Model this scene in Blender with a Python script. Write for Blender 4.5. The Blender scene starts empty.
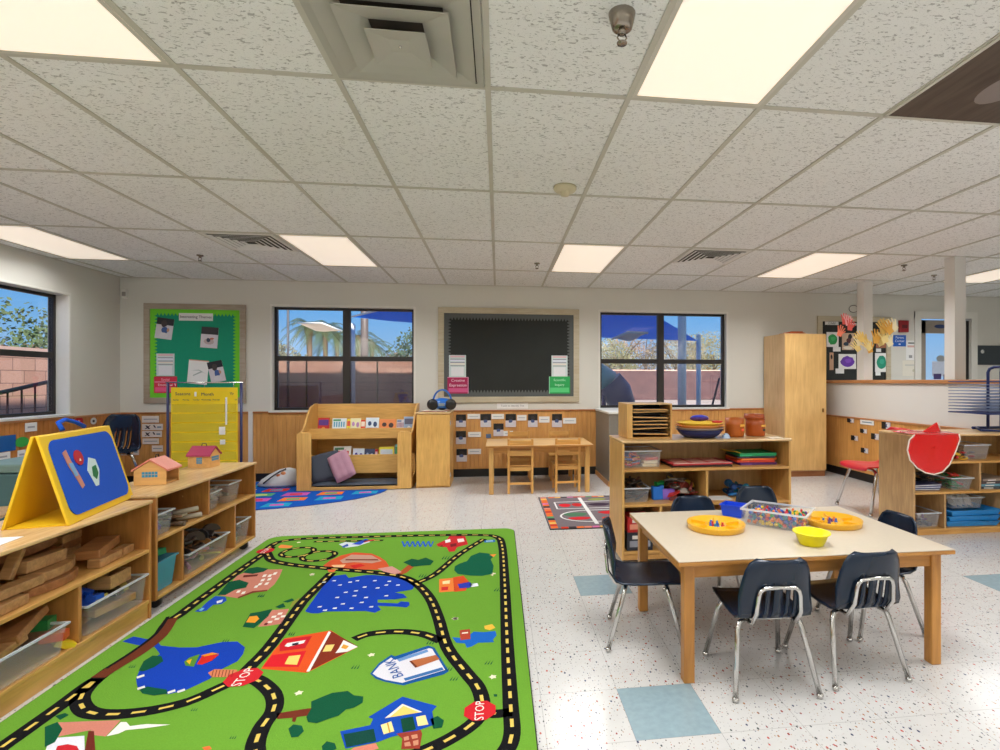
import bpy, math, random
from mathutils import Vector, Matrix
random.seed(7)
R = math.radians
col = bpy.context.scene.collection
# ---------------------------------------------------------------- camera model (from the photograph's vanishing lines)
FPX, CX, CY, YAW = 524.66, 565.66, 381.47, .1277
EYE, HC, YW = 1.227, 2.472, 6.88
XL, XR, YF = -4.473, 8.6, -2.6
_c, _s = math.cos(YAW), math.sin(YAW)
def ray(x, y):
    u = (x-CX)/FPX; v = -(y-CY)/FPX
    return (u*_c+_s, -u*_s+_c, v)
def atZ(x, y, z=0.0):
    r = ray(x, y); t = (z-EYE)/r[2]; return (r[0]*t, r[1]*t)
def atY(x, y, Y=YW):
    r = ray(x, y); t = Y/r[1]; return (r[0]*t, EYE+r[2]*t)
def atX(x, y, X):
    r = ray(x, y); t = X/r[0]; return (r[1]*t, EYE+r[2]*t)

# ---------------------------------------------------------------- materials
MATS = {}
def lin(c):
    o = []
    for v in c[:3]:
        v = v/255.0
        o.append(v/12.92 if v <= .04045 else ((v+.055)/1.055)**2.4)
    return (o[0], o[1], o[2], 1)
def base(name):
    m = bpy.data.materials.new(name); m.use_nodes = True
    return m, m.node_tree, m.node_tree.nodes['Principled BSDF']
def mat(name, rgb, rough=.55, metal=0, noise=.06, scale=30, bump=0, emit=0, alpha=1, spec=.5, coat=0):
    if name in MATS: return MATS[name]
    m, t, b = base(name); N, L = t.nodes, t.links
    c = lin(rgb)
    b.inputs['Roughness'].default_value = rough; b.inputs['Metallic'].default_value = metal
    b.inputs['Specular IOR Level'].default_value = spec
    b.inputs['Coat Weight'].default_value = coat
    tc = N.new('ShaderNodeTexCoord'); nz = N.new('ShaderNodeTexNoise'); nz.inputs['Scale'].default_value = scale
    nz.inputs['Detail'].default_value = 3
    L.new(tc.outputs['Object'], nz.inputs['Vector'])
    mx = N.new('ShaderNodeMix'); mx.data_type = 'RGBA'
    mx.inputs[6].default_value = tuple(v*(1-noise) for v in c[:3])+(1,)
    mx.inputs[7].default_value = tuple(min(1, v*(1+noise)) for v in c[:3])+(1,)
    L.new(nz.outputs['Fac'], mx.inputs[0]); L.new(mx.outputs[2], b.inputs['Base Color'])
    if bump:
        bp = N.new('ShaderNodeBump'); bp.inputs['Strength'].default_value = bump; bp.inputs['Distance'].default_value = .004
        L.new(nz.outputs['Fac'], bp.inputs['Height']); L.new(bp.outputs['Normal'], b.inputs['Normal'])
    if emit:
        b.inputs['Emission Color'].default_value = c; b.inputs['Emission Strength'].default_value = emit
    b.inputs['Alpha'].default_value = alpha
    MATS[name] = m; return m
def wood(name, rgb, axis='x', dark=.72, rough=.38, scale=5, contrast=1.0):
    if name in MATS: return MATS[name]
    m, t, b = base(name); N, L = t.nodes, t.links
    c = lin(rgb)
    tc = N.new('ShaderNodeTexCoord'); mp = N.new('ShaderNodeMapping')
    s = {'x': (1, 9, 9), 'y': (9, 1, 9), 'z': (9, 9, 1)}[axis]
    mp.inputs['Scale'].default_value = s
    L.new(tc.outputs['Object'], mp.inputs['Vector'])
    nz = N.new('ShaderNodeTexNoise'); nz.inputs['Scale'].default_value = scale; nz.inputs['Detail'].default_value = 5
    nz.inputs['Distortion'].default_value = .6
    L.new(mp.outputs['Vector'], nz.inputs['Vector'])
    n2 = N.new('ShaderNodeTexNoise'); n2.inputs['Scale'].default_value = 2.2
    L.new(tc.outputs['Object'], n2.inputs['Vector'])
    ad = N.new('ShaderNodeMath'); ad.operation = 'ADD'
    L.new(nz.outputs['Fac'], ad.inputs[0]); L.new(n2.outputs['Fac'], ad.inputs[1])
    rp = N.new('ShaderNodeValToRGB')
    rp.color_ramp.elements[0].position = .75/2*contrast**0; rp.color_ramp.elements[0].position = .36
    rp.color_ramp.elements[0].color = (c[0]*dark, c[1]*dark*.9, c[2]*dark*.8, 1)
    rp.color_ramp.elements[1].position = .64; rp.color_ramp.elements[1].color = (min(1, c[0]*1.12), min(1, c[1]*1.12), min(1, c[2]*1.1), 1)
    hf = N.new('ShaderNodeMath'); hf.operation = 'MULTIPLY'; hf.inputs[1].default_value = .5
    L.new(ad.outputs[0], hf.inputs[0]); L.new(hf.outputs[0], rp.inputs['Fac'])
    L.new(rp.outputs['Color'], b.inputs['Base Color'])
    b.inputs['Roughness'].default_value = rough
    MATS[name] = m; return m
def plastic_clear(name, rgb, alpha=.35, rough=.15):
    if name in MATS: return MATS[name]
    m, t, b = base(name); N, L = t.nodes, t.links
    b.inputs['Base Color'].default_value = lin(rgb); b.inputs['Roughness'].default_value = rough
    b.inputs['Alpha'].default_value = alpha
    MATS[name] = m; return m
def glass():
    if 'window_glass' in MATS: return MATS['window_glass']
    m, t, b = base('window_glass'); N, L = t.nodes, t.links
    tr = N.new('ShaderNodeBsdfTransparent'); tr.inputs[0].default_value = (.93, .95, .97, 1)
    gl = N.new('ShaderNodeBsdfGlossy'); gl.inputs['Roughness'].default_value = .02
    mx = N.new('ShaderNodeMixShader'); mx.inputs[0].default_value = .05
    L.new(tr.outputs[0], mx.inputs[1]); L.new(gl.outputs[0], mx.inputs[2])
    L.new(mx.outputs[0], N['Material Output'].inputs['Surface'])
    MATS['window_glass'] = m; return m

# ---------------------------------------------------------------- mesh builder
class M:
    def __init__(s): s.v = []; s.f = []; s.m = []; s.sm = []
    def add(s, vs, fs, m=0, smooth=False):
        o = len(s.v); s.v += [tuple(p) for p in vs]
        for f in fs: s.f.append([i+o for i in f]); s.m.append(m); s.sm.append(smooth)
        return s
    def bx(s, x0, x1, y0, y1, z0, z1, m=0):
        vs = [(x, y, z) for z in (z0, z1) for y in (y0, y1) for x in (x0, x1)]
        return s.add(vs, [(0,2,3,1), (4,5,7,6), (0,1,5,4), (2,6,7,3), (0,4,6,2), (1,3,7,5)], m)
    def obx(s, c, size, rz=0, rx=0, ry=0, m=0):
        mt = Matrix.Translation(c) @ Matrix.Rotation(rz, 4, 'Z') @ Matrix.Rotation(rx, 4, 'X') @ Matrix.Rotation(ry, 4, 'Y')
        a, b, d = size[0]/2, size[1]/2, size[2]/2
        vs = [mt @ Vector((x, y, z)) for z in (-d, d) for y in (-b, b) for x in (-a, a)]
        return s.add(vs, [(0,2,3,1), (4,5,7,6), (0,1,5,4), (2,6,7,3), (0,4,6,2), (1,3,7,5)], m)
    def prism(s, pts, vec, m=0):          # pts: 3D polygon, extruded by vec
        n = len(pts); vec = Vector(vec)
        vs = [Vector(p) for p in pts]; vs += [p+vec for p in vs]
        fs = [tuple(range(n))[::-1], tuple(range(n, 2*n))]
        fs += [(i, (i+1) % n, n+(i+1) % n, n+i) for i in range(n)]
        return s.add(vs, fs, m)
    def poly(s, pts, m=0): return s.add(pts, [tuple(range(len(pts)))], m)
    def tube(s, pts, r, n=8, m=0, closed=False):
        P = [Vector(p) for p in pts]; k = len(P)
        rs = r if isinstance(r, (list, tuple)) else [r]*k
        vs = []; up = None
        for i, p in enumerate(P):
            a = P[(i-1) % k] if (i > 0 or closed) else p; b = P[(i+1) % k] if (i < k-1 or closed) else p
            t = (b-a).normalized()
            if up is None:
                up = Vector((0, 0, 1)) if abs(t.z) < .9 else Vector((1, 0, 0))
            u = (up-t*up.dot(t)).normalized(); up = u; w = t.cross(u)
            vs += [p+(u*math.cos(q)+w*math.sin(q))*rs[i] for q in [2*math.pi*j/n for j in range(n)]]
        fs = []
        for i in range(k if closed else k-1):
            for j in range(n):
                a = i*n+j; b = i*n+(j+1) % n; i2 = (i+1) % k
                fs.append((a, b, i2*n+(j+1) % n, i2*n+j))
        s.add(vs, fs, m, True)
        if not closed:
            o = len(s.v)-len(vs)
            s.f.append([o+j for j in range(n)][::-1]); s.m.append(m); s.sm.append(False)
            s.f.append([o+(k-1)*n+j for j in range(n)]); s.m.append(m); s.sm.append(False)
        return s
    def lathe(s, prof, c=(0, 0, 0), n=24, m=0, sx=1, sy=1):
        vs = []; k = len(prof)
        for r, z in prof:
            vs += [(c[0]+sx*r*math.cos(2*math.pi*j/n), c[1]+sy*r*math.sin(2*math.pi*j/n), c[2]+z) for j in range(n)]
        fs = [(i*n+j, i*n+(j+1) % n, (i+1)*n+(j+1) % n, (i+1)*n+j) for i in range(k-1) for j in range(n)]
        return s.add(vs, fs, m, True)
    def ball(s, c, r, m=0, n=12, k=8):
        if not isinstance(r, (tuple, list)): r = (r, r, r)
        vs = [(c[0], c[1], c[2]-r[2])]
        for i in range(1, k):
            a = math.pi*i/k
            vs += [(c[0]+r[0]*math.sin(a)*math.cos(2*math.pi*j/n), c[1]+r[1]*math.sin(a)*math.sin(2*math.pi*j/n), c[2]-r[2]*math.cos(a)) for j in range(n)]
        vs.append((c[0], c[1], c[2]+r[2])); e = len(vs)-1
        fs = [(0, 1+(j+1) % n, 1+j) for j in range(n)]
        fs += [(1+i*n+j, 1+i*n+(j+1) % n, 1+(i+1)*n+(j+1) % n, 1+(i+1)*n+j) for i in range(k-2) for j in range(n)]
        fs += [(e, 1+(k-2)*n+j, 1+(k-2)*n+(j+1) % n) for j in range(n)]
        return s.add(vs, fs, m, True)
    def obj(s, name, mats, parent=None, bevel=0, solid=0, subd=0, loc=None):
        me = bpy.data.meshes.new(name); me.from_pydata(s.v, [], s.f)
        if not isinstance(mats, (list, tuple)): mats = [mats]
        for a in mats: me.materials.append(a)
        for p, i, q in zip(me.polygons, s.m, s.sm): p.material_index = i; p.use_smooth = q
        me.update()
        o = bpy.data.objects.new(name, me); col.objects.link(o)
        if loc: o.location = loc
        if parent: o.parent = parent
        if solid:
            md = o.modifiers.new('s', 'SOLIDIFY'); md.thickness = solid; md.offset = 0
        if bevel:
            md = o.modifiers.new('b', 'BEVEL'); md.width = bevel; md.segments = 2; md.limit_method = 'ANGLE'; md.angle_limit = R(50)
        if subd:
            md = o.modifiers.new('d', 'SUBSURF'); md.levels = subd; md.render_levels = subd
        return o
def tag(o, label=None, cat=None, group=None, kind=None):
    if label: o['label'] = label
    if cat: o['category'] = cat
    if group: o['group'] = group
    if kind: o['kind'] = kind
    return o
def thing(name, label, cat, loc=(0, 0, 0), rz=0, group=None):
    o = bpy.data.objects.new(name, None); col.objects.link(o); o.empty_display_size = .05
    o.location = loc; o.rotation_euler = (0, 0, rz)
    return tag(o, label, cat, group)
def struct(o): o['kind'] = 'structure'; return o
def copy_tree(o, parent=None):
    c = o.copy(); col.objects.link(c); c.parent = parent
    for ch in [x for x in list(col.objects) if x.parent == o]: copy_tree(ch, c)
    return c
def dup(o, loc, rz=0, label=None, group=None, scale=None):
    c = copy_tree(o); c.location = loc; c.rotation_euler = (0, 0, rz)
    if label: c['label'] = label
    if group: c['group'] = group
    if scale: c.scale = (scale,)*3
    return c
def text(body, size, m, origin, right, up, parent=None, name='lettering', extrude=.0004, align='CENTER'):
    cu = bpy.data.curves.new('txt', 'FONT'); cu.body = body; cu.size = size; cu.align_x = align; cu.align_y = 'CENTER'
    cu.extrude = extrude; cu.resolution_u = 2
    tmp = bpy.data.objects.new('txt', cu); col.objects.link(tmp)
    dg = bpy.context.evaluated_depsgraph_get()
    me = bpy.data.meshes.new_from_object(tmp.evaluated_get(dg))
    bpy.data.objects.remove(tmp)
    r = Vector(right).normalized(); u = Vector(up).normalized(); n = r.cross(u)
    mt = Matrix.Translation(origin) @ Matrix((r, u, n)).transposed().to_4x4()
    me.transform(mt); me.name = name
    me.materials.clear(); me.materials.append(m)
    o = bpy.data.objects.new(name, me); col.objects.link(o)
    if parent: o.parent = parent
    return o

# ---------------------------------------------------------------- palette
WALL = mat('wall_paint', (216, 214, 205), .75, noise=.025, scale=3)
WALLW = mat('pony_wall_paint', (222, 219, 213), .7, noise=.02, scale=3)
WHITE = mat('white_paint', (226, 224, 216), .5, noise=.02)
OAK = wood('beadboard_oak', (212, 158, 92), 'z', dark=.8, scale=3)
OAKX = wood('oak_trim', (176, 112, 60), 'x', dark=.7)
OAKY = wood('oak_trim_y', (196, 138, 88), 'y', dark=.7)
MAPLE = wood('maple_x', (218, 172, 104), 'x', dark=.78)
MAPLEZ = wood('maple_z', (220, 174, 104), 'z', dark=.8)
BIRCH = wood('birch_top', (226, 192, 140), 'x', dark=.8, rough=.25)
BIRCHB = wood('birch_back', (206, 174, 120), 'z', dark=.8)
PLYED = wood('ply_edge', (214, 164, 94), 'x', dark=.78)
HONEY = wood('honey_wood', (200, 142, 70), 'x', dark=.72)
HONEYZ = wood('honey_wood_z', (196, 138, 68), 'z', dark=.72)
BLOCKW = wood('block_wood', (196, 150, 100), 'x', dark=.62, scale=6)
BLOCKD = wood('block_wood_dark', (172, 118, 74), 'x', dark=.62, scale=6)
CHROME = mat('chrome', (205, 203, 200), .16, metal=1, noise=.02)
NAVY = mat('navy_plastic', (14, 33, 54), .27, noise=.05)
BLACKB = mat('black_vinyl', (22, 20, 20), .4)
BRONZE = mat('bronze_frame', (52, 48, 46), .4, metal=.3)
PAPER = mat('white_paper', (236, 236, 234), .7, noise=.02)
INK = mat('ink', (30, 30, 36), .7)
LAM = mat('table_laminate', (206, 193, 172), .35, noise=.05, scale=60)
# ================================================================ SETTING
# ---- floor: 12 inch vinyl tiles laid on the photograph's lattice
def floor_material(name, rgb, chips=True):
    m, t, b = base(name); N, L = t.nodes, t.links
    tc = N.new('ShaderNodeTexCoord'); c = lin(rgb)
    nz = N.new('ShaderNodeTexNoise'); nz.inputs['Scale'].default_value = 14 if chips else 40; nz.inputs['Detail'].default_value = 4
    L.new(tc.outputs['Object'], nz.inputs['Vector'])
    mx = N.new('ShaderNodeMix'); mx.data_type = 'RGBA'
    k = .06 if chips else .16
    mx.inputs[6].default_value = (c[0]*(1-k), c[1]*(1-k), c[2]*(1-k), 1); mx.inputs[7].default_value = (min(1, c[0]*(1+k)), min(1, c[1]*(1+k)), min(1, c[2]*(1+k)), 1)
    L.new(nz.outputs['Fac'], mx.inputs[0]); out = mx.outputs[2]
    if chips:
        for sc, off, cols, th in ((46, 0, [(150, 62, 52), (58, 66, 96), (168, 120, 84), (86, 92, 92), (190, 96, 84)], .155), (88, 7, [(120, 126, 134), (176, 150, 120), (96, 84, 80), (160, 150, 140)], .16)):
            mp = N.new('ShaderNodeMapping'); mp.inputs['Location'].default_value = (off, off*.7, 0); mp.inputs['Rotation'].default_value = (0, 0, .5+off)
            mp.inputs['Scale'].default_value = (1, .62, 1)
            L.new(tc.outputs['Object'], mp.inputs['Vector'])
            vo = N.new('ShaderNodeTexVoronoi'); vo.inputs['Scale'].default_value = sc; vo.voronoi_dimensions = '2D'
            L.new(mp.outputs['Vector'], vo.inputs['Vector'])
            sp = N.new('ShaderNodeSeparateColor'); L.new(vo.outputs['Color'], sp.inputs[0])
            th_n = N.new('ShaderNodeMath'); th_n.operation = 'MULTIPLY'; th_n.inputs[1].default_value = th*2
            L.new(sp.outputs[1], th_n.inputs[0])
            sb = N.new('ShaderNodeMath'); sb.operation = 'SUBTRACT'; L.new(th_n.outputs[0], sb.inputs[0]); sb.inputs[1].default_value = th*.75
            lt = N.new('ShaderNodeMath'); lt.operation = 'LESS_THAN'
            L.new(vo.outputs['Distance'], lt.inputs[0]); L.new(sb.outputs[0], lt.inputs[1])
            rp = N.new('ShaderNodeValToRGB'); rp.color_ramp.interpolation = 'CONSTANT'
            while len(rp.color_ramp.elements) < len(cols): rp.color_ramp.elements.new(.5)
            for i, q in enumerate(cols):
                rp.color_ramp.elements[i].position = i/len(cols); rp.color_ramp.elements[i].color = lin(q)
            L.new(sp.outputs[0], rp.inputs['Fac'])
            m2 = N.new('ShaderNodeMix'); m2.data_type = 'RGBA'
            L.new(lt.outputs[0], m2.inputs[0]); L.new(out, m2.inputs[6]); L.new(rp.outputs['Color'], m2.inputs[7]); out = m2.outputs[2]
    # joints between the tiles
    sx = N.new('ShaderNodeSeparateXYZ'); L.new(tc.outputs['Object'], sx.inputs[0])
    mm = []
    for ax, o in ((0, .468), (1, 2.051)):
        a = N.new('ShaderNodeMath'); a.operation = 'SUBTRACT'; L.new(sx.outputs[ax], a.inputs[0]); a.inputs[1].default_value = o+.1524
        pp = N.new('ShaderNodeMath'); pp.operation = 'WRAP'; L.new(a.outputs[0], pp.inputs[0]); pp.inputs[1].default_value = -.1524; pp.inputs[2].default_value = .1524
        ab = N.new('ShaderNodeMath'); ab.operation = 'ABSOLUTE'; L.new(pp.outputs[0], ab.inputs[0])
        gt = N.new('ShaderNodeMath'); gt.operation = 'GREATER_THAN'; L.new(ab.outputs[0], gt.inputs[0]); gt.inputs[1].default_value = .1524-.0011
        mm.append(gt)
    mxm = N.new('ShaderNodeMath'); mxm.operation = 'MAXIMUM'; L.new(mm[0].outputs[0], mxm.inputs[0]); L.new(mm[1].outputs[0], mxm.inputs[1])
    sc2 = N.new('ShaderNodeMath'); sc2.operation = 'MULTIPLY'; sc2.inputs[1].default_value = .45; L.new(mxm.outputs[0], sc2.inputs[0])
    m3 = N.new('ShaderNodeMix'); m3.data_type = 'RGBA'; L.new(sc2.outputs[0], m3.inputs[0]); L.new(out, m3.inputs[6]); m3.inputs[7].default_value = lin((110, 106, 100))
    L.new(m3.outputs[2], b.inputs['Base Color'])
    b.inputs['Roughness'].default_value = .2; b.inputs['Specular IOR Level'].default_value = .42
    n3 = N.new('ShaderNodeTexNoise'); n3.inputs['Scale'].default_value = 3.2; L.new(tc.outputs['Object'], n3.inputs['Vector'])
    bp = N.new('ShaderNodeBump'); bp.inputs['Strength'].default_value = .12; bp.inputs['Distance'].default_value = .02
    L.new(n3.outputs['Fac'], bp.inputs['Height']); L.new(bp.outputs['Normal'], b.inputs['Normal'])
    return m
FT = .3048
f = M(); i0 = int((XL-.468)/FT)-2; i1 = int((XR-.468)/FT)+1; j0 = int((YF-2.051)/FT)-2; j1 = int((YW-2.051)/FT)+1
blue = {(0, -1), (0, 3), (8, 2)}
xs = [max(XL, min(XR, .468+i*FT)) for i in range(i0, i1+2)]; ys = [max(YF, min(YW, 2.051+j*FT)) for j in range(j0, j1+2)]
for a in range(len(xs)-1):
    for c_ in range(len(ys)-1):
        if xs[a+1]-xs[a] < 1e-6 or ys[c_+1]-ys[c_] < 1e-6: continue
        f.add([(xs[a], ys[c_], 0), (xs[a+1], ys[c_], 0), (xs[a+1], ys[c_+1], 0), (xs[a], ys[c_+1], 0)], [(0, 1, 2, 3)], 1 if (a+i0, c_+j0) in blue else 0)
f.bx(XL, XR, YF, YW, -.1, -.002, 0)
struct(f.obj('floor', [floor_material('vinyl_tile', (208, 206, 203)), floor_material('vinyl_tile_blue', (146, 168, 176), False)]))

# ---- ceiling: fissured lay-in tiles with T-bars
def ceil_tile():
    m, t, b = base('ceiling_tile'); N, L = t.nodes, t.links
    tc = N.new('ShaderNodeTexCoord'); out = None
    b.inputs['Roughness'].default_value = .85
    c = lin((240, 241, 240))
    n0 = N.new('ShaderNodeTexNoise'); n0.inputs['Scale'].default_value = .9; n0.inputs['Detail'].default_value = 3
    L.new(tc.outputs['Object'], n0.inputs['Vector'])
    mx = N.new('ShaderNodeMix'); mx.data_type = 'RGBA'; mx.inputs[6].default_value = (c[0]*.93, c[1]*.93, c[2]*.9, 1); mx.inputs[7].default_value = (c[0]*1.05, c[1]*1.05, c[2]*1.05, 1)
    L.new(n0.outputs['Fac'], mx.inputs[0])
    mp = N.new('ShaderNodeMapping'); mp.inputs['Scale'].default_value = (1, 2.1, 1); L.new(tc.outputs['Object'], mp.inputs['Vector'])
    nz = N.new('ShaderNodeTexNoise'); nz.inputs['Scale'].default_value = 48; nz.inputs['Detail'].default_value = 2; nz.inputs['Distortion'].default_value = .8
    L.new(mp.outputs['Vector'], nz.inputs['Vector'])
    gt = N.new('ShaderNodeMapRange'); gt.inputs[1].default_value = .60; gt.inputs[2].default_value = .64
    L.new(nz.outputs['Fac'], gt.inputs[0])
    vo = N.new('ShaderNodeTexVoronoi'); vo.inputs['Scale'].default_value = 150; L.new(tc.outputs['Object'], vo.inputs['Vector'])
    lt = N.new('ShaderNodeMath'); lt.operation = 'LESS_THAN'; lt.inputs[1].default_value = .2; L.new(vo.outputs['Distance'], lt.inputs[0])
    mul = N.new('ShaderNodeMath'); mul.operation = 'MULTIPLY'; mul.inputs[1].default_value = .45; L.new(lt.outputs[0], mul.inputs[0])
    ma = N.new('ShaderNodeMath'); ma.operation = 'MAXIMUM'; L.new(gt.outputs[0], ma.inputs[0]); L.new(mul.outputs[0], ma.inputs[1])
    mf = N.new('ShaderNodeMath'); mf.operation = 'MULTIPLY'; mf.inputs[1].default_value = .5; L.new(ma.outputs[0], mf.inputs[0])
    m2 = N.new('ShaderNodeMix'); m2.data_type = 'RGBA'; L.new(mf.outputs[0], m2.inputs[0]); L.new(mx.outputs[2], m2.inputs[6]); m2.inputs[7].default_value = lin((92, 88, 80))
    L.new(m2.outputs[2], b.inputs['Base Color'])
    bp = N.new('ShaderNodeBump'); bp.invert = True; bp.inputs['Strength'].default_value = .6; bp.inputs['Distance'].default_value = .003
    L.new(ma.outputs[0], bp.inputs['Height']); L.new(bp.outputs['Normal'], b.inputs['Normal'])
    return m
TBAR = mat('ceiling_tee', (196, 193, 180), .5, noise=.12, scale=6)
GX, GY, GW, GL = -.0435, 2.243, .6096, 1.2192
ce = M(); ce.bx(XL, XR, YF, YW, HC, HC+.05, 0)
k = int((XL-GX)/GW)
while GX+k*GW < XR:
    x = GX+k*GW
    if x > XL+.03: ce.bx(x-.012, x+.012, YF, YW, HC-.006, HC, 1)
    k += 1
for k in range(-4, 5):
    y = GY+k*GL
    if YF < y < YW: ce.bx(XL, XR, y-.012, y+.012, HC-.0055, HC, 1)
ce.bx(XL, XR, YW-.022, YW, HC-.006, HC, 1); ce.bx(XL, XL+.022, YF, YW, HC-.006, HC, 1)
struct(ce.obj('ceiling', [ceil_tile(), TBAR]))

# ---- walls with openings
def wall_along_x(name, X0, X1, Yin, th, holes, m):     # holes (x0,x1,z0,z1)
    w = M(); xs = sorted({X0, X1} | {h[0] for h in holes} | {h[1] for h in holes})
    for a, b in zip(xs, xs[1:]):
        h = [q for q in holes if q[0] <= a and q[1] >= b]
        if not h: w.bx(a, b, Yin, Yin+th, 0, HC+.05)
        else:
            if h[0][2] > 0: w.bx(a, b, Yin, Yin+th, 0, h[0][2])
            w.bx(a, b, Yin, Yin+th, h[0][3], HC+.05)
    return struct(w.obj(name, m))
W1 = (-2.768, -1.066, .868, 2.158); W2 = (1.345, 3.115, .872, 2.162); D1 = (6.03, 6.90, 0, 2.17)
wall_along_x('wall_back', XL-.2, XR, YW, .2, [W1, W2, D1], WALL)
LW = (3.9, 6.13, .885, 2.135)
w = M(); w.bx(XL-.2, XL, YF, LW[0], 0, HC+.05); w.bx(XL-.2, XL, LW[1], YW, 0, HC+.05); w.bx(XL-.2, XL, LW[0], LW[1], 0, LW[2]); w.bx(XL-.2, XL, LW[0], LW[1], LW[3], HC+.05)
struct(w.obj('wall_left', WALL))
struct(M().bx(XR, XR+.2, YF, YW+.2, 0, HC+.05).obj('wall_right', WALL))
struct(M().bx(XL-.2, XR+.2, YF-.2, YF, 0, HC+.05).obj('wall_front', WALL))
# unseen roof mass, added at this height to cast shadow on the yard walls
struct(M().bx(XL-.25, XR+.25, YF-.25, YW+.25, HC+.06, 4.5).obj('roof', mat('shadow_roof_stucco', (190, 175, 155), .9)))

# windows
SCREEN = plastic_clear('insect_screen_mesh', (88, 56, 68), .42, .9)
def window(name, plane, a0, a1, z0, z1, depth, mullions, rail, casing=True):
    """plane 'y': runs along x, frame recessed by depth behind wall_back; plane 'x': along y behind wall_left"""
    root = thing(name, None, None); struct(root)
    def B(mb, u0, u1, d0, d1, q0, q1):
        if plane == 'y': mb.bx(u0, u1, YW+d0, YW+d1, q0, q1)
        else: mb.bx(XL-d1, XL-d0, u0, u1, q0, q1)
    fr = M(); t = .034
    B(fr, a0, a0+t, depth, depth+.05, z0, z1); B(fr, a1-t, a1, depth, depth+.05, z0, z1)
    B(fr, a0, a1, depth, depth+.05, z1-t, z1); B(fr, a0, a1, depth, depth+.05, z0, z0+t)
    for q in mullions: B(fr, q-.045, q+.045, depth-.004, depth+.054, z0, z1)
    B(fr, a0, a1, depth+.004, depth+.048, rail-.03, rail+.03)
    fr.obj('window_frame', BRONZE, root, bevel=.003)
    edges = [a0+t]+[v for q in mullions for v in (q-.045, q+.045)]+[a1-t]
    for u0, u1 in zip(edges[::2], edges[1::2]):
        for q0, q1 in ((z0+t, rail-.03), (rail+.03, z1-t)):
            g = M(); B(g, u0, u1, depth+.02, depth+.024, q0, q1); g.obj('pane', glass(), root)
        if plane == 'y' and name == 'window_2':
            g = M(); B(g, u0, u1, depth+.052, depth+.054, z0+t, rail-.03); g.obj('insect_screen', SCREEN, root)
            g = M(); B(g, (u0+u1)/2-.06-.009, (u0+u1)/2-.06+.009, depth+.046, depth+.052, z0+t, rail-.03); g.obj('screen_bar', BRONZE, root)
    cs = M()
    c = .022
    B(cs, a0-c, a0, -.006, .0, z0-c, z1+c); B(cs, a1, a1+c, -.006, 0, z0-c, z1+c); B(cs, a0, a1, -.006, 0, z1, z1+c)
    cs.obj('casing', WHITE, root)
    si = M(); B(si, a0-.03, a1+.03, -.035, depth, z0-.022, z0+.001); si.obj('window_sill', WHITE, root, bevel=.003)
    jl = M(); B(jl, a0, a0+.004, 0, depth, z0, z1); B(jl, a1-.004, a1, 0, depth, z0, z1); B(jl, a0, a1, 0, depth, z1-.004, z1); jl.obj('jamb_lining', WHITE, root)
    return root
window('window_1', 'x', *LW[:2], *LW[2:], .12, [4.9], 1.50)
window('window_2', 'y', *W1, .06, [-1.905], 1.515)
window('window_3', 'y', *W2, .06, [2.20], 1.50)
# far door with a glazed light
d = struct(thing('door_1', None, None))
fr = M()
for a, b in ((D1[0]-.07, D1[0]+.03), (D1[1]-.03, D1[1]+.07)): fr.bx(a, b, YW-.02, YW+.06, 0, D1[3]+.05)
fr.bx(D1[0]-.07, D1[1]+.07, YW-.021, YW+.06, D1[3]-.03, D1[3]+.07)
fr.obj('door_frame', WHITE, d)
lf = M(); x0, x1 = D1[0]+.035, D1[1]-.12
lf.bx(x0, x0+.1, YW+.02, YW+.06, .01, 2.12); lf.bx(x1-.1, x1, YW+.02, YW+.06, .01, 2.12); lf.bx(x0, x1, YW+.02, YW+.06, .01, .35); lf.bx(x0, x1, YW+.02, YW+.06, 1.93, 2.12)
lf.obj('door_leaf', mat('door_grey', (150, 140, 128), .5), d)
M().bx(x0+.1, x1-.1, YW+.038, YW+.042, .35, 1.93).obj('door_glass', glass(), d)
M().bx(x1-.02, x1+.09, YW+.025, YW+.06, .01, 2.12).obj('door_edge', BLACKB, d)
lb = M(); lb.add([(6.40+.1*math.cos(a), YW+.018, 2.03+.028*math.sin(a)) for a in [2*math.pi*i/20 for i in range(20)]], [tuple(range(20))])
lb.obj('oval_sticker', mat('sticker_navy', (40, 60, 110), .5), d)
pp = M(); pp.bx(6.28, 6.66, YW+.03, YW+.036, 1.30, 1.52)
pp.obj('door_notice', mat('notice_blue_white', (196, 206, 226), .6), d)
pc = M(); pc.bx(6.30, 6.42, YW+.026, YW+.030, 1.26, 1.34); pc.bx(6.46, 6.62, YW+.026, YW+.030, 1.25, 1.33)
pc.obj('notice_pictures', mat('notice_dark', (70, 60, 110), .6), d)
lb = M(); lb.add([(6.60+.13*math.cos(a), YW+.034, 1.66+.13*math.sin(a)) for a in [2*math.pi*i/24 for i in range(24)]], [tuple(range(24))])
lb.obj('round_decal', mat('decal_pale', (186, 204, 224), .6), d)
lb = M(); lb.add([(6.42+.07*math.cos(a), YW+.0345, 1.56+.05*math.sin(a)) for a in [2*math.pi*i/18 for i in range(18)]], [tuple(range(18))])
lb.obj('round_decal', mat('decal_grey', (150, 156, 160), .6), d)

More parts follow.
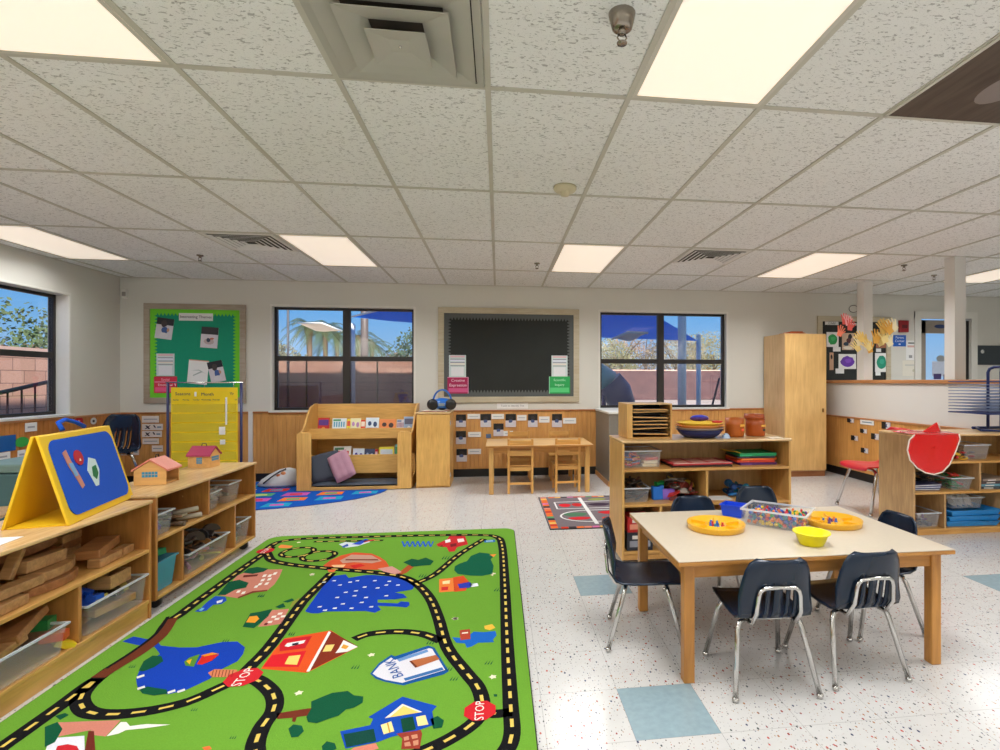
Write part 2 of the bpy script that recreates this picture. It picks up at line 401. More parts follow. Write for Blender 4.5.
# ---- wainscot (grooved beadboard), caps and baseboards
def bead(mb, a0, a1, q0, q1, fn, step=.052):
    n = max(1, round((a1-a0)/step)); st = (a1-a0)/n; g = .0025; dp = .0045
    pr = []
    for i in range(n):
        pr += [(a0+i*st, -dp), (a0+i*st+g, 0), (a0+(i+1)*st-g, 0)]
    pr.append((a1, -dp))
    vs = []
    for a, o in pr: vs += [fn(a, o, q0), fn(a, o, q1)]
    mb.add(vs, [(2*i, 2*i+2, 2*i+3, 2*i+1) for i in range(len(pr)-1)])
WT = .02; WZ = .858
def wains(name, a0, a1, z1, plane, pos, sgn=-1, trimname=None, mw=OAK, mt=OAKX, base_h=.10):
    mb = M()
    if plane == 'y':
        bead(mb, a0, a1, base_h, z1-.02, lambda a, o, z: (a, pos-WT-o, z))
        mb.bx(a0, a1, pos-WT+.006, pos, base_h, z1-.02)
    else:
        bead(mb, a0, a1, base_h, z1-.02, lambda a, o, z: (pos+sgn*(WT+o), a, z))
        x = sorted((pos, pos+sgn*(WT-.006))); mb.bx(x[0], x[1], a0, a1, base_h, z1-.02)
    struct(mb.obj(name, mw))
    tb = M()
    if plane == 'y': tb.bx(a0, a1, pos-WT-.012, pos, z1-.02, z1)
    else: x = sorted((pos, pos+sgn*(WT+.012))); tb.bx(x[0], x[1], a0, a1, z1-.02, z1)
    struct(tb.obj(trimname, mt, bevel=.003))
wains('trim_1', XL+.02, -3.03, WZ, 'y', YW, trimname='trim_2')
wains('trim_3', -2.98, W1[0]-.03, WZ, 'y', YW, trimname='trim_4')
wains('trim_5', W1[0]-.03, W1[1]+.03, .845, 'y', YW, trimname='trim_6')
wains('trim_7', W1[1]+.03, W2[0]-.03, WZ, 'y', YW, trimname='trim_8')
wains('trim_9', W2[0]-.03, W2[1]+.03, .848, 'y', YW, trimname='trim_10')
wains('trim_11', W2[1]+.03, 4.47, WZ, 'y', YW, trimname='trim_12')
OAKL = wood('beadboard_oak_left', (204, 136, 72), 'z', dark=.78, scale=3)
wains('trim_13', YF, LW[0]-.03, WZ, 'x', XL, 1, 'trim_14', mw=OAKL, mt=OAKY)
wains('trim_15', LW[0]-.03, LW[1]+.03, .862, 'x', XL, 1, 'trim_16', mw=OAKL, mt=OAKY)
wains('trim_17', LW[1]+.03, YW-.02, WZ, 'x', XL, 1, 'trim_18', mw=OAKL, mt=OAKY)
struct(M().bx(-3.03, -2.98, YW-.03, YW, .0, .86).obj('trim_19', WHITE))
struct(M().bx(XL+.013, 4.47, YW-.026, YW-.0, 0, .10).obj('baseboard_back', BLACKB, bevel=.003))
struct(M().bx(XL, XL+.026, YF, YW-.03, 0, .10).obj('baseboard_left', BLACKB, bevel=.003))
# half wall between the two rooms
PX, PE = 4.49, 2.9
struct(M().bx(PX, PX+.13, PE, YW, 0, 1.205).obj('wall_partition', WALLW))
wains('trim_20', PE, YW-.03, .775, 'x', PX, -1, 'trim_21', mw=wood('beadboard_pony', (216, 160, 90), 'z', dark=.82, scale=3), mt=OAKY)
struct(M().bx(PX-.027, PX-.0, PE, YW-.03, 0, .10).obj('baseboard_partition', BLACKB, bevel=.003))
struct(M().bx(PX-.03, PX+.16, PE-.02, YW, 1.205, 1.245).obj('trim_22', OAKY, bevel=.006))
for n, y0, lab in ((1, 5.98, 'square white column on the half wall, farther of two, with the yellow paper hands'), (2, 4.67, 'square white column on the half wall, nearer of the two')):
    tag(M().bx(PX+.002, PX+.125, y0, y0+.125, 1.245, HC-.001).obj('column', WALLW, bevel=.003), lab, 'column')
# ================================================================ CEILING FIXTURES
LENS = mat('light_lens', (255, 240, 222), .4, noise=.015, scale=8, emit=.60)
FRM = mat('fixture_frame', (206, 202, 190), .5)
LAMP_W = 27.2
def light(i, j, label=None, w=1):
    x0 = GX+i*GW; y0 = GY+j*GL
    t = thing('ceiling_light', label or 'troffer light', 'ceiling light', (x0+GW/2, y0+GL/2, HC), 0, 'fluorescent ceiling lights')
    a, b = GW/2, GL/2
    f = M(); e = .018
    f.bx(-a+.012, a-.012, -b+.012, -b+.012+e, -.008, -.0065); f.bx(-a+.012, a-.012, b-.012-e, b-.012, -.008, -.0065)
    f.bx(-a+.012, -a+.012+e, -b+.012+e, b-.012-e, -.008, -.0065); f.bx(a-.012-e, a-.012, -b+.012+e, b-.012-e, -.008, -.0065)
    f.obj('light_frame', FRM, t)
    M().bx(-a+.014, a-.014, -b+.014, b-.014, -.0062, -.002).obj('lens', LENS, t)
    la = bpy.data.lights.new('troffer_lamp', 'AREA'); la.shape = 'RECTANGLE'; la.size = GW-.06; la.size_y = GL-.06
    la.energy = LAMP_W*w; la.color = (.97, .985, 1); la.spread = R(150)
    lo = bpy.data.objects.new('troffer_lamp', la); col.objects.link(lo); lo.parent = t; lo.location = (0, 0, -.012)
light(-3, -1, 'lit ceiling panel cut by the top left corner of the photo')
light(1, -1, 'large lit ceiling panel at the top beside the chrome sprinkler')
light(-7, 2, 'lit ceiling panel over the left window wall', .4)
light(-3, 2, 'lit ceiling panel beside the slotted vent above the left back window')
light(1, 2, 'lit ceiling panel above the gap between black board and right window')
light(5, 2, 'lit ceiling panel above the tall wooden cabinet')
light(9, 2, 'lit ceiling panel behind the nearer white column')
for i, j in ((-7, -1), (5, -1), (9, -1), (-7, -4), (-3, -4), (1, -4), (5, -4), (9, -4)):
    light(i, j, 'lit ceiling panel of the room, outside this view')

def diffuser_big(x0, y0, s):
    t = thing('air_diffuser', 'large square grey stepped ceiling air diffuser at the top of the photo', 'air vent', (x0+s/2, y0+s/2, HC))
    g = mat('diffuser_grey', (176, 174, 162), .45, noise=.08, scale=5); dk = mat('duct_dark', (70, 64, 56), .8)
    h = s/2-.014
    def ring(ro, zo, ri, zi, n, m):
        b = M(); vs = []
        for r, z in ((ro, zo), (ri, zi)): vs += [(-r, -r, z), (r, -r, z), (r, r, z), (-r, r, z)]
        b.add(vs, [(i, (i+1) % 4, 4+(i+1) % 4, 4+i) for i in range(4)])
        return b.obj(n, m, t, solid=.004)
    f = M(); 
    for a0, a1, b0, b1 in ((-h, h, -h, -h+.03), (-h, h, h-.03, h), (-h, -h+.03, -h+.03, h-.03), (h-.03, h, -h+.03, h-.03)): f.bx(a0, a1, b0, b1, -.014, -.006)
    f.obj('outer_frame', g, t)
    M().bx(-h+.02, h-.02, -h+.02, h-.02, -.0055, -.002).obj('duct_back', dk, t)
    ring(h-.034, -.022, h-.125, -.007, 'cone', g); ring(h-.105, -.040, h-.20, -.014, 'cone', g)
    b = M(); r = h-.190; q = r*.35
    b.add([(-r, -r, -.056), (r, -r, -.056), (r, r, -.056), (-r, r, -.056), (-q, -q, -.044), (q, -q, -.044), (q, q, -.044), (-q, q, -.044)], [(0, 1, 5, 4), (1, 2, 6, 5), (2, 3, 7, 6), (3, 0, 4, 7), (4, 5, 6, 7)])
    b.obj('centre_cone', g, t, solid=.003); M().ball((0, 0, -.047), .005).obj('screw', CHROME, t)
diffuser_big(GX-GW, GY-GW, GW)
def diffuser_small(x0, y0, s, label):
    t = thing('air_diffuser', label, 'air vent', (x0+s/2, y0+s/2, HC))
    h = s/2-.014
    f = M()
    for a0, a1, b0, b1 in ((-h, h, -h, -h+.03), (-h, h, h-.03, h), (-h, -h+.03, -h+.03, h-.03), (h-.03, h, -h+.03, h-.03)): f.bx(a0, a1, b0, b1, -.012, -.006)
    f.obj('outer_frame', WHITE, t)
    M().bx(-h+.02, h-.02, -h+.02, h-.02, -.0055, -.002).obj('duct_back', mat('duct_dark', (70, 64, 56), .8), t)
    for r in (h-.055, h-.10, h-.145, h-.19, h-.235):
        b = M(); vs = []
        for q, z in ((r+.012, -.018), (r-.012, -.012)): vs += [(-q, -q, z), (q, -q, z), (q, q, z), (-q, q, z)]
        b.add(vs, [(i, (i+1) % 4, 4+(i+1) % 4, 4+i) for i in range(4)]); b.obj('louvre_ring', mat('louvre_grey', (230, 230, 226), .4), t, solid=.003)
diffuser_small(GX-4*GW, GY+2*GL, GW, 'slotted white air vent beside the left lit panel, towards the left window')
diffuser_small(GX+3*GW, GY+2*GL, GW, 'slotted white air vent in the ceiling towards the tall cabinet')
# dark timber-look panel lying in the grid
def stained():
    m = wood('dark_stained_board', (92, 78, 68), 'y', dark=.6, rough=.6, scale=3)
    x0, y0 = GX+3*GW, GY-GL
    t = thing('ceiling_panel', 'dark brown wood-grained ceiling panel at the right edge of the ceiling', 'ceiling panel', (x0, y0, HC))
    M().bx(.012, GW-.012, .012, GL-.012, -.009, -.002).obj('board', m, t)
    b = M(); b.add([(.34+.09*math.cos(a), .92+.14*math.sin(a), -.0100) for a in [2*math.pi*i/24 for i in range(24)]], [tuple(range(24))[::-1]])
    b.obj('pale_patch', mat('pale_patch', (140, 128, 124), .6), t)  # paler grey oval laid on the dark board
    f = M(); 
    for a0, a1, b0, b1 in ((0, GW, GL-.014, GL+.004), (-.004, .012, 0, GL), (GW-.012, GW+.004, 0, GL)): f.bx(a0, a1, b0, b1, -.011, -.0065)
    f.obj('panel_frame', FRM, t)
stained()
# smoke detector and sprinklers
x, y = atZ(565, 187, HC)
t = thing('smoke_detector', 'round cream smoke detector on the ceiling in the middle', 'smoke detector', (x, y, HC))
M().lathe([(0.001, 0), (.074, 0), (.074, -.016), (.066, -.026), (.054, -.032), (.001, -.033)]).obj('base_plate', mat('cream_plastic', (206, 196, 164), .5), t)
M().lathe([(.032, -.032), (.026, -.056), (.001, -.060)]).obj('sensor_cap', mat('cream_plastic', (206, 196, 164), .5), t)
def sprinkler(px, py, label, cup=False):
    x, y = atZ(px, py, HC)
    t = thing('sprinkler', label, 'sprinkler', (x, y, HC))
    m = mat('brushed_steel', (150, 142, 132), .25, metal=1)
    if cup: M().lathe([(.046, 0), (.044, -.012), (.034, -.05), (.026, -.056), (.001, -.056)]).obj('escutcheon_cup', m, t)
    else: M().lathe([(.03, 0), (.03, -.010), (.012, -.014), (.001, -.014)]).obj('escutcheon', m, t)
    z = -.056 if cup else -.014
    M().lathe([(.013, z), (.012, z-.014), (.001, z-.014)]).obj('body', m, t)
    a = M()
    a.tube([(-.010, 0, z-.012), (-.016, 0, z-.025), (-.004, 0, z-.042)], .003, 6); a.tube([(.010, 0, z-.012), (.016, 0, z-.025), (.004, 0, z-.042)], .003, 6)
    a.obj('yoke_arms', m, t)
    M().lathe([(.001, z-.045), (.017, z-.046), (.018, z-.042), (.001, z-.040)]).obj('deflector', m, t)
sprinkler(622, 14, 'chrome sprinkler in a deep cup, beside the large lit panel at the top', True)
sprinkler(200, 255, 'dark sprinkler hanging from the ceiling near the green board corner')
sprinkler(537, 263, 'small sprinkler on the ceiling just left of the middle lit panel')
sprinkler(904, 265, 'pale sprinkler on the ceiling between the two white columns')
sprinkler(934, 275, 'sprinkler on the ceiling just left of the nearer white column')
# sensor in the corner
t = thing('motion_sensor', 'small white motion sensor high in the left back corner', 'sensor', (XL+.07, YW, 2.27))
M().bx(-.03, .03, -.045, 0, -.055, .055).obj('housing', WHITE, t, bevel=.012)
M().bx(-.02, .02, -.049, -.044, -.03, .02).obj('sensor_window', mat('sensor_lens', (150, 146, 140), .3), t, bevel=.002)
# looped cable by the far column
x, z = atY(853, 309)
tag(M().tube([(x+.07*math.cos(a), YW-.012, z+.05*math.sin(a)) for a in [.3+5.4*i/16 for i in range(17)]], .005, 6).obj('cable_loop', mat('cable_grey', (120, 116, 108), .6)), 'small loop of grey cable on the wall above the far black board', 'cable')

# ================================================================ OUTSIDE
G0 = 0.0
def block_mat(c1=(224, 172, 146), c2=(208, 152, 128), c3=(150, 108, 92)):
    m, t, b = base('concrete_block'); N, L = t.nodes, t.links
    tc = N.new('ShaderNodeTexCoord'); br = N.new('ShaderNodeTexBrick')
    br.inputs['Color1'].default_value = lin(c1); br.inputs['Color2'].default_value = lin(c2); br.inputs['Mortar'].default_value = lin(c3)
    br.inputs['Scale'].default_value = 1; br.inputs['Mortar Size'].default_value = .007; br.inputs['Brick Width'].default_value = .4; br.inputs['Row Height'].default_value = .2
    mp = N.new('ShaderNodeMapping'); L.new(tc.outputs['UV'], mp.inputs['Vector']); L.new(mp.outputs[0], br.inputs['Vector'])
    nz = N.new('ShaderNodeTexNoise'); nz.inputs['Scale'].default_value = 30; L.new(tc.outputs['Object'], nz.inputs['Vector'])
    mx = N.new('ShaderNodeMix'); mx.data_type = 'RGBA'; mx.blend_type = 'MULTIPLY'; mx.inputs[0].default_value = .25
    L.new(br.outputs['Color'], mx.inputs[6]); L.new(nz.outputs['Fac'], mx.inputs[7]); L.new(mx.outputs[2], b.inputs['Base Color'])
    b.inputs['Roughness'].default_value = .95
    return m
BLK = block_mat()
def block_wall(p0, p1, h, label, th=.2, rgbs=None):
    p0, p1 = Vector(p0), Vector(p1); d = (p1-p0); Ln = d.length; d.normalize(); n = Vector((-d.y, d.x))
    t = thing('block_wall', label, 'garden wall', (p0.x, p0.y, G0))
    b = M(); q = [(0, 0), (d.x*Ln, d.y*Ln), (d.x*Ln+n.x*th, d.y*Ln+n.y*th), (n.x*th, n.y*th)]
    b.prism([(a, c, 0) for a, c in q], (0, 0, h))
    o = b.obj('masonry', block_mat(*rgbs) if rgbs else BLK, t)
    uv = o.data.uv_layers.new(name='UVMap')
    for lp in o.data.loops:
        co = o.data.vertices[lp.vertex_index].co
        uv.data[lp.index].uv = (co.x*d.x+co.y*d.y, co.z)
    e = .02
    c = M(); q = [(-n.x*e, -n.y*e), (d.x*Ln-n.x*e, d.y*Ln-n.y*e), (d.x*Ln+n.x*(th+e), d.y*Ln+n.y*(th+e)), (n.x*(th+e), n.y*(th+e))]
    c.prism([(a, b_, h) for a, b_ in q], (0, 0, .05)); c.obj('coping', mat('coping_pink', (226, 184, 164), .9), t)
struct(M().bx(-60, 80, YW+.21, 120, -.2, -.02).obj('ground', mat('concrete_yard', (214, 190, 172), .9, noise=.1, scale=.7)))
struct(M().bx(-60, XL-.21, -30, YW+.21, -.2, -.02).obj('ground', mat('concrete_yard', (214, 190, 172), .9)))
block_wall((-7.5, 2), (-7.5, 14), 1.72, 'pink concrete block wall outside the left side window')
block_wall((-7.7, 14.05), (2.5, 14.05), 1.74, 'concrete block wall outside the left back window')
block_wall((2.5, 34), (26, 34), 1.95, 'long far block wall outside the right back window', rgbs=((104, 74, 74), (86, 60, 64), (66, 48, 50)))
# stair rail outside the left window
m = mat('rail_brown', (92, 52, 38), .6)
t = thing('stair_railing', 'brown metal stair railing rising outside the left window', 'railing', (-5.9, 0, 0))
pts = [(4.6, .62), (7.9, 1.25)]
P = lambda y: .62+(y-4.6)*(.63/3.3)
b = M(); b.tube([(0, 4.6, P(4.6)), (0, 8.15, P(8.15))], .026, 8); b.obj('handrail', m, t)
b = M(); b.tube([(0, 4.6, P(4.6)-.62), (0, 8.15, P(8.15)-.62)], .018, 8); b.obj('bottom_rail', m, t)
for k in range(19):
    y = 4.7+k*.19; b = M().tube([(0, y, P(y)-.64), (0, y, P(y))], .011, 6); b.obj('baluster', m, t)
for y in (4.65, 6.4, 8.1): M().tube([(0, y, -.02), (0, y, P(y)+.02)], .024, 8).obj('post', m, t)

BARK = mat('bark', (104, 84, 66), .9, noise=.2, scale=12)
def foliage(c, r, n, size, m, parent, name='foliage', squash=.75):
    b = M()
    for i in range(n):
        while True:
            v = Vector((random.uniform(-1, 1), random.uniform(-1, 1), random.uniform(-1, 1)))
            if .25 < v.length < 1: break
        v.normalize(); v *= random.uniform(.45, 1)**.6
        p = Vector((c[0]+v.x*r*random.uniform(.8, 1.1), c[1]+v.y*r, c[2]+v.z*r*squash))
        a = Vector((random.gauss(0, 1), random.gauss(0, 1), random.gauss(0, 1))).normalized(); q = a.orthogonal().normalized(); s = size*random.uniform(.5, 1.2)
        b.add([p-a*s, p+q*s*.5, p+a*s, p-q*s*.5], [(0, 1, 2, 3)])
    return b.obj(name, m, parent)
def tree(x, y, h, r, label, rgb, n=900, size=.16, trunk=True, squash=.75, bare=False, group='trees beyond the garden walls'):
    t = thing('tree', label, 'tree', (x, y, G0), 0, group)
    b = M(); b.tube([(0, 0, -.02), (.06, .02, h*.3), (-.03, 0, h*.62)], [.13, .1, .05], 7)
    for k in range(9 if bare else 5):
        a = random.uniform(0, 6.28); z = h*random.uniform(.3, .6)
        q = (math.cos(a)*r*.7, math.sin(a)*r*.7, z+r*random.uniform(.3, .9))
        b.tube([(0, 0, z), (q[0]*.5, q[1]*.5, z+(q[2]-z)*.65), q], [.05, .035, .012], 5)
        if bare:
            for e in range(3):
                d = Vector(q)*1.0; b.tube([q, (d.x*1.2+random.uniform(-.4, .4), d.y+random.uniform(-.4, .4), d.z+random.uniform(.1, .6))], [.015, .006], 4)
    b.obj('trunk', BARK, t)
    foliage((0, 0, h-r*squash), r, int(n*2.2), size*.62, mat('leaf_%d_%d_%d' % rgb, rgb, .8, noise=.35, scale=2), t, squash=squash)
    return t
GRN = (78, 92, 58); OLV = (126, 122, 84); TAN = (152, 128, 104)
tree(-14.5, 17.5, 3.75, 1.7, 'small thin-leaved tree above the block wall, in the left side window', GRN, 420, .14)
tree(-12.2, 17.2, 3.0, 1.8, 'bushy green tree above the block wall, by the frame of the left side window', GRN, 900, .15, squash=.6)
tree(-14.5, 33, 3.9, 3.2, 'distant grey green tree low in the left part of the left back window', (104, 104, 84), 900, .25, squash=.5)
tree(-3.2, 26, 4.0, 2.2, 'dark green tree at the right side of the left back window', (66, 84, 64), 900, .2)
tree(-6.0, 36, 3.3, 2.2, 'low distant bush behind the pole in the left back window', (104, 96, 84), 500, .2, squash=.5)
def palm(x, y, h, label, fr=26, L=2.1):
    t = thing('palm_tree', label, 'palm tree', (x, y, G0), 0, 'palms outside the left back window')
    M().tube([(0, 0, -.02), (.05, 0, h*.5), (0, 0, h-.1)], [.24, .17, .2], 9).obj('trunk', BARK, t)
    M().ball((0, 0, h-.35), (.30, .30, .5), n=10).obj('crown_shaft', mat('palm_skirt', (110, 92, 64), .9), t)
    b = M()
    for i in range(fr):
        a = i*2.4; e = random.uniform(-.5, 1.1)
        d = Vector((math.cos(a), math.sin(a), 0)); p = Vector((0, 0, h)); seg = 7; P_ = []
        for k in range(seg):
            q = k/(seg-1); P_.append(p+d*L*q*math.cos(e*.6)+Vector((0, 0, L*(math.sin(e)*q-1.0*q*q*.8))))
        side = Vector((-d.y, d.x, 0))
        for k in range(seg-1):
            for s in (-1, 1):
                for j in range(3):
                    o = P_[k].lerp(P_[k+1], j/3); w = .36*math.sin(math.pi*min(.95, (k+j/3+.6)/seg))
                    b.add([o, o+(P_[k+1]-P_[k])*.22, o+side*s*w+(P_[k+1]-P_[k])*.7+Vector((0, 0, -.12))], [(0, 1, 2)])
    b.obj('fronds', mat('palm_green', (74, 90, 54), .8, noise=.25, scale=2), t)
def at_d(px, d):    # world point at camera depth d along pixel column px
    u = (px-CX)/FPX; return (d*(u*_c+_s), d*(-u*_s+_c))
for px, py, d, lab in ((309, 321, 36, 'tall palm, leftmost and largest of the palms'), (325, 324, 42, 'palm in the middle of the left window group'), (337, 331, 49, 'shorter palm beside the central window mullion'), (358, 333, 46, 'palm left of the dark pole'), (372, 340, 53, 'small palm right of the dark pole')):
    x, y = at_d(px, d); palm(x, y, EYE+(CY-py)/FPX*d-.3, lab, 30, 1.9*d/38)
# poles
def pole(px, d, ztop, r, label, rgb=(176, 184, 200), name='pole'):
    x, y = at_d(px, d)
    t = thing(name, label, 'pole', (x, y, G0))
    M().tube([(0, 0, -.02), (0, 0, ztop)], r, 10).obj('shaft', mat('pole_%d' % rgb[0], rgb, .5), t)
    M().bx(-r*2, r*2, -r*2, r*2, -.019, .02).obj('foot_plate', mat('pole_%d' % rgb[0], rgb, .5), t)
    M().ball((0, 0, ztop), (r*1.1,)*3).obj('cap', mat('pole_%d' % rgb[0], rgb, .5), t)
pole(288, 13, 5, .03, 'thin dark pole in the left pane of the left back window', (70, 72, 80))
pole(351, 11.5, 2.42, .09, 'pale blue post carrying the blue shade sail', (226, 228, 232))
pole(364.5, 17, 6, .12, 'thick dark brown pole behind the pale shade post', (96, 84, 80))
def cloth_mat(name, rgb):
    m, t, b = base(name); N, L = t.nodes, t.links
    b.inputs['Base Color'].default_value = lin(rgb); b.inputs['Roughness'].default_value = .9
    tr = N.new('ShaderNodeBsdfTranslucent'); tr.inputs[0].default_value = lin(rgb)
    mx = N.new('ShaderNodeMixShader'); mx.inputs[0].default_value = .6
    L.new(b.outputs[0], mx.inputs[1]); L.new(tr.outputs[0], mx.inputs[2]); L.new(mx.outputs[0], N['Material Output'].inputs['Surface'])
    return m
SAILB = cloth_mat('sail_blue', (30, 136, 236)); SAILT = cloth_mat('sail_tan', (246, 214, 176))
def sail(pts, m, label):
    P_ = [Vector(p) for p in pts]; n = 8
    t = thing('shade_sail', label, 'shade sail', P_[0]); b = M(); o = P_[0]
    if len(P_) == 3: P_.append(P_[2])
    vs = []
    for i in range(n+1):
        for j in range(n+1):
            u, v = i/n, j/n
            q = P_[0]*(1-u)*(1-v)+P_[1]*u*(1-v)+P_[2]*u*v+P_[3]*(1-u)*v
            vs.append(q-o+Vector((0, 0, -.10*math.sin(math.pi*u)*math.sin(math.pi*v))))
    b.add(vs, [(i*(n+1)+j, (i+1)*(n+1)+j, (i+1)*(n+1)+j+1, i*(n+1)+j+1) for i in range(n) for j in range(n)], 0, True)
    b.obj('cloth', m, t)
    b = M(); b.tube([p-o for p in P_[:3]], .02, 6); b.obj('edge_cable', WHITE, t)
def pt(px, py, d):
    x, y = at_d(px, d); return (x, y, EYE+(CY-py)/FPX*d)
sail([pt(350, 317, 11.5), pt(384, 309, 9.4), pt(430, 307, 9.4), pt(436, 325, 10.2)], SAILB, 'blue shade sail outside, at the top right of the left back window')
sail([pt(298, 323, 14), pt(322, 323, 13), pt(342, 331, 13.5), pt(316, 331, 15.5)], SAILT, 'tan shade sail in front of the palms')
sail([pt(585, 337, 12), pt(590, 300, 8.5), pt(640, 306, 8.8), pt(698, 341, 12.5)], SAILB, 'large blue shade sail filling the top of the right back window')
sail([pt(612, 339, 10.2), pt(628, 332, 9.2), pt(648, 333, 9.1), pt(634, 337, 10.2)], SAILT, 'small pale canopy piece under the large blue sail')
pole(682, 10.2, 2.55, .085, 'thick white sail post in the right back window', (236, 236, 232))
pole(698.5, 12.5, 2.3, .055, 'slimmer white sail post right of the thick one', (235, 235, 231))
b = M(); b.tube([pt(711.5, 408, 9.5), pt(719.5, 378, 9.5)], .02, 6)
o = b.obj('leaning_bar', mat('pole_70', (70, 72, 80), .5)); tag(o, 'thin dark slanting bar at the right of the right back window', 'bar')
# trees beyond the far wall
for px, d, py, r, rgb, lab, bare in ((606, 39, 338, 2.6, OLV, 'olive tree at the left edge of the right back window', 0), (622, 44, 336, 3.0, TAN, 'pale brown tree behind the far wall, left of the mullion', 1), (645, 56, 338, 4.0, (140, 118, 112), 'greyish bare-branched tree beside the mullion', 1),
                               (676, 39.5, 333, 2.5, (136, 124, 100), 'bare twiggy tree between mullion and white posts', 1), (694, 60, 333, 3.6, OLV, 'thin tree behind the white posts', 1), (714, 44, 330, 3.2, (150, 136, 84), 'yellowish leafy tree at the right of the right back window', 0), (612, 60, 352, 2.4, GRN, 'low green bush on the far wall line at left', 0), (700, 62, 352, 2.4, (112, 112, 80), 'low bush on the far wall line at right', 0)):
    x, y = at_d(px, d); tree(x, y, EYE+(CY-py)/FPX*d, r, lab, rgb, 1500 if bare else 1700, .17, squash=.8, bare=bool(bare))
# playground slide
x, y = at_d(604, 9.2)
t = thing('playground_slide', 'teal and purple plastic tube slide outside the right back window', 'slide', (x, y, 0))
b = M(); b.tube([(-.55, .1, 1.75), (-.2, 0, 1.42), (.1, 0, 1.22)], .2, 14); b.obj('tube_section', mat('slide_teal', (70, 160, 184), .35), t)
b = M(); b.tube([(.1, 0, 1.22), (.24, 0, 1.06), (.32, 0, .8)], [.24, .25, .25], 14); b.obj('chute_mouth', mat('slide_purple', (66, 62, 116), .35), t)
b = M(); b.tube([(0, 0, -.02), (0, 0, 1.15)], .04, 8); b.obj('support_post', mat('slide_purple', (66, 62, 116), .35), t)
b = M(); b.tube([(-.5, .1, -.02), (-.5, .1, 1.6)], .04, 8); b.obj('support_post', mat('slide_purple', (66, 62, 116), .35), t)

# ---- sky and sun
wd = bpy.data.worlds.new('sky'); bpy.context.scene.world = wd; wd.use_nodes = True
N, L = wd.node_tree.nodes, wd.node_tree.links
bg = N['Background']
tc = N.new('ShaderNodeTexCoord'); sx = N.new('ShaderNodeSeparateXYZ'); L.new(tc.outputs['Generated'], sx.inputs[0])
rp = N.new('ShaderNodeValToRGB'); e = rp.color_ramp.elements
e[0].position = 0; e[0].color = lin((176, 208, 238)); e[1].position = .9; e[1].color = lin((104, 146, 205))
q = e.new(.12); q.color = lin((118, 186, 246)); q = e.new(.3); q.color = lin((70, 146, 232))
L.new(sx.outputs[2], rp.inputs['Fac'])
L.new(rp.outputs['Color'], bg.inputs['Color']); bg.inputs['Strength'].default_value = 1.0
su = bpy.data.lights.new('sun', 'SUN'); su.energy = 10.5; su.angle = R(.6); su.color = (1, .95, .86)
so = bpy.data.objects.new('sun', su); col.objects.link(so)
so.rotation_euler = Vector((-.34, 1.0, -.44)).to_track_quat('-Z', 'Y').to_euler()

# ---- camera
ca = bpy.data.cameras.new('camera'); co = bpy.data.objects.new('camera', ca); col.objects.link(co)
co.location = (0, 0, EYE); co.rotation_euler = (R(90), 0, -YAW)
ca.sensor_width = 36; ca.lens = FPX*36/1000; ca.shift_x = -(CX-500)/1000; ca.shift_y = (CY-375)/1000; ca.clip_end = 400
sc = bpy.context.scene; sc.camera = co
sc.view_settings.view_transform = 'Standard'; sc.view_settings.look = 'None'; sc.view_settings.gamma = 1; sc.view_settings.exposure = 0
sc.view_settings.use_curve_mapping = False
sc.cycles.use_denoising = True; sc.cycles.max_bounces = 10; sc.cycles.transparent_max_bounces = 24; sc.cycles.caustics_reflective = False; sc.cycles.caustics_refractive = False
sc.cycles.sample_clamp_indirect = 6
# ================================================================ FURNITURE
# ---- open shelf unit: local x = width, front at y=0 facing -y
def shelf_unit(label, W, D, z0, H, shelves, dividers, loc, rz, backm=BIRCHB, topm=BIRCH, sidem=MAPLEZ, edgem=PLYED, casters=False, kick=0, group=None):
    t = thing('open_shelf_unit', label, 'shelf', loc, rz, group); k = .018
    for x in (0, W-k): M().bx(x, x+k, 0, D, z0, H-k).obj('side_panel', sidem, t, bevel=.004)
    M().bx(-.004, W+.004, -.006, D, H-k, H).obj('top_panel', topm, t, bevel=.006)
    M().bx(k, W-k, 0, D-.008, z0+kick, z0+kick+k).obj('bottom_panel', edgem, t, bevel=.003)
    if kick: M().bx(k, W-k, .008, .022, z0, z0+kick).obj('kick_board', edgem, t, bevel=.002)
    M().bx(k, W-k, D-.012, D-.004, z0+kick+k, H-k).obj('back_panel', backm, t)
    for z in shelves: M().bx(k, W-k, .0, D-.013, z-k, z).obj('shelf', edgem, t, bevel=.003)
    for x, a, b in dividers: M().bx(x-k/2, x+k/2, .004, D-.013, a, b).obj('divider', sidem, t, bevel=.003)
    if casters:
        for x in (.08, W-.08):
            for y in (.05, D-.05):
                c = M()
                c.tube([(x-.012, y, .03), (x+.012, y, .03)], .03, 14, 0); c.obj('caster', mat('caster_black', (34, 34, 36), .4), t)
                M().bx(x-.019, x+.019, y-.012, y+.012, .035, z0).obj('caster_fork', CHROME, t)
    return t
HON = wood('honey_side', (194, 134, 72), 'z', dark=.72)
SA, SB = 3.035, 1.62                                   # near ends of the two units by the left
shelf_unit('open two-tier maple shelf on casters, far unit by the left, holding toy bins', 1.155, .385, .062, .625, [.39], [(.527, .39, .607), (.25, .08, .372), (.855, .08, .372)], (-1.80, SA, 0), R(90), casters=True, backm=wood('shelf_back_honey', (182, 122, 68), 'z'), sidem=HON, group=None)
shelf_unit('open two-tier maple shelf nearest the camera at left, full of wooden blocks', 1.365, .40, 0, .61, [.36], [(2.52-SB, .098, .342), (.45, .098, .342)], (-1.79, SB, 0), R(90), kick=.08, backm=wood('shelf_back_honey', (182, 122, 68), 'z'), sidem=HON)
shelf_unit('pale maple three-tier shelf in the middle of the room behind the big table', 1.215, .40, .02, .827, [.632, .395], [(.60, .395, .614), (.272, .04, .377), (.85, .04, .377)], (.825, 3.45, 0), 0, casters=False, kick=.04)
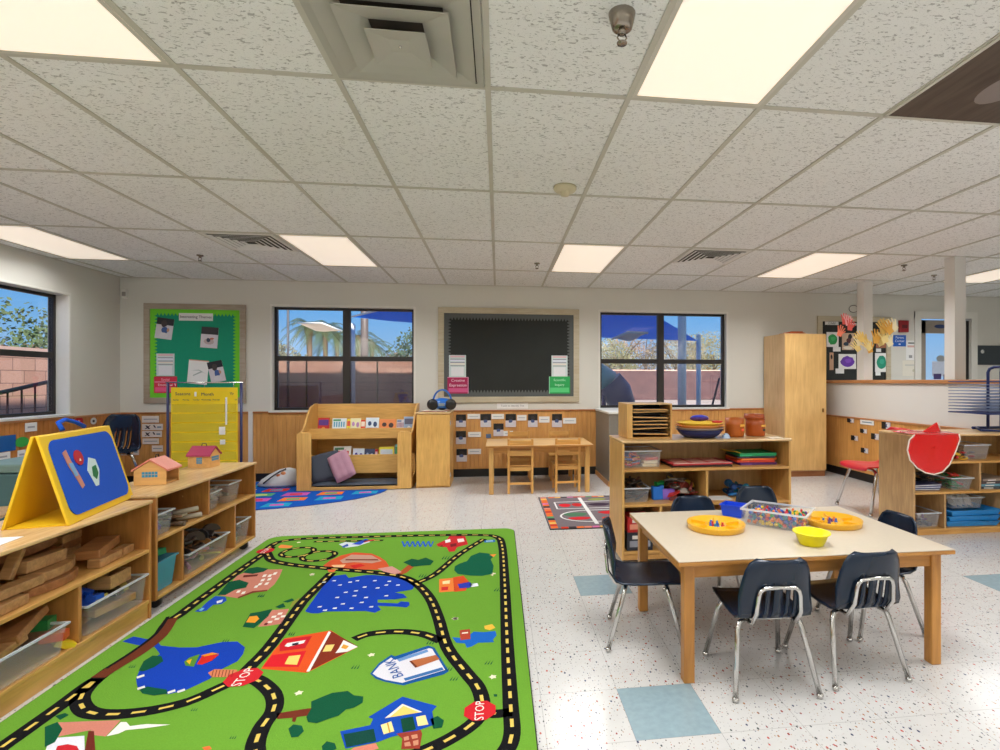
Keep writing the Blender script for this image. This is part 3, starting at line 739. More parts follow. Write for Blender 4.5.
shelf_unit('maple three-tier shelf at the right edge, with the red vinyl cloth hanging on it', 1.16, .385, .0, .805, [.585, .342], [(.60, .342, .567), (.285, .05, .324), (.85, .05, .324)], (3.27, 3.78, 0), 0, kick=.03, sidem=wood('weathered_maple', (196, 160, 112), 'z', dark=.7), edgem=PLYED)

# ---- activity table
def table(label, x0, x1, y0, y1, h, lw, topm, legm, ap, group=None, edge=.022, name='activity_table'):
    t = thing(name, label, 'table', ((x0+x1)/2, (y0+y1)/2, 0), 0, group); a, b = (x1-x0)/2, (y1-y0)/2
    M().bx(-a, a, -b, b, h-.004, h).obj('tabletop', topm, t, bevel=.002)
    M().bx(-a, a, -b, b, h-edge, h-.0045).obj('table_edge', HONEY, t, bevel=.004)
    i = .035
    for sx in (-1, 1):
        for sy in (-1, 1):
            cx, cy = sx*(a-i-lw/2), sy*(b-i-lw/2)
            M().bx(cx-lw/2, cx+lw/2, cy-lw/2, cy+lw/2, 0, h-edge-.001).obj('leg', legm, t, bevel=.005)
    q = i+lw
    for sy in (-1, 1): M().bx(-a+q, a-q, sy*(b-i-.02)-.009, sy*(b-i-.02)+.009, h-edge-ap, h-edge-.001).obj('apron', HONEY, t, bevel=.002)
    for sx in (-1, 1): M().bx(sx*(a-i-.02)-.009, sx*(a-i-.02)+.009, -b+q, b-q, h-edge-ap, h-edge-.001).obj('apron', wood('honey_wood_y', (200, 142, 70), 'y', dark=.72), t, bevel=.002)
    return t
table('large beige-topped wooden activity table with five or more navy chairs', .712, 1.94, 2.012, 2.80, .509, .046, LAM, HONEYZ, .062)
table('small honey wooden table in front of the beadboard wall', -.135, 1.04, 5.70, 6.42, .532, .05, wood('small_table_top', (222, 184, 130), 'x', dark=.82, rough=.3), MAPLEZ, .06, name='play_table')

# ---- moulded shell chair, sitter facing +y; 12 inch seat
def shell_chair(label, m, loc, rz, s=1.0, group='moulded shell chairs'):
    t = thing('shell_chair', label, 'chair', loc, rz, group)
    prof = [(.165, .278, .128), (.168, .290, .134), (.155, .300, .140), (.10, .302, .148), (.02, .296, .150), (-.06, .290, .148), (-.115, .292, .146),
            (-.145, .306, .146), (-.160, .332, .148), (-.168, .365, .147), (-.174, .40, .145), (-.180, .432, .141), (-.188, .465, .136), (-.196, .50, .127), (-.202, .530, .112), (-.206, .547, .085)]
    NU = 18; vs = []; fs = []
    for i, (y, z, w) in enumerate(prof):
        for j in range(NU+1):
            u = -1+2*j/NU; k = abs(u)**3
            back = min(1, max(0, (z-.305)/.08)) if i > 5 else 0
            vs.append((u*w, y+back*k*.030, z+(1-back)*k*.008))
    slots = {2, 5, 8, 9, 12, 15}
    for i in range(len(prof)-1):
        for j in range(NU):
            if 7 <= i <= 10 and j in (5, 7, 10, 12): continue
            a = i*(NU+1)+j
            fs.append((a, a+1, a+NU+2, a+NU+1))
    b = M(); b.add(vs, fs, 0, True)
    o = b.obj('seat_shell', m, t, solid=.008)
    o.modifiers[0].offset = 0
    # frame
    f = M(); r = .0105
    for y in (.09, -.095):
        f.tube([(-.105, y, .279), (-.09, y, .284), (.09, y, .284), (.105, y, .279)], r*.9, 8)
    f.obj('seat_frame', CHROME, t)
    lp = M(); q = []
    for x, z in ((-.088, .285), (-.088, .34), (-.082, .405), (-.076, .425), (-.06, .437), (0, .44), (.06, .437), (.076, .425), (.082, .405), (.088, .34), (.088, .285)):
        yb = -.176-.10*(z-.33)-(.0 if z > .3 else -.03); q.append((x, yb-.004, z))
    q = [(-.09, -.095, .282), (-.09, -.135, .280)]+q+[(.09, -.135, .280), (.09, -.095, .282)]
    lp.tube(q, .0085, 8); lp.obj('back_loop', CHROME, t)
    for sx in (-1, 1):
        for y, fy in ((.09, .165), (-.095, -.175)):
            l = M(); l.tube([(sx*.10, y, .281), (sx*.122, y+(fy-y)*.05, .270), (sx*.132, y+(fy-y)*.14, .245), (sx*.168, fy, .012)], r, 8)
            g = l.obj('leg', CHROME, t)
            M().lathe([(.001, 0), (.011, .001), (.014, .008), (.012, .017), (.004, .021)], (sx*.168, fy, 0), 12).obj('glide', CHROME, g)
    t.scale = (s, s, s)
    return t
c1 = shell_chair('navy chair at the left end of the large table, seen from the side', NAVY, (.705, 2.465, 0), R(-90-13))
dup(c1, (1.078, 2.075, 0), R(-3), 'navy chair on the near side of the table, left of the pair')
dup(c1, (1.488, 2.115, 0), R(3), 'navy chair on the near side of the table, right of the pair')
dup(c1, (1.86, 2.45, 0), R(90), 'navy chair tucked in at the right end of the large table')
dup(c1, (1.135, 2.80, 0), R(180), 'navy chair behind the large table, left of the two, mostly hidden')
dup(c1, (1.64, 3.03, 0), R(178), 'navy chair behind the large table, right of the two, beside the clear bin')
dup(c1, (-4.16, 6.12, .0065), R(172), 'large navy chair by the left corner wall, under the green board', scale=1.56)
shell_chair('red chair with chrome legs behind the right-hand shelf', mat('red_plastic', (206, 34, 44), .3), (3.58, 4.60, 0), R(90), 1.42, group=None)

# ---- small ladder-back chairs, facing +y
def wood_chair(label, loc, rz):
    t = thing('wooden_chair', label, 'chair', loc, rz, 'small wooden ladder-back chairs')
    m = wood('chair_maple', (224, 172, 96), 'z', dark=.8); mx = wood('chair_maple_x', (228, 178, 102), 'x', dark=.8)
    for sx in (-1, 1):
        M().prism([(sx*.128-.013, -.145, 0), (sx*.128+.013, -.145, 0), (sx*.128+.013, -.145+.028, 0), (sx*.128-.013, -.145+.028, 0)], (0, -.02, .60)).obj('leg', m, t, bevel=.003)
        M().bx(sx*.128-.013, sx*.128+.013, .115, .143, 0, .295).obj('leg', m, t, bevel=.003)
        M().bx(sx*.128-.008, sx*.128+.008, -.117, .115, .12, .145).obj('stretcher', m, t, bevel=.002)
    M().bx(-.15, .15, -.12, .155, .296, .312).obj('seat', mx, t, bevel=.006)
    for z in (.555, .445): M().bx(-.115, .115, -.15-(z-.3)*.03, -.138-(z-.3)*.03, z-.03, z+.03).obj('back_slat', mx, t, bevel=.004)
    M().bx(-.115, .115, -.142, -.13, .25, .29).obj('back_slat', mx, t, bevel=.003)
    M().bx(-.115, .115, -.140, -.13, .10, .125).obj('stretcher', mx, t, bevel=.002)
    M().bx(-.115, .115, .125, .137, .22, .29).obj('front_rail', mx, t, bevel=.002)
    return t
w1 = wood_chair('little wooden chair at the small table, near side left', (.245, 5.88, 0), R(-2))
def wc(l, loc, rz): dup(w1, loc, rz, l)
wc('little wooden chair at the small table, near side right', (.76, 5.90, 0), R(1))
wc('little wooden chair behind the small table, left one, against the wall', (.26, 6.58, 0), R(180))
wc('little wooden chair behind the small table, right one, against the wall', (.78, 6.60, 0), R(178))

# ---- book nook with bookshelf back
def nook():
    X0, X1, YA, YB = -2.225, -.985, 6.16, 6.80
    t = thing('reading_nook', 'maple reading nook with book racks, curved sides and a floor cushion', 'bookcase', ((X0+X1)/2, YA, .0065)); a = (X1-X0)/2
    m, mz = wood('nook_maple', (222, 176, 100), 'x', dark=.82), wood('nook_maple_z', (222, 176, 100), 'z', dark=.82)
    D = YB-YA
    for sx, x in ((-1, -a), (1, a-.155)):
        M().prism([(x, 0, 0), (x+.155, 0, 0), (x+.155, 0, .625), (x+.125, 0, .655), (x+.03, 0, .655), (x, 0, .625)], (0, .022, 0)).obj('front_post', mz, t, bevel=.006)
    for x in (-a, a-.02):
        pr = [(0.024, 0), (D, 0), (D, .95), (D-.10, .95)]
        for k in range(9):
            q = k/8; pr.append((D-.12-q*(D-.16), .935-.30*(q-.16*math.sin(2*math.pi*q))))
        pr += [(.024, .60), (.024, .42), (.30, .36), (.30, .14), (.024, .10)]
        M().prism([(x, y, z) for y, z in pr], (.02, 0, 0)).obj('side_panel', mz, t, bevel=.003)
    M().bx(-a+.02, a-.02, D-.02, D, .02, .945).obj('back_panel', m, t, bevel=.003)
    M().bx(-a+.02, a-.02, .33, .345, .54, .665).obj('upper_rack_front', m, t, bevel=.003)
    M().bx(-a+.02, a-.02, .345, D-.02, .54, .552).obj('upper_rack_floor', m, t)
    M().bx(-a+.02, a-.02, .30, .315, .135, .355).obj('lower_rack_front', m, t, bevel=.003)
    M().bx(-a+.02, a-.02, .315, D-.02, .135, .147).obj('lower_rack_floor', m, t)
    M().bx(-a+.155, a-.155, .0, .022, 0, .035).obj('front_rail', m, t, bevel=.003)
    M().bx(-a+.02, a-.02, .024, .29, .004, .02).obj('nook_floor', m, t)
    return t, a
nk, na = nook()
NX, NY = -1.605, 6.16
# cushions
def cushion(name, label, cat, w, d, h, m, loc, rot, tuft=False, group=None):
    t = thing(name, label, cat, loc, 0, group); t.rotation_euler = rot
    n = 14; vs = []
    for s in (1, -1):
        for i in range(n+1):
            for j in range(n+1):
                u, v = -1+2*i/n, -1+2*j/n
                e = max(0, (1-u**6)*(1-v**6))**.5; z = e*h/2
                if tuft: z *= .78+.22*abs(math.sin(math.pi*1.5*(u+1)/1)*math.sin(math.pi*1.5*(v+1)))
                k = 1-.05*(u*u*v*v)
                vs.append((u*w/2*k, v*d/2*k, s*z))
    N1 = (n+1)**2; fs = []
    for i in range(n):
        for j in range(n):
            a = i*(n+1)+j; fs += [(a, a+n+1, a+n+2, a+1), (N1+a, N1+a+1, N1+a+n+2, N1+a+n+1)]
    b = M(); b.add(vs, fs, 0, True); b.obj('cushion_cover', m, t)
    b = M(); pts = []
    for u, v in [(-1+2*i/10, -1) for i in range(10)]+[(1, -1+2*i/10) for i in range(10)]+[(1-2*i/10, 1) for i in range(10)]+[(-1, 1-2*i/10) for i in range(10)]:
        k = 1-.05*(u*u*v*v); pts.append((u*w/2*k, v*d/2*k, 0))
    b.tube(pts, .004, 6, closed=True); b.obj('piping', m, t)
    return t
cushion('floor_mat', 'dark blue-grey floor mat lying inside the reading nook', 'cushion', .98, .27, .06, mat('mat_slate', (58, 66, 78), .6), (NX, NY+.157, .059), (0, 0, 0))
cushion('throw_cushion', 'dark slate cushion leaning inside the reading nook, left one', 'cushion', .34, .34, .10, mat('cushion_slate', (60, 66, 78), .8, bump=.3, scale=60), (NX-.36, NY+.165, .245), (R(64), R(-14), R(12)))
cushion('throw_cushion', 'dusty pink tufted cushion leaning in the reading nook', 'cushion', .23, .33, .085, mat('cushion_pink', (176, 132, 148), .85, bump=.3, scale=60), (NX-.16, NY+.075, .268), (R(68), R(-27), R(4)), True)
# books on the racks
BK = {}
def cover(rgb): return mat('cover_%d_%d_%d' % rgb, rgb, .45, noise=.04)
def book(x, w, h, y, z, lean, c1, c2, c3, label, group, style=0):
    t = thing('picture_book', label, 'book', (x, y, z+.0065), 0, group); t.rotation_euler = (R(-lean), 0, 0)
    M().bx(-w/2, w/2, 0, .008, 0, h).obj('book_cover', cover(c1), t, bevel=.001)
    a = M(); b = M()
    if style == 0:
        a.bx(-w*.42, w*.42, -.0006, -.0001, h*.62, h*.9); b.ball((0, -.0001, h*.36), (w*.22, .0012, h*.18))
    elif style == 1:
        a.ball((-w*.2, -.0001, h*.7), (w*.14, .0012, h*.12)); a.ball((w*.22, -.0001, h*.66), (w*.15, .0012, h*.14)); b.bx(-w*.4, w*.4, -.0006, -.0001, h*.3, h*.48)
    else:
        for k in range(5): a.bx(-w*.4+k*w*.17, -w*.3+k*w*.17, -.0006, -.0001, h*.55, h*.82)
        b.bx(-w*.44, w*.1, -.0006, -.0001, h*.86, h*.95)
    a.obj('cover_art', cover(c2), t); b.obj('cover_art', cover(c3), t)
    return t
top = [(-2.06, .13, .24, (196, 50, 40), (90, 50, 130), (230, 150, 60), 'red and purple picture book at the far left of the upper rack', 0),
       (-1.885, .16, .23, (222, 228, 230), (90, 160, 190), (70, 150, 90), 'pale blue and white picture book, upper rack left', 2),
       (-1.775, .04, .22, (236, 214, 60), (220, 90, 60), (80, 130, 90), 'narrow yellow book strip on the upper rack', 0),
       (-1.70, .12, .23, (232, 226, 180), (190, 140, 190), (120, 160, 90), 'cream and yellow picture book on the upper rack', 1),
       (-1.61, .05, .21, (222, 70, 40), (240, 220, 200), (180, 40, 40), 'narrow red book on the upper rack', 0),
       (-1.505, .15, .235, (214, 226, 234), (50, 70, 110), (190, 80, 90), 'white picture book with blue figures on the upper rack', 1),
       (-1.325, .19, .215, (232, 140, 80), (60, 40, 40), (160, 60, 40), 'orange picture book with dark eyes on the upper rack', 1),
       (-1.175, .09, .21, (214, 204, 206), (150, 90, 110), (110, 130, 160), 'pale pink picture book on the upper rack', 2),
       (-1.075, .12, .245, (150, 170, 196), (90, 90, 110), (220, 220, 220), 'blue-grey picture book at the right of the upper rack', 0)]
low = [(-1.845, .20, .235, (222, 218, 210), (200, 70, 70), (60, 110, 80), 'white picture book with red title, left of the lower rack', 2),
       (-1.66, .13, .205, (206, 216, 230), (60, 60, 150), (200, 60, 60), 'blue and white picture book on the lower rack', 1),
       (-1.53, .12, .20, (50, 60, 90), (150, 160, 180), (190, 190, 200), 'dark navy picture book on the lower rack', 1),
       (-1.455, .03, .19, (196, 40, 50), (230, 200, 200), (120, 30, 40), 'narrow red book on the lower rack', 0),
       (-1.335, .17, .22, (234, 218, 60), (196, 206, 214), (120, 140, 80), 'yellow picture book with grey top on the lower rack', 0),
       (-1.21, .06, .25, (130, 200, 200), (70, 150, 90), (60, 110, 110), 'pale teal picture book behind, right of the lower rack', 0),
       (-1.14, .05, .22, (70, 170, 80), (220, 230, 220), (40, 90, 60), 'narrow green picture book at the right of the lower rack', 0)]
for i, (x, w, h, a, b_, c, lab, st) in enumerate(top): book(x, w, h, NY+.36+.012*(i % 2), .554, 12, a, b_, c, lab, 'picture books on the upper rack', st)
for i, (x, w, h, a, b_, c, lab, st) in enumerate(low): book(x, w, h+.07, NY+.33+.012*(i % 2), .149, 12, a, b_, c, lab, 'picture books on the lower rack', st)
# fabric bag left of the nook
t = thing('fabric_bag', 'white and orange patterned fabric bag slumped left of the reading nook', 'bag', (-2.55, 6.52, .009))
b = M(); n = 16; vs = []
for k, (z, rx, ry, ox) in enumerate([(0, .20, .12, 0), (.02, .225, .135, 0), (.08, .20, .115, .02), (.14, .15, .085, .06), (.19, .09, .05, .10), (.205, .03, .02, .11)]):
    vs += [(ox+rx*math.cos(6.2832*j/n)*(1+.05*math.sin(3*j)), ry*math.sin(6.2832*j/n), z) for j in range(n)]
b.add(vs, [(i*n+j, i*n+(j+1) % n, (i+1)*n+(j+1) % n, (i+1)*n+j) for i in range(5) for j in range(n)]+[tuple(range(n))[::-1], tuple(range(5*n, 6*n))], 0, True)
b.obj('bag_body', mat('bag_white', (206, 208, 210), .8), t)
b = M(); b.tube([(-.12, -.12, .05), (-.02, -.125, .13), (.05, -.09, .18), (.10, -.05, .2)], .008, 6); b.obj('bag_strap', mat('bag_dark', (60, 56, 60), .8), t)
for k, (x, z, c) in enumerate([(.03, .125, (206, 110, 60)), (-.02, .09, (150, 70, 50)), (.08, .155, (222, 140, 90)), (.06, .10, (90, 60, 60))]):
    M().ball((x, -.10+.3*z*.5, z), (.028, .012, .022)).obj('printed_patch', cover(c), t)

# ---- narrow cabinet, wall cabinet, tall cabinet, grey counter
t = thing('low_cabinet', 'narrow waist-high maple cabinet between the reading nook and the photo cards', 'cabinet', (-.745, 6.19, 0)); mz = wood('cab_maple', (224, 178, 100), 'z', dark=.84)
M().bx(-.19, .19, .02, .48, 0, .852).obj('cabinet_body', mz, t, bevel=.004)
M().bx(-.188, .188, 0, .018, .02, .846).obj('cabinet_door', mz, t, bevel=.003)
M().bx(-.20, .20, -.005, .485, .853, .872).obj('cabinet_top', BIRCH, t, bevel=.004)
for z in (.12, .72): M().bx(.19, .197, .015, .04, z, z+.05).obj('hinge', CHROME, t)
t = thing('storage_cabinet', 'tall plain maple storage cabinet against the back wall', 'cabinet', (3.93, 6.30, 0)); W_ = .28
cm = wood('tall_cab_side', (214, 182, 138), 'z', dark=.84, scale=3); cd = wood('tall_cab_door', (226, 188, 124), 'z', dark=.86, scale=3)
M().bx(-W_-.01, W_, .02, .545, .07, 1.845).obj('cabinet_body', cm, t, bevel=.003)
M().bx(-W_-.008, W_-.002, .0, .018, .085, 1.835).obj('cabinet_door', cd, t, bevel=.003)
M().bx(-W_-.005, W_, .03, .54, 0, .07).obj('plinth', wood('plinth', (168, 112, 70), 'x'), t)
M().bx(W_-.06, W_-.045, -.018, 0, .83, .88).obj('lock_latch', mat('brass', (150, 110, 60), .3, metal=1), t)
t = thing('folded_cloth', 'orange folded cloth lying on top of the tall cabinet', 'cloth', (3.86, 6.50, 1.846))
b = M()
for i, (w, d, z, r) in enumerate([(.30, .16, .008, .05), (.24, .13, .022, .2), (.16, .10, .034, -.1)]): b.obj if 0 else b.obx((0.02*i, 0, z), (w, d, .014), r)
b.obj('cloth_folds', mat('cloth_orange', (176, 86, 44), .85), t, bevel=.006)
t = thing('low_counter', 'low grey counter with white top, jutting from under the right window', 'cabinet', (1.28, 6.0, 0))
M().bx(0, .55, 0, .84, .06, .845).obj('counter_body', mat('laminate_grey', (128, 122, 112), .5, noise=.1, scale=30), t, bevel=.003)
M().bx(-.012, .56, -.012, .84, .846, .872).obj('counter_top', WHITE, t, bevel=.004)
M().bx(-.008, .55, 0, .84, 0, .058).obj('plinth', HONEY, t)
# ================================================================ SMALL THINGS
def flat(rgb): return cover(rgb)
# ---- rotated-shelf helper: world point for local (x, y) of a left unit
def SAw(x, y): return (-1.80-y, SA+x)
def SBw(x, y): return (-1.79-y, SB+x)
CLR = plastic_clear('clear_plastic', (216, 222, 228), .13, .12)
CLRB = plastic_clear('blue_tint_plastic', (96, 190, 220), .5, .2)
def bin_(label, w, d, h, loc, rz=0, m=CLR, group='storage bins on the shelves', flare=1.14, name='storage_bin'):
    t = thing(name, label, 'bin', loc, rz, group); th = .003
    b = M(); a, c = w/2, d/2; A, C_ = a*flare, c*flare
    o = [(-a, -c, 0), (a, -c, 0), (a, c, 0), (-a, c, 0), (-A, -C_, h), (A, -C_, h), (A, C_, h), (-A, C_, h)]
    b.add(o, [(0, 3, 2, 1), (0, 1, 5, 4), (1, 2, 6, 5), (2, 3, 7, 6), (3, 0, 4, 7)])
    b.obj('bin_body', m, t, solid=th, loc=(0, 0, .002))
    r = M(); k = .009
    for q in ((-A-k, A+k, -C_-k, -C_), (-A-k, A+k, C_, C_+k), (-A-k, -A, -C_, C_), (A, A+k, -C_, C_)): r.bx(*q, h-.004, h+.004)
    r.obj('bin_rim', plastic_clear('clear_rim', (226, 230, 236), .7, .2) if m is CLR else CLRB, t)
    return t
SHAPES = ['block', 'ball', 'ring', 'bar', 'half', 'tri']
PROTO = {}
def toy(kind, s, rgb, loc, rot, name, label, cat, group):
    key = (kind, rgb)
    if key not in PROTO:
        b = M()
        if kind == 'block': b.bx(-.5, .5, -.32, .32, 0, .4)
        elif kind == 'ball': b.ball((0, 0, .35), (.38, .38, .35), n=10, k=6)
        elif kind == 'ring':
            b.tube([(.4*math.cos(a), .4*math.sin(a), .12) for a in [6.2832*i/12 for i in range(12)]], .12, 6, closed=True)
        elif kind == 'bar': b.tube([(-.7, 0, .14), (-.2, .06, .16), (.7, 0, .14)], .13, 7)
        elif kind == 'half': b.prism([(.5*math.cos(a), 0-.18, .5*math.sin(a)) for a in [3.1416*i/10 for i in range(11)]], (0, .36, 0))
        elif kind == 'tri': b.prism([(-.45, -.2, 0), (.45, -.2, 0), (0, -.2, .7)], (0, .4, 0))
        elif kind == 'bear':
            b.lathe([(.001, 0), (.30, .0), (.34, .2), (.26, .48), (.12, .56), (.001, .57)], n=9); b.ball((0, 0, .72), .24, n=8, k=6)
            b.ball((-.17, 0, .92), .09, n=6, k=4); b.ball((.17, 0, .92), .09, n=6, k=4); b.ball((-.3, -.12, .34), .11, n=6, k=4); b.ball((.3, -.12, .34), .11, n=6, k=4)
        elif kind == 'log': b.tube([(-.8, 0, .2), (.8, 0, .2)], [.2, .19], 8)
        elif kind == 'plate': b.bx(-.8, .8, -.5, .5, 0, .1)
        elif kind == 'leaf': b.prism([(-.8, 0, 0), (-.3, .35, 0), (.5, .3, 0), (.9, 0, 0), (.4, -.3, 0), (-.4, -.33, 0)], (0, 0, .12))
        PROTO[key] = b
        o = b.obj(name, mat('toy_%d_%d_%d' % rgb, rgb, .4, noise=.05))
    else:
        o = bpy.data.objects.new(name, PROTO[key].me); col.objects.link(o)
    PROTO[key].me = o.data
    o.location = loc; o.rotation_euler = rot; o.scale = (s, s, s)
    return tag(o, label, cat, group)
def heap(c, w, d, z, n, s, kinds, cols, name, label, cat, group, rz=0, layers=2, tilt=.35):
    """pieces laid in jittered cells, layer over layer"""
    s *= 1.3; per = max(1, math.ceil(n/layers)); nx = max(1, round(math.sqrt(per*w/d))); ny = max(1, math.ceil(per/nx)); k = 0
    for L_ in range(layers):
        for i in range(nx):
            for j in range(ny):
                if k >= n: return
                u = (-.5+(i+.5)/nx)*w*(1-.12*L_)+random.uniform(-.1, .1)*w/nx; v = (-.5+(j+.5)/ny)*d*(1-.12*L_)+random.uniform(-.1, .1)*d/ny
                x = c[0]+u*math.cos(rz)-v*math.sin(rz); y = c[1]+u*math.sin(rz)+v*math.cos(rz)
                toy(random.choice(kinds), s*random.uniform(.85, 1.15), random.choice(cols), (x, y, z+L_*s*.55), (random.uniform(-tilt, tilt), random.uniform(-tilt, tilt), random.uniform(0, 6.28)), name, label, cat, group); k += 1
BRN = [(120, 84, 52), (150, 106, 64), (86, 60, 42), (60, 48, 40)]
MIX = [(200, 50, 50), (230, 190, 50), (50, 90, 180), (60, 140, 80), (220, 120, 50)]

# ---- far left unit (A)
def inA(x, y=.19): return SAw(x, y)
x, y = inA(.635); bin_('clear bin of brown wooden animals, upper shelf of the far left unit', .17, .26, .115, (x, y, .391), R(90))
heap((x, y), .14, .22, .42, 24, .05, ['leaf', 'log', 'ring'], BRN+[(206, 160, 90)], 'toy_animal_piece', 'brown wooden toy piece in the upper clear bin of the far left unit', 'toy', 'brown wooden toys in the upper bin', layers=3)
x, y = inA(.90, .17); bin_('small clear bin at the far end of the upper shelf, far left unit', .14, .24, .13, (x, y, .391), R(90))
heap((x, y), .11, .18, .42, 14, .045, ['block', 'log'], [(180, 160, 130), (140, 120, 90), (110, 90, 70)], 'toy_piece', 'tan toy piece in the small bin at the far end of the upper shelf', 'toy', 'tan toys in the far small bin', layers=2)
x, y = inA(.10, .13); bin_('clear bin of purple and blue shapes, near end of the upper shelf, far left unit', .13, .2, .12, (x, y, .391), R(90))
heap((x, y), .10, .16, .41, 24, .045, ['block', 'tri', 'half'], [(130, 110, 190), (180, 160, 220), (200, 210, 230), (110, 130, 200)], 'plastic_shape', 'purple or pale blue plastic shape in the near clear bin', 'toy', 'purple and blue shapes in the near bin', layers=3)
x, y = inA(.33, .16)
heap((x, y), .24, .26, .391, 22, .055, ['leaf', 'log', 'ring', 'bar'], [(140, 108, 74), (166, 138, 100), (98, 76, 56), (190, 180, 160)], 'wooden_twig', 'brown wooden piece loose in the middle of the upper shelf, far left unit', 'toy', 'loose wooden pieces on the upper shelf', rz=R(90), layers=2, tilt=.2)
x, y = inA(.13, .15); t = bin_('blue translucent tub, lower near corner of the far left unit', .15, .22, .165, (x, y, .081), R(90), m=CLRB, flare=1.16)
heap((x, y), .13, .2, .245, 6, .06, ['block', 'plate'], [(30, 130, 80), (40, 150, 96), (24, 110, 70)], 'green_toy', 'green plastic toy on top of the blue tub', 'toy', 'green toys in the blue tub', layers=1, tilt=.15)
x, y = inA(.545, .15); bin_('large clear bin heaped with dark animals, lower middle of the far left unit', .42, .25, .125, (x, y, .081), R(90), flare=1.1)
heap((x, y), .38, .22, .10, 14, .07, ['leaf', 'bar', 'half'], [(190, 180, 90), (180, 110, 140), (110, 120, 110), (60, 60, 60)], 'plastic_animal', 'muted plastic animal low inside the large clear bin of the far left unit', 'toy', 'plastic animals low in the large bin', rz=R(90), layers=2)
heap((x, y), .40, .22, .185, 34, .075, ['leaf', 'bar', 'ring', 'half'], [(46, 38, 34), (64, 48, 36), (36, 34, 36), (150, 100, 60)], 'dark_plastic_animal', 'dark brown plastic animal heaped on top of the large clear bin', 'toy', 'dark plastic animals on the large bin', rz=R(90), layers=2)
x, y = inA(.99, .14); bin_('grey clear bin at the lower far end of the far left unit', .17, .22, .15, (x, y, .081), R(90))
heap((x, y), .14, .18, .10, 12, .055, ['block', 'log'], [(150, 146, 140), (120, 116, 110), (176, 170, 160)], 'grey_toy', 'grey toy piece in the lower far bin', 'toy', 'grey toys in the lower far bin', layers=2)

# ---- near left unit (B): wooden unit blocks
def plank(name, label, w, d, h, loc, rot, m=BLOCKW, group='wooden blocks on the near left shelf'):
    o = M().bx(-w/2, w/2, -d/2, d/2, 0, h).obj(name, m, bevel=.004); o.location = loc; o.rotation_euler = rot
    return tag(o, label, 'wooden block', group)
def arc(label, r, th, h, a0, a1, loc, rot, m=BLOCKD):
    b = M(); n = 14; pr = [((r-th)*math.cos(a0+(a1-a0)*i/n), (r-th)*math.sin(a0+(a1-a0)*i/n), 0) for i in range(n+1)]+[(r*math.cos(a1-(a1-a0)*i/n), r*math.sin(a1-(a1-a0)*i/n), 0) for i in range(n+1)]
    o = b.prism(pr, (0, 0, h)).obj('curved_block', m, bevel=.003); o.location = loc; o.rotation_euler = rot
    return tag(o, label, 'wooden block', 'wooden blocks on the near left shelf')
S0 = .361
def B(px, py, y, z):     # point on the near unit seen at a pixel, at depth y behind its front edge
    xx = -1.79-y; Y_, Z_ = atX(px, py, xx); return (xx, Y_, z)
# along y on the shelf
plank('wooden_block', 'long pale block lying on the upper shelf, below the tilted brown plank', .055, .16, .04, (-1.862, 2.765, S0), (0, 0, R(3)), BLOCKW)
plank('wooden_block', 'small square pale block at the far end of the upper shelf', .05, .085, .038, (-1.872, 2.905, S0), (0, 0, R(4)), BLOCKW)
plank('wooden_block', 'flat brown plank lying across the pale block, far end of the upper shelf', .10, .23, .042, (-1.925, 2.81, S0+.042), (R(3), 0, R(14)), BLOCKD)
for k, lab in enumerate(['lowest', 'second', 'third', 'topmost']):
    plank('wooden_block', lab+' of the four short blocks stacked at the back of the upper shelf', .07, .13, .034, (-2.075+.004*k, 2.80, S0+.0345*k), (0, 0, R(3*k-4)), [BLOCKD, BLOCKW][k % 2])
arc('large curved block lying lowest in the middle of the upper shelf', .26, .07, .036, R(-32), R(34), (-2.09, 2.475, S0), (0, 0, 0))
arc('large curved block, second from below in the middle pile', .27, .07, .038, R(-30), R(42), (-2.125, 2.49, S0+.037), (0, 0, R(3)), BLOCKW)
plank('wooden_block', 'straight thick block resting on the front of the curved pile', .05, .225, .05, (-1.93, 2.50, S0+.077), (R(-3), 0, R(4)), BLOCKW)
arc('curved block behind the thick straight one, lower of the two slim ones', .24, .05, .036, R(-32), R(34), (-2.215, 2.60, S0+.077), (0, 0, R(-4)))
arc('slim curved block leaning at the very top of the pile', .24, .045, .034, R(-40), R(26), (-2.225, 2.585, S0+.114), (R(4), R(-3), R(2)))
plank('wooden_block', 'long straight block at the front of the near shelf, lower one', .06, .24, .038, (-1.845, 2.185, S0), (0, 0, R(3)), BLOCKW)
plank('wooden_block', 'long straight block at the front, resting on the lower one', .06, .25, .038, (-1.875, 2.265, S0+.042), (R(2), 0, R(-8)), BLOCKW)
plank('wooden_block', 'short block with a dark slot leaning on the pile', .04, .03, .12, (-1.93, 2.335, S0+.082), (R(-24), R(8), R(10)), BLOCKW)
plank('wooden_block', 'pale block at the left edge of the photo on the upper shelf', .07, .16, .04, (-1.98, 2.20, S0+.086), (0, 0, R(10)), BLOCKW)
plank('wooden_block', 'brown block under the pale one at the left edge', .08, .2, .042, (-1.99, 2.19, S0+.043), (0, 0, R(6)), BLOCKD)
plank('wooden_block', 'dark block at the bottom of the pile by the left edge', .09, .2, .042, (-1.99, 2.19, S0), (0, 0, R(-3)), BLOCKD)
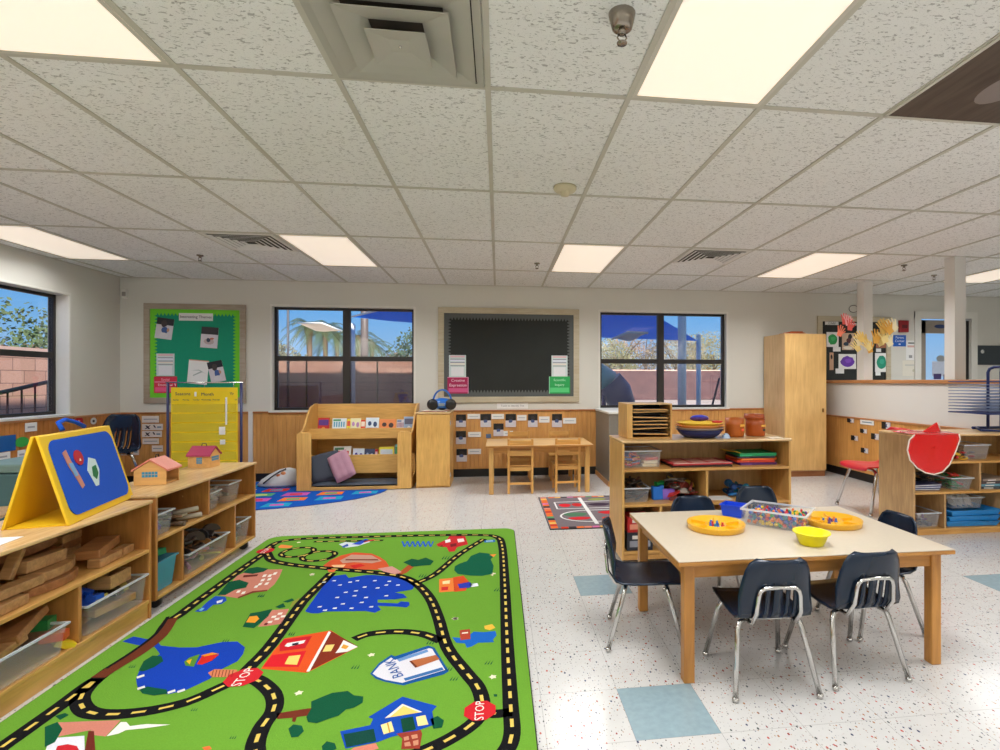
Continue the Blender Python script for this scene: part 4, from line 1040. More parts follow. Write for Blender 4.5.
# lower bins
t = bin_('clear bin with blue toys and planks, lower far bay of the near left unit', .36, .24, .135, (-1.925, 2.755, .099), R(90), flare=1.08)
for k, (dx, dy, w, rz, m) in enumerate([(-.02, -.10, .16, 8, BLOCKW), (.06, .02, .22, -10, BLOCKW), (-.04, .10, .14, 30, BLOCKD)]):
    plank('wooden_block', ['block lying in the clear bin, near end', 'long block lying in the middle of the clear bin', 'dark block at the far end of the clear bin'][k], w*.5, w, .035, (-1.915+dx*.8, 2.755+dy, .106+k*.036), (0, 0, R(rz)), m, 'blocks in the clear bin')
heap((-1.86, 2.63), .09, .10, .225, 9, .04, ['ring', 'block', 'ball'], [(30, 90, 200), (40, 110, 220), (20, 70, 170)], 'blue_toy', 'bright blue plastic toy in the clear bin of the near left unit', 'toy', 'blue toys in the clear bin', layers=2)
heap((-1.90, 2.78), .16, .2, .20, 12, .05, ['bar', 'block', 'half'], [(50, 44, 40), (80, 66, 50), (200, 180, 80)], 'dark_toy', 'dark toy piece in the clear bin of the near left unit', 'toy', 'dark toys in the clear bin', layers=1)
t = thing('toy_wagon', 'small hollow wooden wagon on top of the clear bin', 'toy', (-1.865, 2.80, .245))
b = M(); b.bx(-.05, .05, -.07, .07, 0, .012); b.obj('wagon_floor', BLOCKW, t)
for q in ((-.05, .05, -.07, -.058), (-.05, .05, .058, .07), (-.05, -.04, -.058, .058), (.04, .05, -.058, .058)): M().bx(*q, .0121, .06).obj('wagon_side', BLOCKW, t, bevel=.002)
bin_('clear bin of blocks with a dark rim, lower near bay of the near left unit', .34, .26, .12, (-1.93, 2.25, .099), R(90), flare=1.1)
plank('wooden_block', 'large brown board leaning out of the near lower bin', .20, .20, .035, (-1.93, 2.33, .235), (R(14), R(-8), R(10)), BLOCKD, 'blocks in the near lower bin')
plank('wooden_block', 'brown plank leaning in the middle of the near lower bin', .07, .22, .03, (-1.87, 2.2, .19), (R(20), R(6), R(-10)), BLOCKW, 'blocks in the near lower bin')
plank('wooden_block', 'pale rounded board at the left of the near lower bin', .14, .18, .035, (-1.93, 2.10, .22), (R(-14), R(10), R(20)), wood('pale_block', (186, 160, 146), 'x'), 'blocks in the near lower bin')
plank('wooden_block', 'slanting plank low inside the near lower bin', .06, .22, .03, (-1.93, 2.24, .12), (R(20), 0, R(4)), BLOCKW, 'blocks in the near lower bin')
toy('block', .08, (222, 90, 40), (-1.835, 2.44, .15), (0, 0, .3), 'orange_block', 'orange plastic block in the near lower bin', 'toy', None)
toy('block', .07, (236, 206, 40), (-1.83, 2.47, .105), (0, .6, .8), 'yellow_block', 'yellow plastic block in the near lower bin', 'toy', None)
toy('block', .10, (36, 120, 60), (-1.90, 2.44, .20), (0, 0, .2), 'green_block', 'dark green plastic block in the near lower bin', 'toy', None)
bin_('clear bin at the bottom left corner of the photo', .22, .28, .13, (-1.95, 1.93, .099), R(90), flare=1.08)
heap((-1.93, 1.98), .2, .2, .12, 14, .055, ['block', 'ring', 'leaf'], [(90, 180, 176), (200, 120, 90), (60, 60, 64), (50, 90, 60), (150, 110, 70)], 'small_toy', 'small toy in the bin at the bottom left corner', 'toy', 'toys in the corner bin', layers=3)
for k, (y, s) in enumerate([(2.06, 1), (2.11, 1)]):
    tag(M().tube([(-1.88, y, .25), (-1.84, y+.03, .262)], .012, 8).obj('black_peg', BLACKB), ['black peg on the rim, left one', 'black peg on the rim, right one'][k], 'toy')

# ---- things on top of the left units
YEL = mat('easel_yellow', (240, 196, 30), .45, noise=.04, scale=6); FELT = mat('easel_felt', (8, 80, 196), .9, bump=.2, scale=120)
t = thing('tabletop_easel', 'yellow folding tabletop easel with a blue felt board', 'easel', (-1.925, 2.465, .611), R(11))
A0, A1, Ht = 0, .59, .385     # along y
def panel_pts(xb, xt): return [(xb, A0, .0), (xb+.0, A1, .0), (xt, A1, Ht), (xt, A0, Ht)]
rx = R(4)
b = M(); b.prism([(.115, A0, 0), (.115, A1, 0), (.008, A1, Ht), (.008, A0, Ht)], (-.012, 0, 0)); b.obj('front_panel', YEL, t, bevel=.004)
b = M(); b.prism([(-.103, A0, 0), (-.103, A1, 0), (-.006, A1, Ht), (-.006, A0, Ht)], (-.012, 0, 0)); b.obj('rear_panel', YEL, t, bevel=.004)
b = M(); b.bx(-.10, .10, A0+.01, A1-.01, .0, .006); b.obj('base_flap', YEL, t)
def on_panel(v, h, o=.003): q = h/Ht; return (.115-.107*q+o, A0+v, h)
b = M(); pts = []
m0, m1, h0, h1, rr = .035, .56, .03, .36, .05
for cxx, cyy, a0 in ((m1-rr, h1-rr, 0), (m0+rr, h1-rr, 90), (m0+rr, h0+rr, 180), (m1-rr, h0+rr, 270)):
    for k in range(7): a = R(a0+k*15); pts.append(on_panel(cxx+rr*math.cos(a), cyy+rr*math.sin(a), .001))
b.prism(pts, (.003, 0, .0009)); b.obj('felt_board', FELT, t)
b = M(); b.tube([on_panel(.18, .395, .0), on_panel(.19, .43, -.01), on_panel(.25, .44, -.01), on_panel(.32, .42, -.005), on_panel(.36, .397, 0)], .010, 6); b.obj('carry_strap', FELT, t)
def felt_piece(label, pts, rgb, extra=None):
    tt = thing('felt_figure', label, 'felt figure', (-1.925, 2.465, .611), R(11))
    M().prism([on_panel(v, h, .0052) for v, h in pts], (.002, 0, .0006)).obj('felt_shape', flat(rgb), tt)
    for rg, pp in extra or []: M().prism([on_panel(v, h, .0078) for v, h in pp], (.001, 0, .0003)).obj('felt_detail', flat(rg), tt)
felt_piece('small pink and grey felt doll on the blue board', [(.11, .30), (.14, .31), (.15, .26), (.18, .18), (.19, .14), (.165, .13), (.15, .17), (.12, .24)], (206, 140, 120), [((120, 170, 210), [(.125, .25), (.155, .25), (.165, .19), (.14, .19)])])
felt_piece('round red felt apple on the blue board', [(.215+.035*math.cos(R(a)), .265+.035*math.sin(R(a))) for a in range(0, 360, 30)], (190, 30, 40), [((240, 230, 200), [(.21, .25), (.225, .25), (.22, .262)])])
felt_piece('white felt card with a green frog on the blue board', [(.25, .20), (.29, .255), (.34, .24), (.345, .19), (.30, .12), (.275, .12)], (206, 226, 226), [((36, 120, 70), [(.275, .17), (.29, .21), (.325, .215), (.325, .175), (.295, .15)])])
# wooden block houses
def house(label, loc, rz, w, d, h, roof, rfm, winrgb):
    t = thing('toy_house', label, 'toy house', loc, rz); th = .009
    for y in (-d/2, d/2-th): M().prism([(-w/2, y, 0), (w/2, y, 0), (w/2, y, h), (0, y, h+roof), (-w/2, y, h)], (0, th, 0)).obj('gable_wall', BIRCHB if 0 else wood('house_ply', (226, 178, 112), 'x', dark=.84), t, bevel=.001)
    M().bx(-w/2+th, w/2-th, -d/2+th, d/2-th, 0, th).obj('house_floor', wood('house_ply', (226, 178, 112), 'x'), t)
    M().bx(-w/2, -w/2+th, -d/2+th, d/2-th, 0, h).obj('side_wall', wood('house_ply', (226, 178, 112), 'x'), t)
    for s in (-1, 1):
        b = M(); b.prism([(0, -d/2-.006, h+roof+.002), (s*(w/2+.012), -d/2-.006, h-.006), (s*(w/2+.012), -d/2-.006, h+.004), (0, -d/2-.006, h+roof+.012)], (0, d+.012, 0)); b.obj('roof_panel', rfm, t)
    wi = M(); 
    for i in range(5):
        for j in range(2): wi.bx(-.040+i*.0165, -.026+i*.0165, -d/2-.0012, -d/2, .045+j*.017, .0595+j*.017)
    wi.obj('window_print', flat(winrgb), t); wi = M()
    for i in range(3):
        for j in range(3): wi.bx(-w/2-.0012, -w/2, -.02+i*.013, -.009+i*.013, .028+j*.015, .041+j*.015)
    wi.obj('window_print', flat(winrgb), t)
    dr = M(); dr.bx(w/2, w/2+.001, -.02, .02, .05, .085) if 0 else dr.bx(w*.13, w*.35, -d/2-.0013, -d/2, .0, .0001); 
    b = M(); b.tube([(-.0, -.018, h+roof+.010), (0, -.012, h+roof+.028), (0, .012, h+roof+.028), (0, .018, h+roof+.010)], .003, 6); b.obj('carry_loop', BLACKB, t)
    return t
house('wooden toy house with a pink roof and blue windows, nearer one on the shelf', (-2.01, 3.40, .626), R(4), .165, .15, .085, .055, mat('roof_pink', (228, 140, 118), .5), (60, 150, 190))
hs = house('wooden toy house with a magenta roof, farther one on the shelf', (-2.06, 4.0, .626), R(86), .115, .15, .085, .05, mat('roof_magenta', (176, 56, 96), .5), (80, 150, 190))
# white bucket and paper at the left edge
t = thing('plastic_basket', 'white and blue plastic basket at the left edge on the near shelf top', 'basket', (-2.125, 2.37, .611))
M().lathe([(.001, 0), (.048, .001), (.058, .09), (.062, .11), (.056, .11), (.052, .09), (.044, .006), (.001, .006)], n=20).obj('basket_body', mat('basket_white', (214, 224, 234), .4), t)
M().tube([(-.058, 0, .10), (-.05, 0, .16), (0, 0, .185), (.05, 0, .16), (.058, 0, .10)], .005, 6).obj('basket_handle', mat('basket_blue', (110, 180, 230), .4), t)
o = M().bx(-.10, .10, -.13, .13, 0, .0015).obj('paper_sheet', PAPER); o.location = (-1.955, 2.20, .611); o.rotation_euler = (0, 0, R(6)); tag(o, 'white sheet of paper on the near shelf top by the easel', 'paper')
# back there: teal tub on a stool-like wooden chair
t = thing('wooden_bench', 'pale wooden chair back behind the easel at the left edge', 'chair', (-3.05, 3.35, 0), R(20))
wz = wood('pale_chair', (214, 178, 130), 'z')
for sx in (-1, 1):
    M().bx(sx*.17-.02, sx*.17+.02, -.02, .02, 0, .80).obj('back_post', wz, t, bevel=.004); M().bx(sx*.17-.02, sx*.17+.02, .30, .34, 0, .42).obj('leg', wz, t, bevel=.004)
M().bx(-.15, .15, -.012, .012, .60, .79).obj('backrest', wz, t, bevel=.004); M().bx(-.19, .19, .02, .35, .421, .445).obj('seat', wz, t, bevel=.005)
t = thing('plastic_tub', 'grey-teal plastic tub with an ivory rim, behind the yellow easel', 'tub', (-3.30, 4.25, 0)); 
M().bx(-.27, .27, -.2, .2, .02, .60).obj('tub_body', mat('tub_teal', (74, 112, 116), .5), t, bevel=.02)
M().bx(-.285, .285, -.215, .215, .601, .66).obj('tub_lid', mat('tub_rim', (120, 150, 144), .5), t, bevel=.012)
for x in (-.24, .24): M().bx(x-.03, x+.03, -.17, .17, 0, .019).obj('tub_foot', BLACKB, t)

# ---- pocket chart stand
t = thing('pocket_chart_stand', 'yellow pocket chart hanging on a navy stand before the green board', 'chart stand', (-2.955, 5.75, .0065))
NV = mat('stand_navy', (30, 36, 84), .4)
xl, xr = -.345, .345
for x in (xl, xr):
    M().tube([(x, 0, .03), (x, 0, 1.205)], .0125, 10).obj('post', NV, t)
    M().tube([(x, -.22, .018), (x, .22, .018)], .0125, 8).obj('foot', NV, t)
M().tube([(xl-.02, 0, 1.21), (xr+.02, 0, 1.21)], .006, 8).obj('top_rod', CHROME, t)
M().tube([(xl, 0, .12), (xr, 0, .12)], .010, 8).obj('bottom_rod', NV, t)
YC = mat('chart_yellow', (240, 210, 24), .35, noise=.05, scale=8)
b = M(); b.bx(xl+.035, xr-.03, -.010, -.006, .20, 1.16); b.obj('chart_sheet', YC, t)
YP = plastic_clear('chart_pocket_clear', (246, 226, 70), .5, .2)
for k in range(8): M().bx(xl+.045, xr-.04, -.0135, -.011, .23+k*.097, .23+k*.097+.082).obj('clear_pocket', YP, t)
for x in (xl+.07, 0, xr-.07): M().tube([(x, -.004, 1.14), (x, -.004, 1.205)], .003, 6).obj('hanging_ring', CHROME, t)
for s, x, z, sz in (('Seasons', -.20, 1.095, .045), ('Month', .03, 1.09, .045), ('Yr', .26, 1.095, .04)):
    text(s, sz, mat('navy_ink', (24, 40, 90), .6), (x, -.0112, z), (1, 0, 0), (0, 0, 1), t)
for i, s in enumerate(['Sunday', 'Monday', 'Tuesday', 'Wednesday', 'Thursday', 'Fri', 'Sat']):
    text(s, .019, mat('navy_ink', (24, 40, 90), .6), (-.265+i*.094, -.0112, 1.035), (1, 0, 0), (0, 0, 1), t)
for q in ((-.09, -.07, 1.07, 1.115), (.20, .218, .78, 1.06), (.14, .199, .68, .76), (.15, .20, .58, .63)): M().bx(q[0], q[1], -.0155, -.0142, q[2], q[3]).obj('white_card', PAPER, t)

# ---- boards
def board(name, label, cat, x0, x1, z0, z1, fr, frm, feltm, y=YW, border=None, bm=None):
    t = thing(name, label, cat, ((x0+x1)/2, y, (z0+z1)/2)); w, h = (x1-x0)/2, (z1-z0)/2
    for q in ((-w, w, h-fr, h), (-w, w, -h, -h+fr)): M().bx(q[0], q[1], -.024, 0, q[2], q[3]).obj('frame_rail', frm, t, bevel=.004)
    for q in ((-w, -w+fr), (w-fr, w)): M().bx(q[0], q[1], -.024, 0, -h+fr, h-fr).obj('frame_stile', frm, t, bevel=.004)
    M().bx(-w+fr, w-fr, -.010, -.001, -h+fr, h-fr).obj('board_panel', feltm, t)
    if border:
        b = M(); iw, ih = w-fr, h-fr; s = .040; bw = border; yo = [-.0112]
        def strip(ax, fix, lo, hi, inward):
            n = int((hi-lo)/s); st = (hi-lo)/n
            for i in range(n):
                a, c = lo+i*st, lo+(i+1)*st; m_ = (a+c)/2; e = fix+inward*bw; e2 = fix+inward*(bw*1.7)
                pts = [(a, fix), (c, fix), (c, e), (m_+st*.12, e2), (m_-st*.12, e2), (a, e)]
                b.add([((p[0], yo[0], p[1]) if ax == 'x' else (p[1], yo[0]-.0005, p[0])) for p in pts], [tuple(range(6))])
        strip('x', ih, -iw, iw, -1); strip('x', -ih, -iw, iw, 1); strip('z', -iw, -ih, ih, 1); strip('z', iw, -ih, ih, -1)
        b.obj('scalloped_border', bm, t)
    return t
FRG = wood('board_frame_grey', (168, 156, 142), 'x', dark=.86)
board('bulletin_board', 'green bulletin board with lime scalloped border, left on the back wall', 'bulletin board', -4.205, -3.065, .965, 2.165, .068, FRG, mat('board_green', (14, 146, 112), .85), border=.045, bm=mat('border_lime', (110, 208, 40), .7))
board('bulletin_board', 'large black bulletin board with dark scalloped border in the middle of the wall', 'bulletin board', -.765, 1.062, .955, 2.18, .075, wood('board_frame_tan', (190, 182, 160), 'x', dark=.9), mat('board_black', (36, 40, 38), .8, noise=.2, scale=4), border=.05, bm=mat('border_charcoal', (88, 92, 92), .7))
board('bulletin_board', 'black bulletin board with paintings in the far room, behind the column', 'bulletin board', 4.45, 5.58, .96, 2.15, .075, wood('board_frame_tan', (190, 182, 160), 'x', dark=.9), mat('board_black', (36, 40, 38), .8, noise=.2, scale=4))
def sheet(name, label, cat, px0, py0, px1, py1, m, y=YW-.0125, rot=0, deco=None, group=None, dy=.0016, txt=None, scale=1):
    """paper on the back wall, its corners read from the photograph"""
    x0, z1 = atY(px0, py0, y); x1, z0 = atY(px1, py1, y)
    cx, cz = (x0+x1)/2, (z0+z1)/2; w, h = abs(x1-x0)/2, abs(z1-z0)/2
    t = thing(name, label, cat, (cx, y, cz), 0, group); t.rotation_euler = (0, R(rot), 0)
    M().bx(-w, w, -dy, 0, -h, h).obj('paper', m, t)
    for kk, (rgb, pts) in enumerate(deco or []):
        M().poly([(u*w, -dy-.0004-.0003*kk, v*h) for u, v in pts]).obj('print', flat(rgb), t)
    for k, (s, u, v, sz, rgb) in enumerate(txt or []):
        text(s, sz, flat(rgb), (u*w, -dy-.0025, v*h), (1, 0, 0), (0, 0, 1), t)
    return t
def blob(u, v, a, b_, n=10, j=.15): return [(u+a*math.cos(6.2832*i/n)*(1+random.uniform(-j, j)), v+b_*math.sin(6.2832*i/n)*(1+random.uniform(-j, j))) for i in range(n)]
def rectp(u0, u1, v0, v1): return [(u0, v0), (u1, v0), (u1, v1), (u0, v1)]
PH = flat((214, 208, 214))
def photo_deco(bg=(120, 100, 90)): return [((26, 24, 30), rectp(-1, 1, .35, 1)), ((60, 46, 44), blob(-.1, .45, .38, .35)), ((60, 90, 150), blob(.05, -.15, .4, .35)), ((220, 216, 220), blob(.0, -.65, .5, .25)), ((200, 150, 120), blob(.45, -.1, .15, .18))]
yb = YW-.0125
sheet('title_card', 'white title strip at the top of the green board', 'sign', 179, 313, 213, 321, PAPER, yb, txt=[('Interesting Themes', 0, 0, .046, (50, 50, 60))])
sheet('photo_print', 'photo of a child pinned at the top left of the green board', 'photo', 156, 318, 173, 339, PH, yb, rot=8, deco=photo_deco())
sheet('photo_print', 'photo pinned at the upper right of the green board', 'photo', 201, 327, 218, 348, PH, yb, rot=4, deco=[((30, 24, 26), rectp(-1, 1, .3, 1)), ((190, 170, 170), blob(0, -.4, .6, .3)), ((40, 50, 80), blob(-.1, -.25, .25, .2)), ((190, 110, 90), blob(.3, -.1, .25, .1))])
sheet('drawing_paper', 'white paper with thin orange edge, lower middle of the green board', 'paper', 188, 360, 208, 384, PAPER, yb, rot=5, deco=[((220, 150, 130), rectp(-1, 1, .93, 1)), ((150, 170, 160), [(-.7, .1), (.1, .2), (.8, -.1), (.1, .14)]), ((170, 180, 176), [(-.5, -.3), (.3, .1), (.5, .05), (-.4, -.35)])])
sheet('photo_print', 'photo of a child in blue, lower right of the green board', 'photo', 209, 361, 224, 382, PH, yb-.003, rot=-12, deco=photo_deco())
def infosheet(label, a, b_, c, d_): sheet('notice_sheet', label, 'notice', a, b_, c, d_, flat((206, 222, 222)), yb, deco=[((226, 190, 196), rectp(-.85, .85, .78, .95)), ((130, 120, 150), rectp(-.85, .85, .60, .66)), ((226, 226, 240), rectp(-.85, .85, .42, .56)), ((130, 120, 150), rectp(-.85, .85, .30, .36)), ((236, 226, 216), rectp(-.85, .85, .12, .26)), ((120, 120, 130), rectp(-.85, .85, .0, .05)), ((232, 234, 238), rectp(-.75, .75, -.9, -.08))])
infosheet('white lined notice on the green board, above the pink sign', 156.5, 353.5, 174.5, 376)
infosheet('white lined notice at the lower left of the black board', 449, 355, 466, 377)
infosheet('white lined notice at the lower right of the black board', 551.5, 355.5, 567.5, 377)
sheet('section_sign', 'red and pink sign at the lower left corner of the green board', 'sign', 154, 376.5, 177, 393, flat((216, 40, 70)), yb-.002, deco=[((240, 150, 180), rectp(-.95, .95, .28, .40)), ((236, 90, 140), rectp(-.9, .9, -.85, -.3))], txt=[('Social', 0, .62, .04, (250, 200, 215)), ('Emotional', 0, -.02, .04, (250, 240, 245))])
sheet('section_sign', 'magenta sign reading Creative Expression, lower left of the black board', 'sign', 447.5, 377, 468.5, 393.5, flat((176, 26, 86)), yb-.002, deco=[((214, 90, 140), rectp(-.9, .9, -.85, -.35)), ((224, 160, 190), rectp(.93, 1, -1, 1)), ((224, 160, 190), rectp(-1, 1, .93, 1))], txt=[('Creative', 0, .58, .05, (250, 214, 228)), ('Expression', 0, .0, .05, (250, 224, 240))])
sheet('section_sign', 'green sign at the lower right of the black board', 'sign', 549, 376.5, 570, 393.5, flat((34, 170, 86)), yb-.002, deco=[((90, 210, 130), rectp(-.9, .9, -.85, -.3)), ((150, 220, 180), rectp(-1, -.93, -1, 1))], txt=[('Scientific', 0, .58, .045, (190, 244, 206)), ('Inquiry', 0, .02, .045, (200, 250, 214))])
sheet('label_strip', 'long white label strip on the wall just below the black board', 'sign', 497, 403, 528, 408.5, PAPER, YW-.0005, txt=[('Tools to Identify This', 0, 0, .035, (150, 150, 150))])
# photo cards and name labels on the beadboard below the black board
yw = YW-WT-.007
cards = [(456, 414.5, 466, 427), (480.5, 414, 491, 427), (505.5, 414, 516, 427), (528, 414, 537.5, 427), (552, 414, 562, 427), (456, 431, 466, 444), (456.5, 449, 467, 461.5), (493.5, 423.5, 503.5, 436)]
cl = ['leftmost of the top row', 'second from left of the top row', 'third from left of the top row', 'fourth from left of the top row', 'rightmost of the top row', 'leftmost column, middle one', 'leftmost column, lowest one', 'below the gap between second and third']
for (a, b_, c, d_), s in zip(cards, cl):
    sheet('photo_card', 'photo card on the beadboard, '+s, 'photo', a, b_, c, d_, PH, yw, deco=[((18, 18, 22), rectp(-1, 1, .0, 1)), ((46, 40, 42), blob(0, .3, .5, .4)), ((70, 90, 140), blob(-.05, -.1, .4, .28)), ((210, 214, 222), blob(.05, -.5, .5, .2))], group='photo cards under the black board')
labs = [(467.5, 414, 480, 418.8), (491.5, 414, 504, 419), (517, 415, 526.5, 420.5), (539, 416.5, 549.5, 422.5), (563, 418, 576, 423.5), (468, 432, 481, 437), (468, 449, 481, 454), (503.5, 431, 513, 436)]
ll = ['leftmost of the top row', 'second of the top row', 'third of the top row', 'fourth of the top row', 'rightmost, lowest of the top row', 'beside the middle photo of the left column', 'beside the lowest photo of the left column', 'behind the left small chair']
for (a, b_, c, d_), s in zip(labs, ll):
    sheet('name_label', 'white name label on the beadboard, '+s, 'label', a, b_, c, d_, PAPER, yw, deco=[((176, 180, 190), rectp(-.7, .7, -.12, .12))], group='name labels under the black board')
sheet('foil_sticker', 'small blue-grey round sticker on the beadboard above the small table', 'sticker', 486, 434, 491, 438, flat((90, 110, 140)), yw)
# sentence strips near the left corner
strips = [(142, 416, 159, 422.5, 0), (142, 424, 163, 430, 1), (142, 431, 162, 437, 1), (142.5, 438.5, 159, 444, 0), (152, 445.5, 163, 451.5, 0), (121, 448.5, 139, 455, 1), (126, 413.5, 134, 415.5, 0)]
sl = ['topmost of the column', 'second from the top with dark marks', 'third from the top with dark marks', 'fourth from the top', 'lowest of the column at its right', 'low, under the chair seat', 'tiny, at the trim above the chair back']
for (a, b_, c, d_, k), s in zip(strips, sl):
    de = [((150, 150, 160), rectp(-.8, .8, -.1, .15))] if not k else [((40, 36, 44), [(-.7, .5), (-.5, .5), (-.2, -.6), (-.4, -.6)]), ((40, 36, 44), [(-.3, .5), (-.15, .5), (-.6, -.6), (-.75, -.6)]), ((50, 40, 50), [(.05, .6), (.2, .6), (.35, -.2), (.2, -.2)]), ((130, 150, 170), rectp(.45, .85, -.3, .2))]
    sheet('sentence_strip', 'paper strip behind the navy corner chair, '+s, 'label', a, b_, c, d_, flat((232, 222, 214)), yw, deco=de, group='paper strips by the corner')
# far room papers
yf = YW-.0125
art = [(826.5, 332, 838.5, 347, (30, 150, 70), 'green finger painting, partly behind the tall cabinet'), (838.5, 354, 856, 369, (104, 52, 170), 'purple painting on the far black board'), (875, 353, 887.5, 372, (34, 150, 120), 'teal painting on the far black board, right of the column')]
for a, b_, c, d_, rgb, lab in art: sheet('painting', lab, 'painting', a, b_, c, d_, PAPER, yf, deco=[(rgb, blob(0, 0, .78, .72, 16, .1)), (tuple(min(255, v+26) for v in rgb), blob(.1, .1, .4, .3, 9))])
sheet('photo_print', 'photo of a child in dark clothes on the far black board', 'photo', 842, 333, 854, 350, flat((206, 176, 150)), yf, deco=[((24, 22, 26), blob(.3, .55, .35, .35)), ((90, 40, 40), blob(.1, .1, .4, .3)), ((40, 60, 80), blob(-.3, -.3, .45, .25)), ((230, 220, 206), blob(0, -.75, .8, .2))])
sheet('photo_print', 'photo with a blue toy, right of the column under the yellow hands', 'photo', 876, 336, 887.5, 348, flat((170, 110, 80)), yf, deco=[((230, 236, 244), blob(.3, .4, .5, .35)), ((50, 100, 190), blob(.3, .3, .25, .2)), ((150, 80, 50), blob(-.3, -.5, .5, .35))])
sheet('photo_print', 'narrow photo at the edge of the tall cabinet, far black board', 'photo', 829.5, 352.5, 833.5, 370, flat((200, 160, 130)), yf, deco=[((40, 30, 34), blob(0, .5, .5, .3))])
sheet('board_title', 'torn white title strips at the top of the far black board', 'sign', 825, 321.5, 838.5, 325, PAPER, yf, txt=[('Child', 0, 0, .05, (40, 40, 44))])
sheet('board_title', 'white title strip on the far black board, behind the red paper hand', 'sign', 846.5, 323, 856.5, 325.5, PAPER, yf, txt=[('Artists', 0, 0, .035, (60, 60, 64))])
for k, (a, b_, c, d_) in enumerate([(833, 347, 840.5, 351.5), (835.5, 368.5, 844, 373.5), (876, 348.5, 881, 352), (875.5, 372, 880.5, 375.5)]):
    sheet('name_label', 'small white tag on the far black board, '+['under the green painting', 'under the purple painting', 'under the photo with the blue toy', 'under the teal painting'][k], 'label', a, b_, c, d_, PAPER, yf)
yr = YW-.001
t = sheet('wall_sign', 'small blue sign with white lettering left of the far door', 'sign', 893, 335, 906, 346.5, flat((30, 96, 190)), yr, txt=[('Parent', 0, .55, .05, (226, 236, 250)), ('Corner', 0, -.05, .05, (226, 236, 250))], deco=[((226, 236, 250), rectp(-.15, .15, -.7, -.5))])
sheet('notice_sheet', 'white notice with small pictures beside the far door frame', 'notice', 906, 340.5, 919.5, 360, PAPER, yr, deco=[((60, 70, 60), rectp(-.7, .7, .68, .8)), ((220, 180, 170), rectp(-.8, .4, .3, .5)), ((150, 150, 150), rectp(-.6, -.1, -.8, -.5)), ((140, 140, 140), rectp(.3, .7, -.8, -.4))])
sheet('notice_sheet', 'white framed certificate below the notice by the far door', 'notice', 902.5, 360.5, 918.5, 376, flat((228, 224, 210)), yr, deco=[((205, 205, 196), rectp(-.7, .7, .3, .5)), ((200, 196, 170), blob(.4, -.3, .2, .2))])
x, z = atY(902.5, 326.5)
t = thing('fire_alarm', 'small dark red fire alarm box high on the far wall', 'alarm', (x, YW, z))
M().bx(-.07, .07, -.04, 0, -.085, .085).obj('alarm_case', mat('alarm_red', (150, 24, 32), .4), t, bevel=.006); M().bx(-.04, .04, -.046, -.04, -.03, .02).obj('pull_bar', mat('alarm_dark', (90, 20, 24), .4), t)
x0, z1 = atY(977, 345.5); x1, z0 = atY(1004, 365)
t = thing('wall_chalkboard', 'small dark chalkboard on the far wall at the right edge', 'chalkboard', ((x0+x1)/2, YW, (z0+z1)/2)); w, h = (x1-x0)/2, (z1-z0)/2
M().bx(-w, w, -.02, 0, -h, h).obj('slate', mat('slate_dark', (52, 60, 66), .6), t, bevel=.003); M().lathe([(.001, 0), (.03, 0), (.001, .004)], (0, 0, 0), 12).obj('sticker', PAPER, t).location = (-w+.07, -.021, h-.09)
bpy.data.objects[t.children[-1].name].rotation_euler = (R(90), 0, 0) if t.children else (0, 0, 0)

# paper hands tied to the farther column
def hand_bunch(label, px, py, rgbs, n, s, rot0):
    Yc = 5.86; x, z = atY(px, py, Yc)
    t = thing('paper_hand_bunch', label, 'paper craft', (x, Yc, z))
    for k in range(n):
        b = M(); a = rot0+random.uniform(-.5, .5); ox, oz = random.uniform(-1, 1)*s*.75, random.uniform(-.6, .6)*s; oy = -.012*k
        def tr(u, v): return (ox+s*(u*math.cos(a)-v*math.sin(a)), oy, oz+s*(u*math.sin(a)+v*math.cos(a)))
        palm_ = [(-.22, -.5), (.22, -.5), (.26, 0), (-.26, 0)]
        b.prism([tr(*p) for p in palm_], (0, .004, 0))
        for f_ in range(4):
            u = -.21+.14*f_; L_ = [.42, .55, .52, .38][f_]; sp = (f_-1.5)*.10
            b.prism([tr(u-.055, 0), tr(u+.055, 0), tr(u+sp+.05, L_), tr(u+sp-.05, L_)], (0, .004, 0))
        b.prism([tr(.24, -.25), tr(.24, -.05), tr(.48, .16), tr(.52, .06)], (0, .004, 0))
        b.obj('paper_hand', flat(rgbs[k % len(rgbs)]), t)
YH = [(250, 226, 150), (244, 206, 110), (252, 238, 196), (236, 176, 70)]
hand_bunch('bunch of yellow paper hands hanging right of the farther column', 879, 333, YH, 8, .17, .5)
hand_bunch('smaller bunch of yellow paper hands over the front of the farther column', 863, 341, YH, 6, .14, .7)
hand_bunch('red and pink paper hands hanging left of the farther column', 843, 325, [(216, 90, 80), (240, 170, 170), (224, 120, 90)], 4, .13, -.1)
# photos on the half-wall wainscot
def psheet(label, px, py, w, h, m, deco, name='photo_card', cat='photo', group='small photos on the half wall'):
    X_ = PX-WT-.0075; Y_, Z_ = atX(px, py, X_)
    t = thing(name, label, cat, (X_, Y_, Z_), 0, group)
    M().bx(-.0016, 0, -w/2, w/2, -h/2, h/2).obj('paper', m, t)
    for kk, (rgb, pts) in enumerate(deco): M().poly([(-.002-.0003*kk, -u*w/2, v*h/2) for u, v in pts]).obj('print', flat(rgb), t)
for k, (px, py, w, h, s) in enumerate([(850.5, 420.5, .13, .05, 'topmost, left end'), (863.5, 431, .12, .05, 'in the middle'), (854.5, 438, .13, .06, 'left, beside the cabinet'), (875, 436.5, .13, .07, 'right, beside the shelf'), (864.5, 450.5, .13, .06, 'lowest, above the red chair'), (886, 425.5, .14, .08, 'rightmost, near the red cloth')]):
    psheet('small photo on the half-wall boarding, '+s, px, py, w, h, PH, [((26, 26, 30), rectp(-1, 0, -1, 1)), ((70, 90, 130), blob(.2, 0, .3, .5)), ((230, 226, 226), blob(.55, 0, .3, .5))])
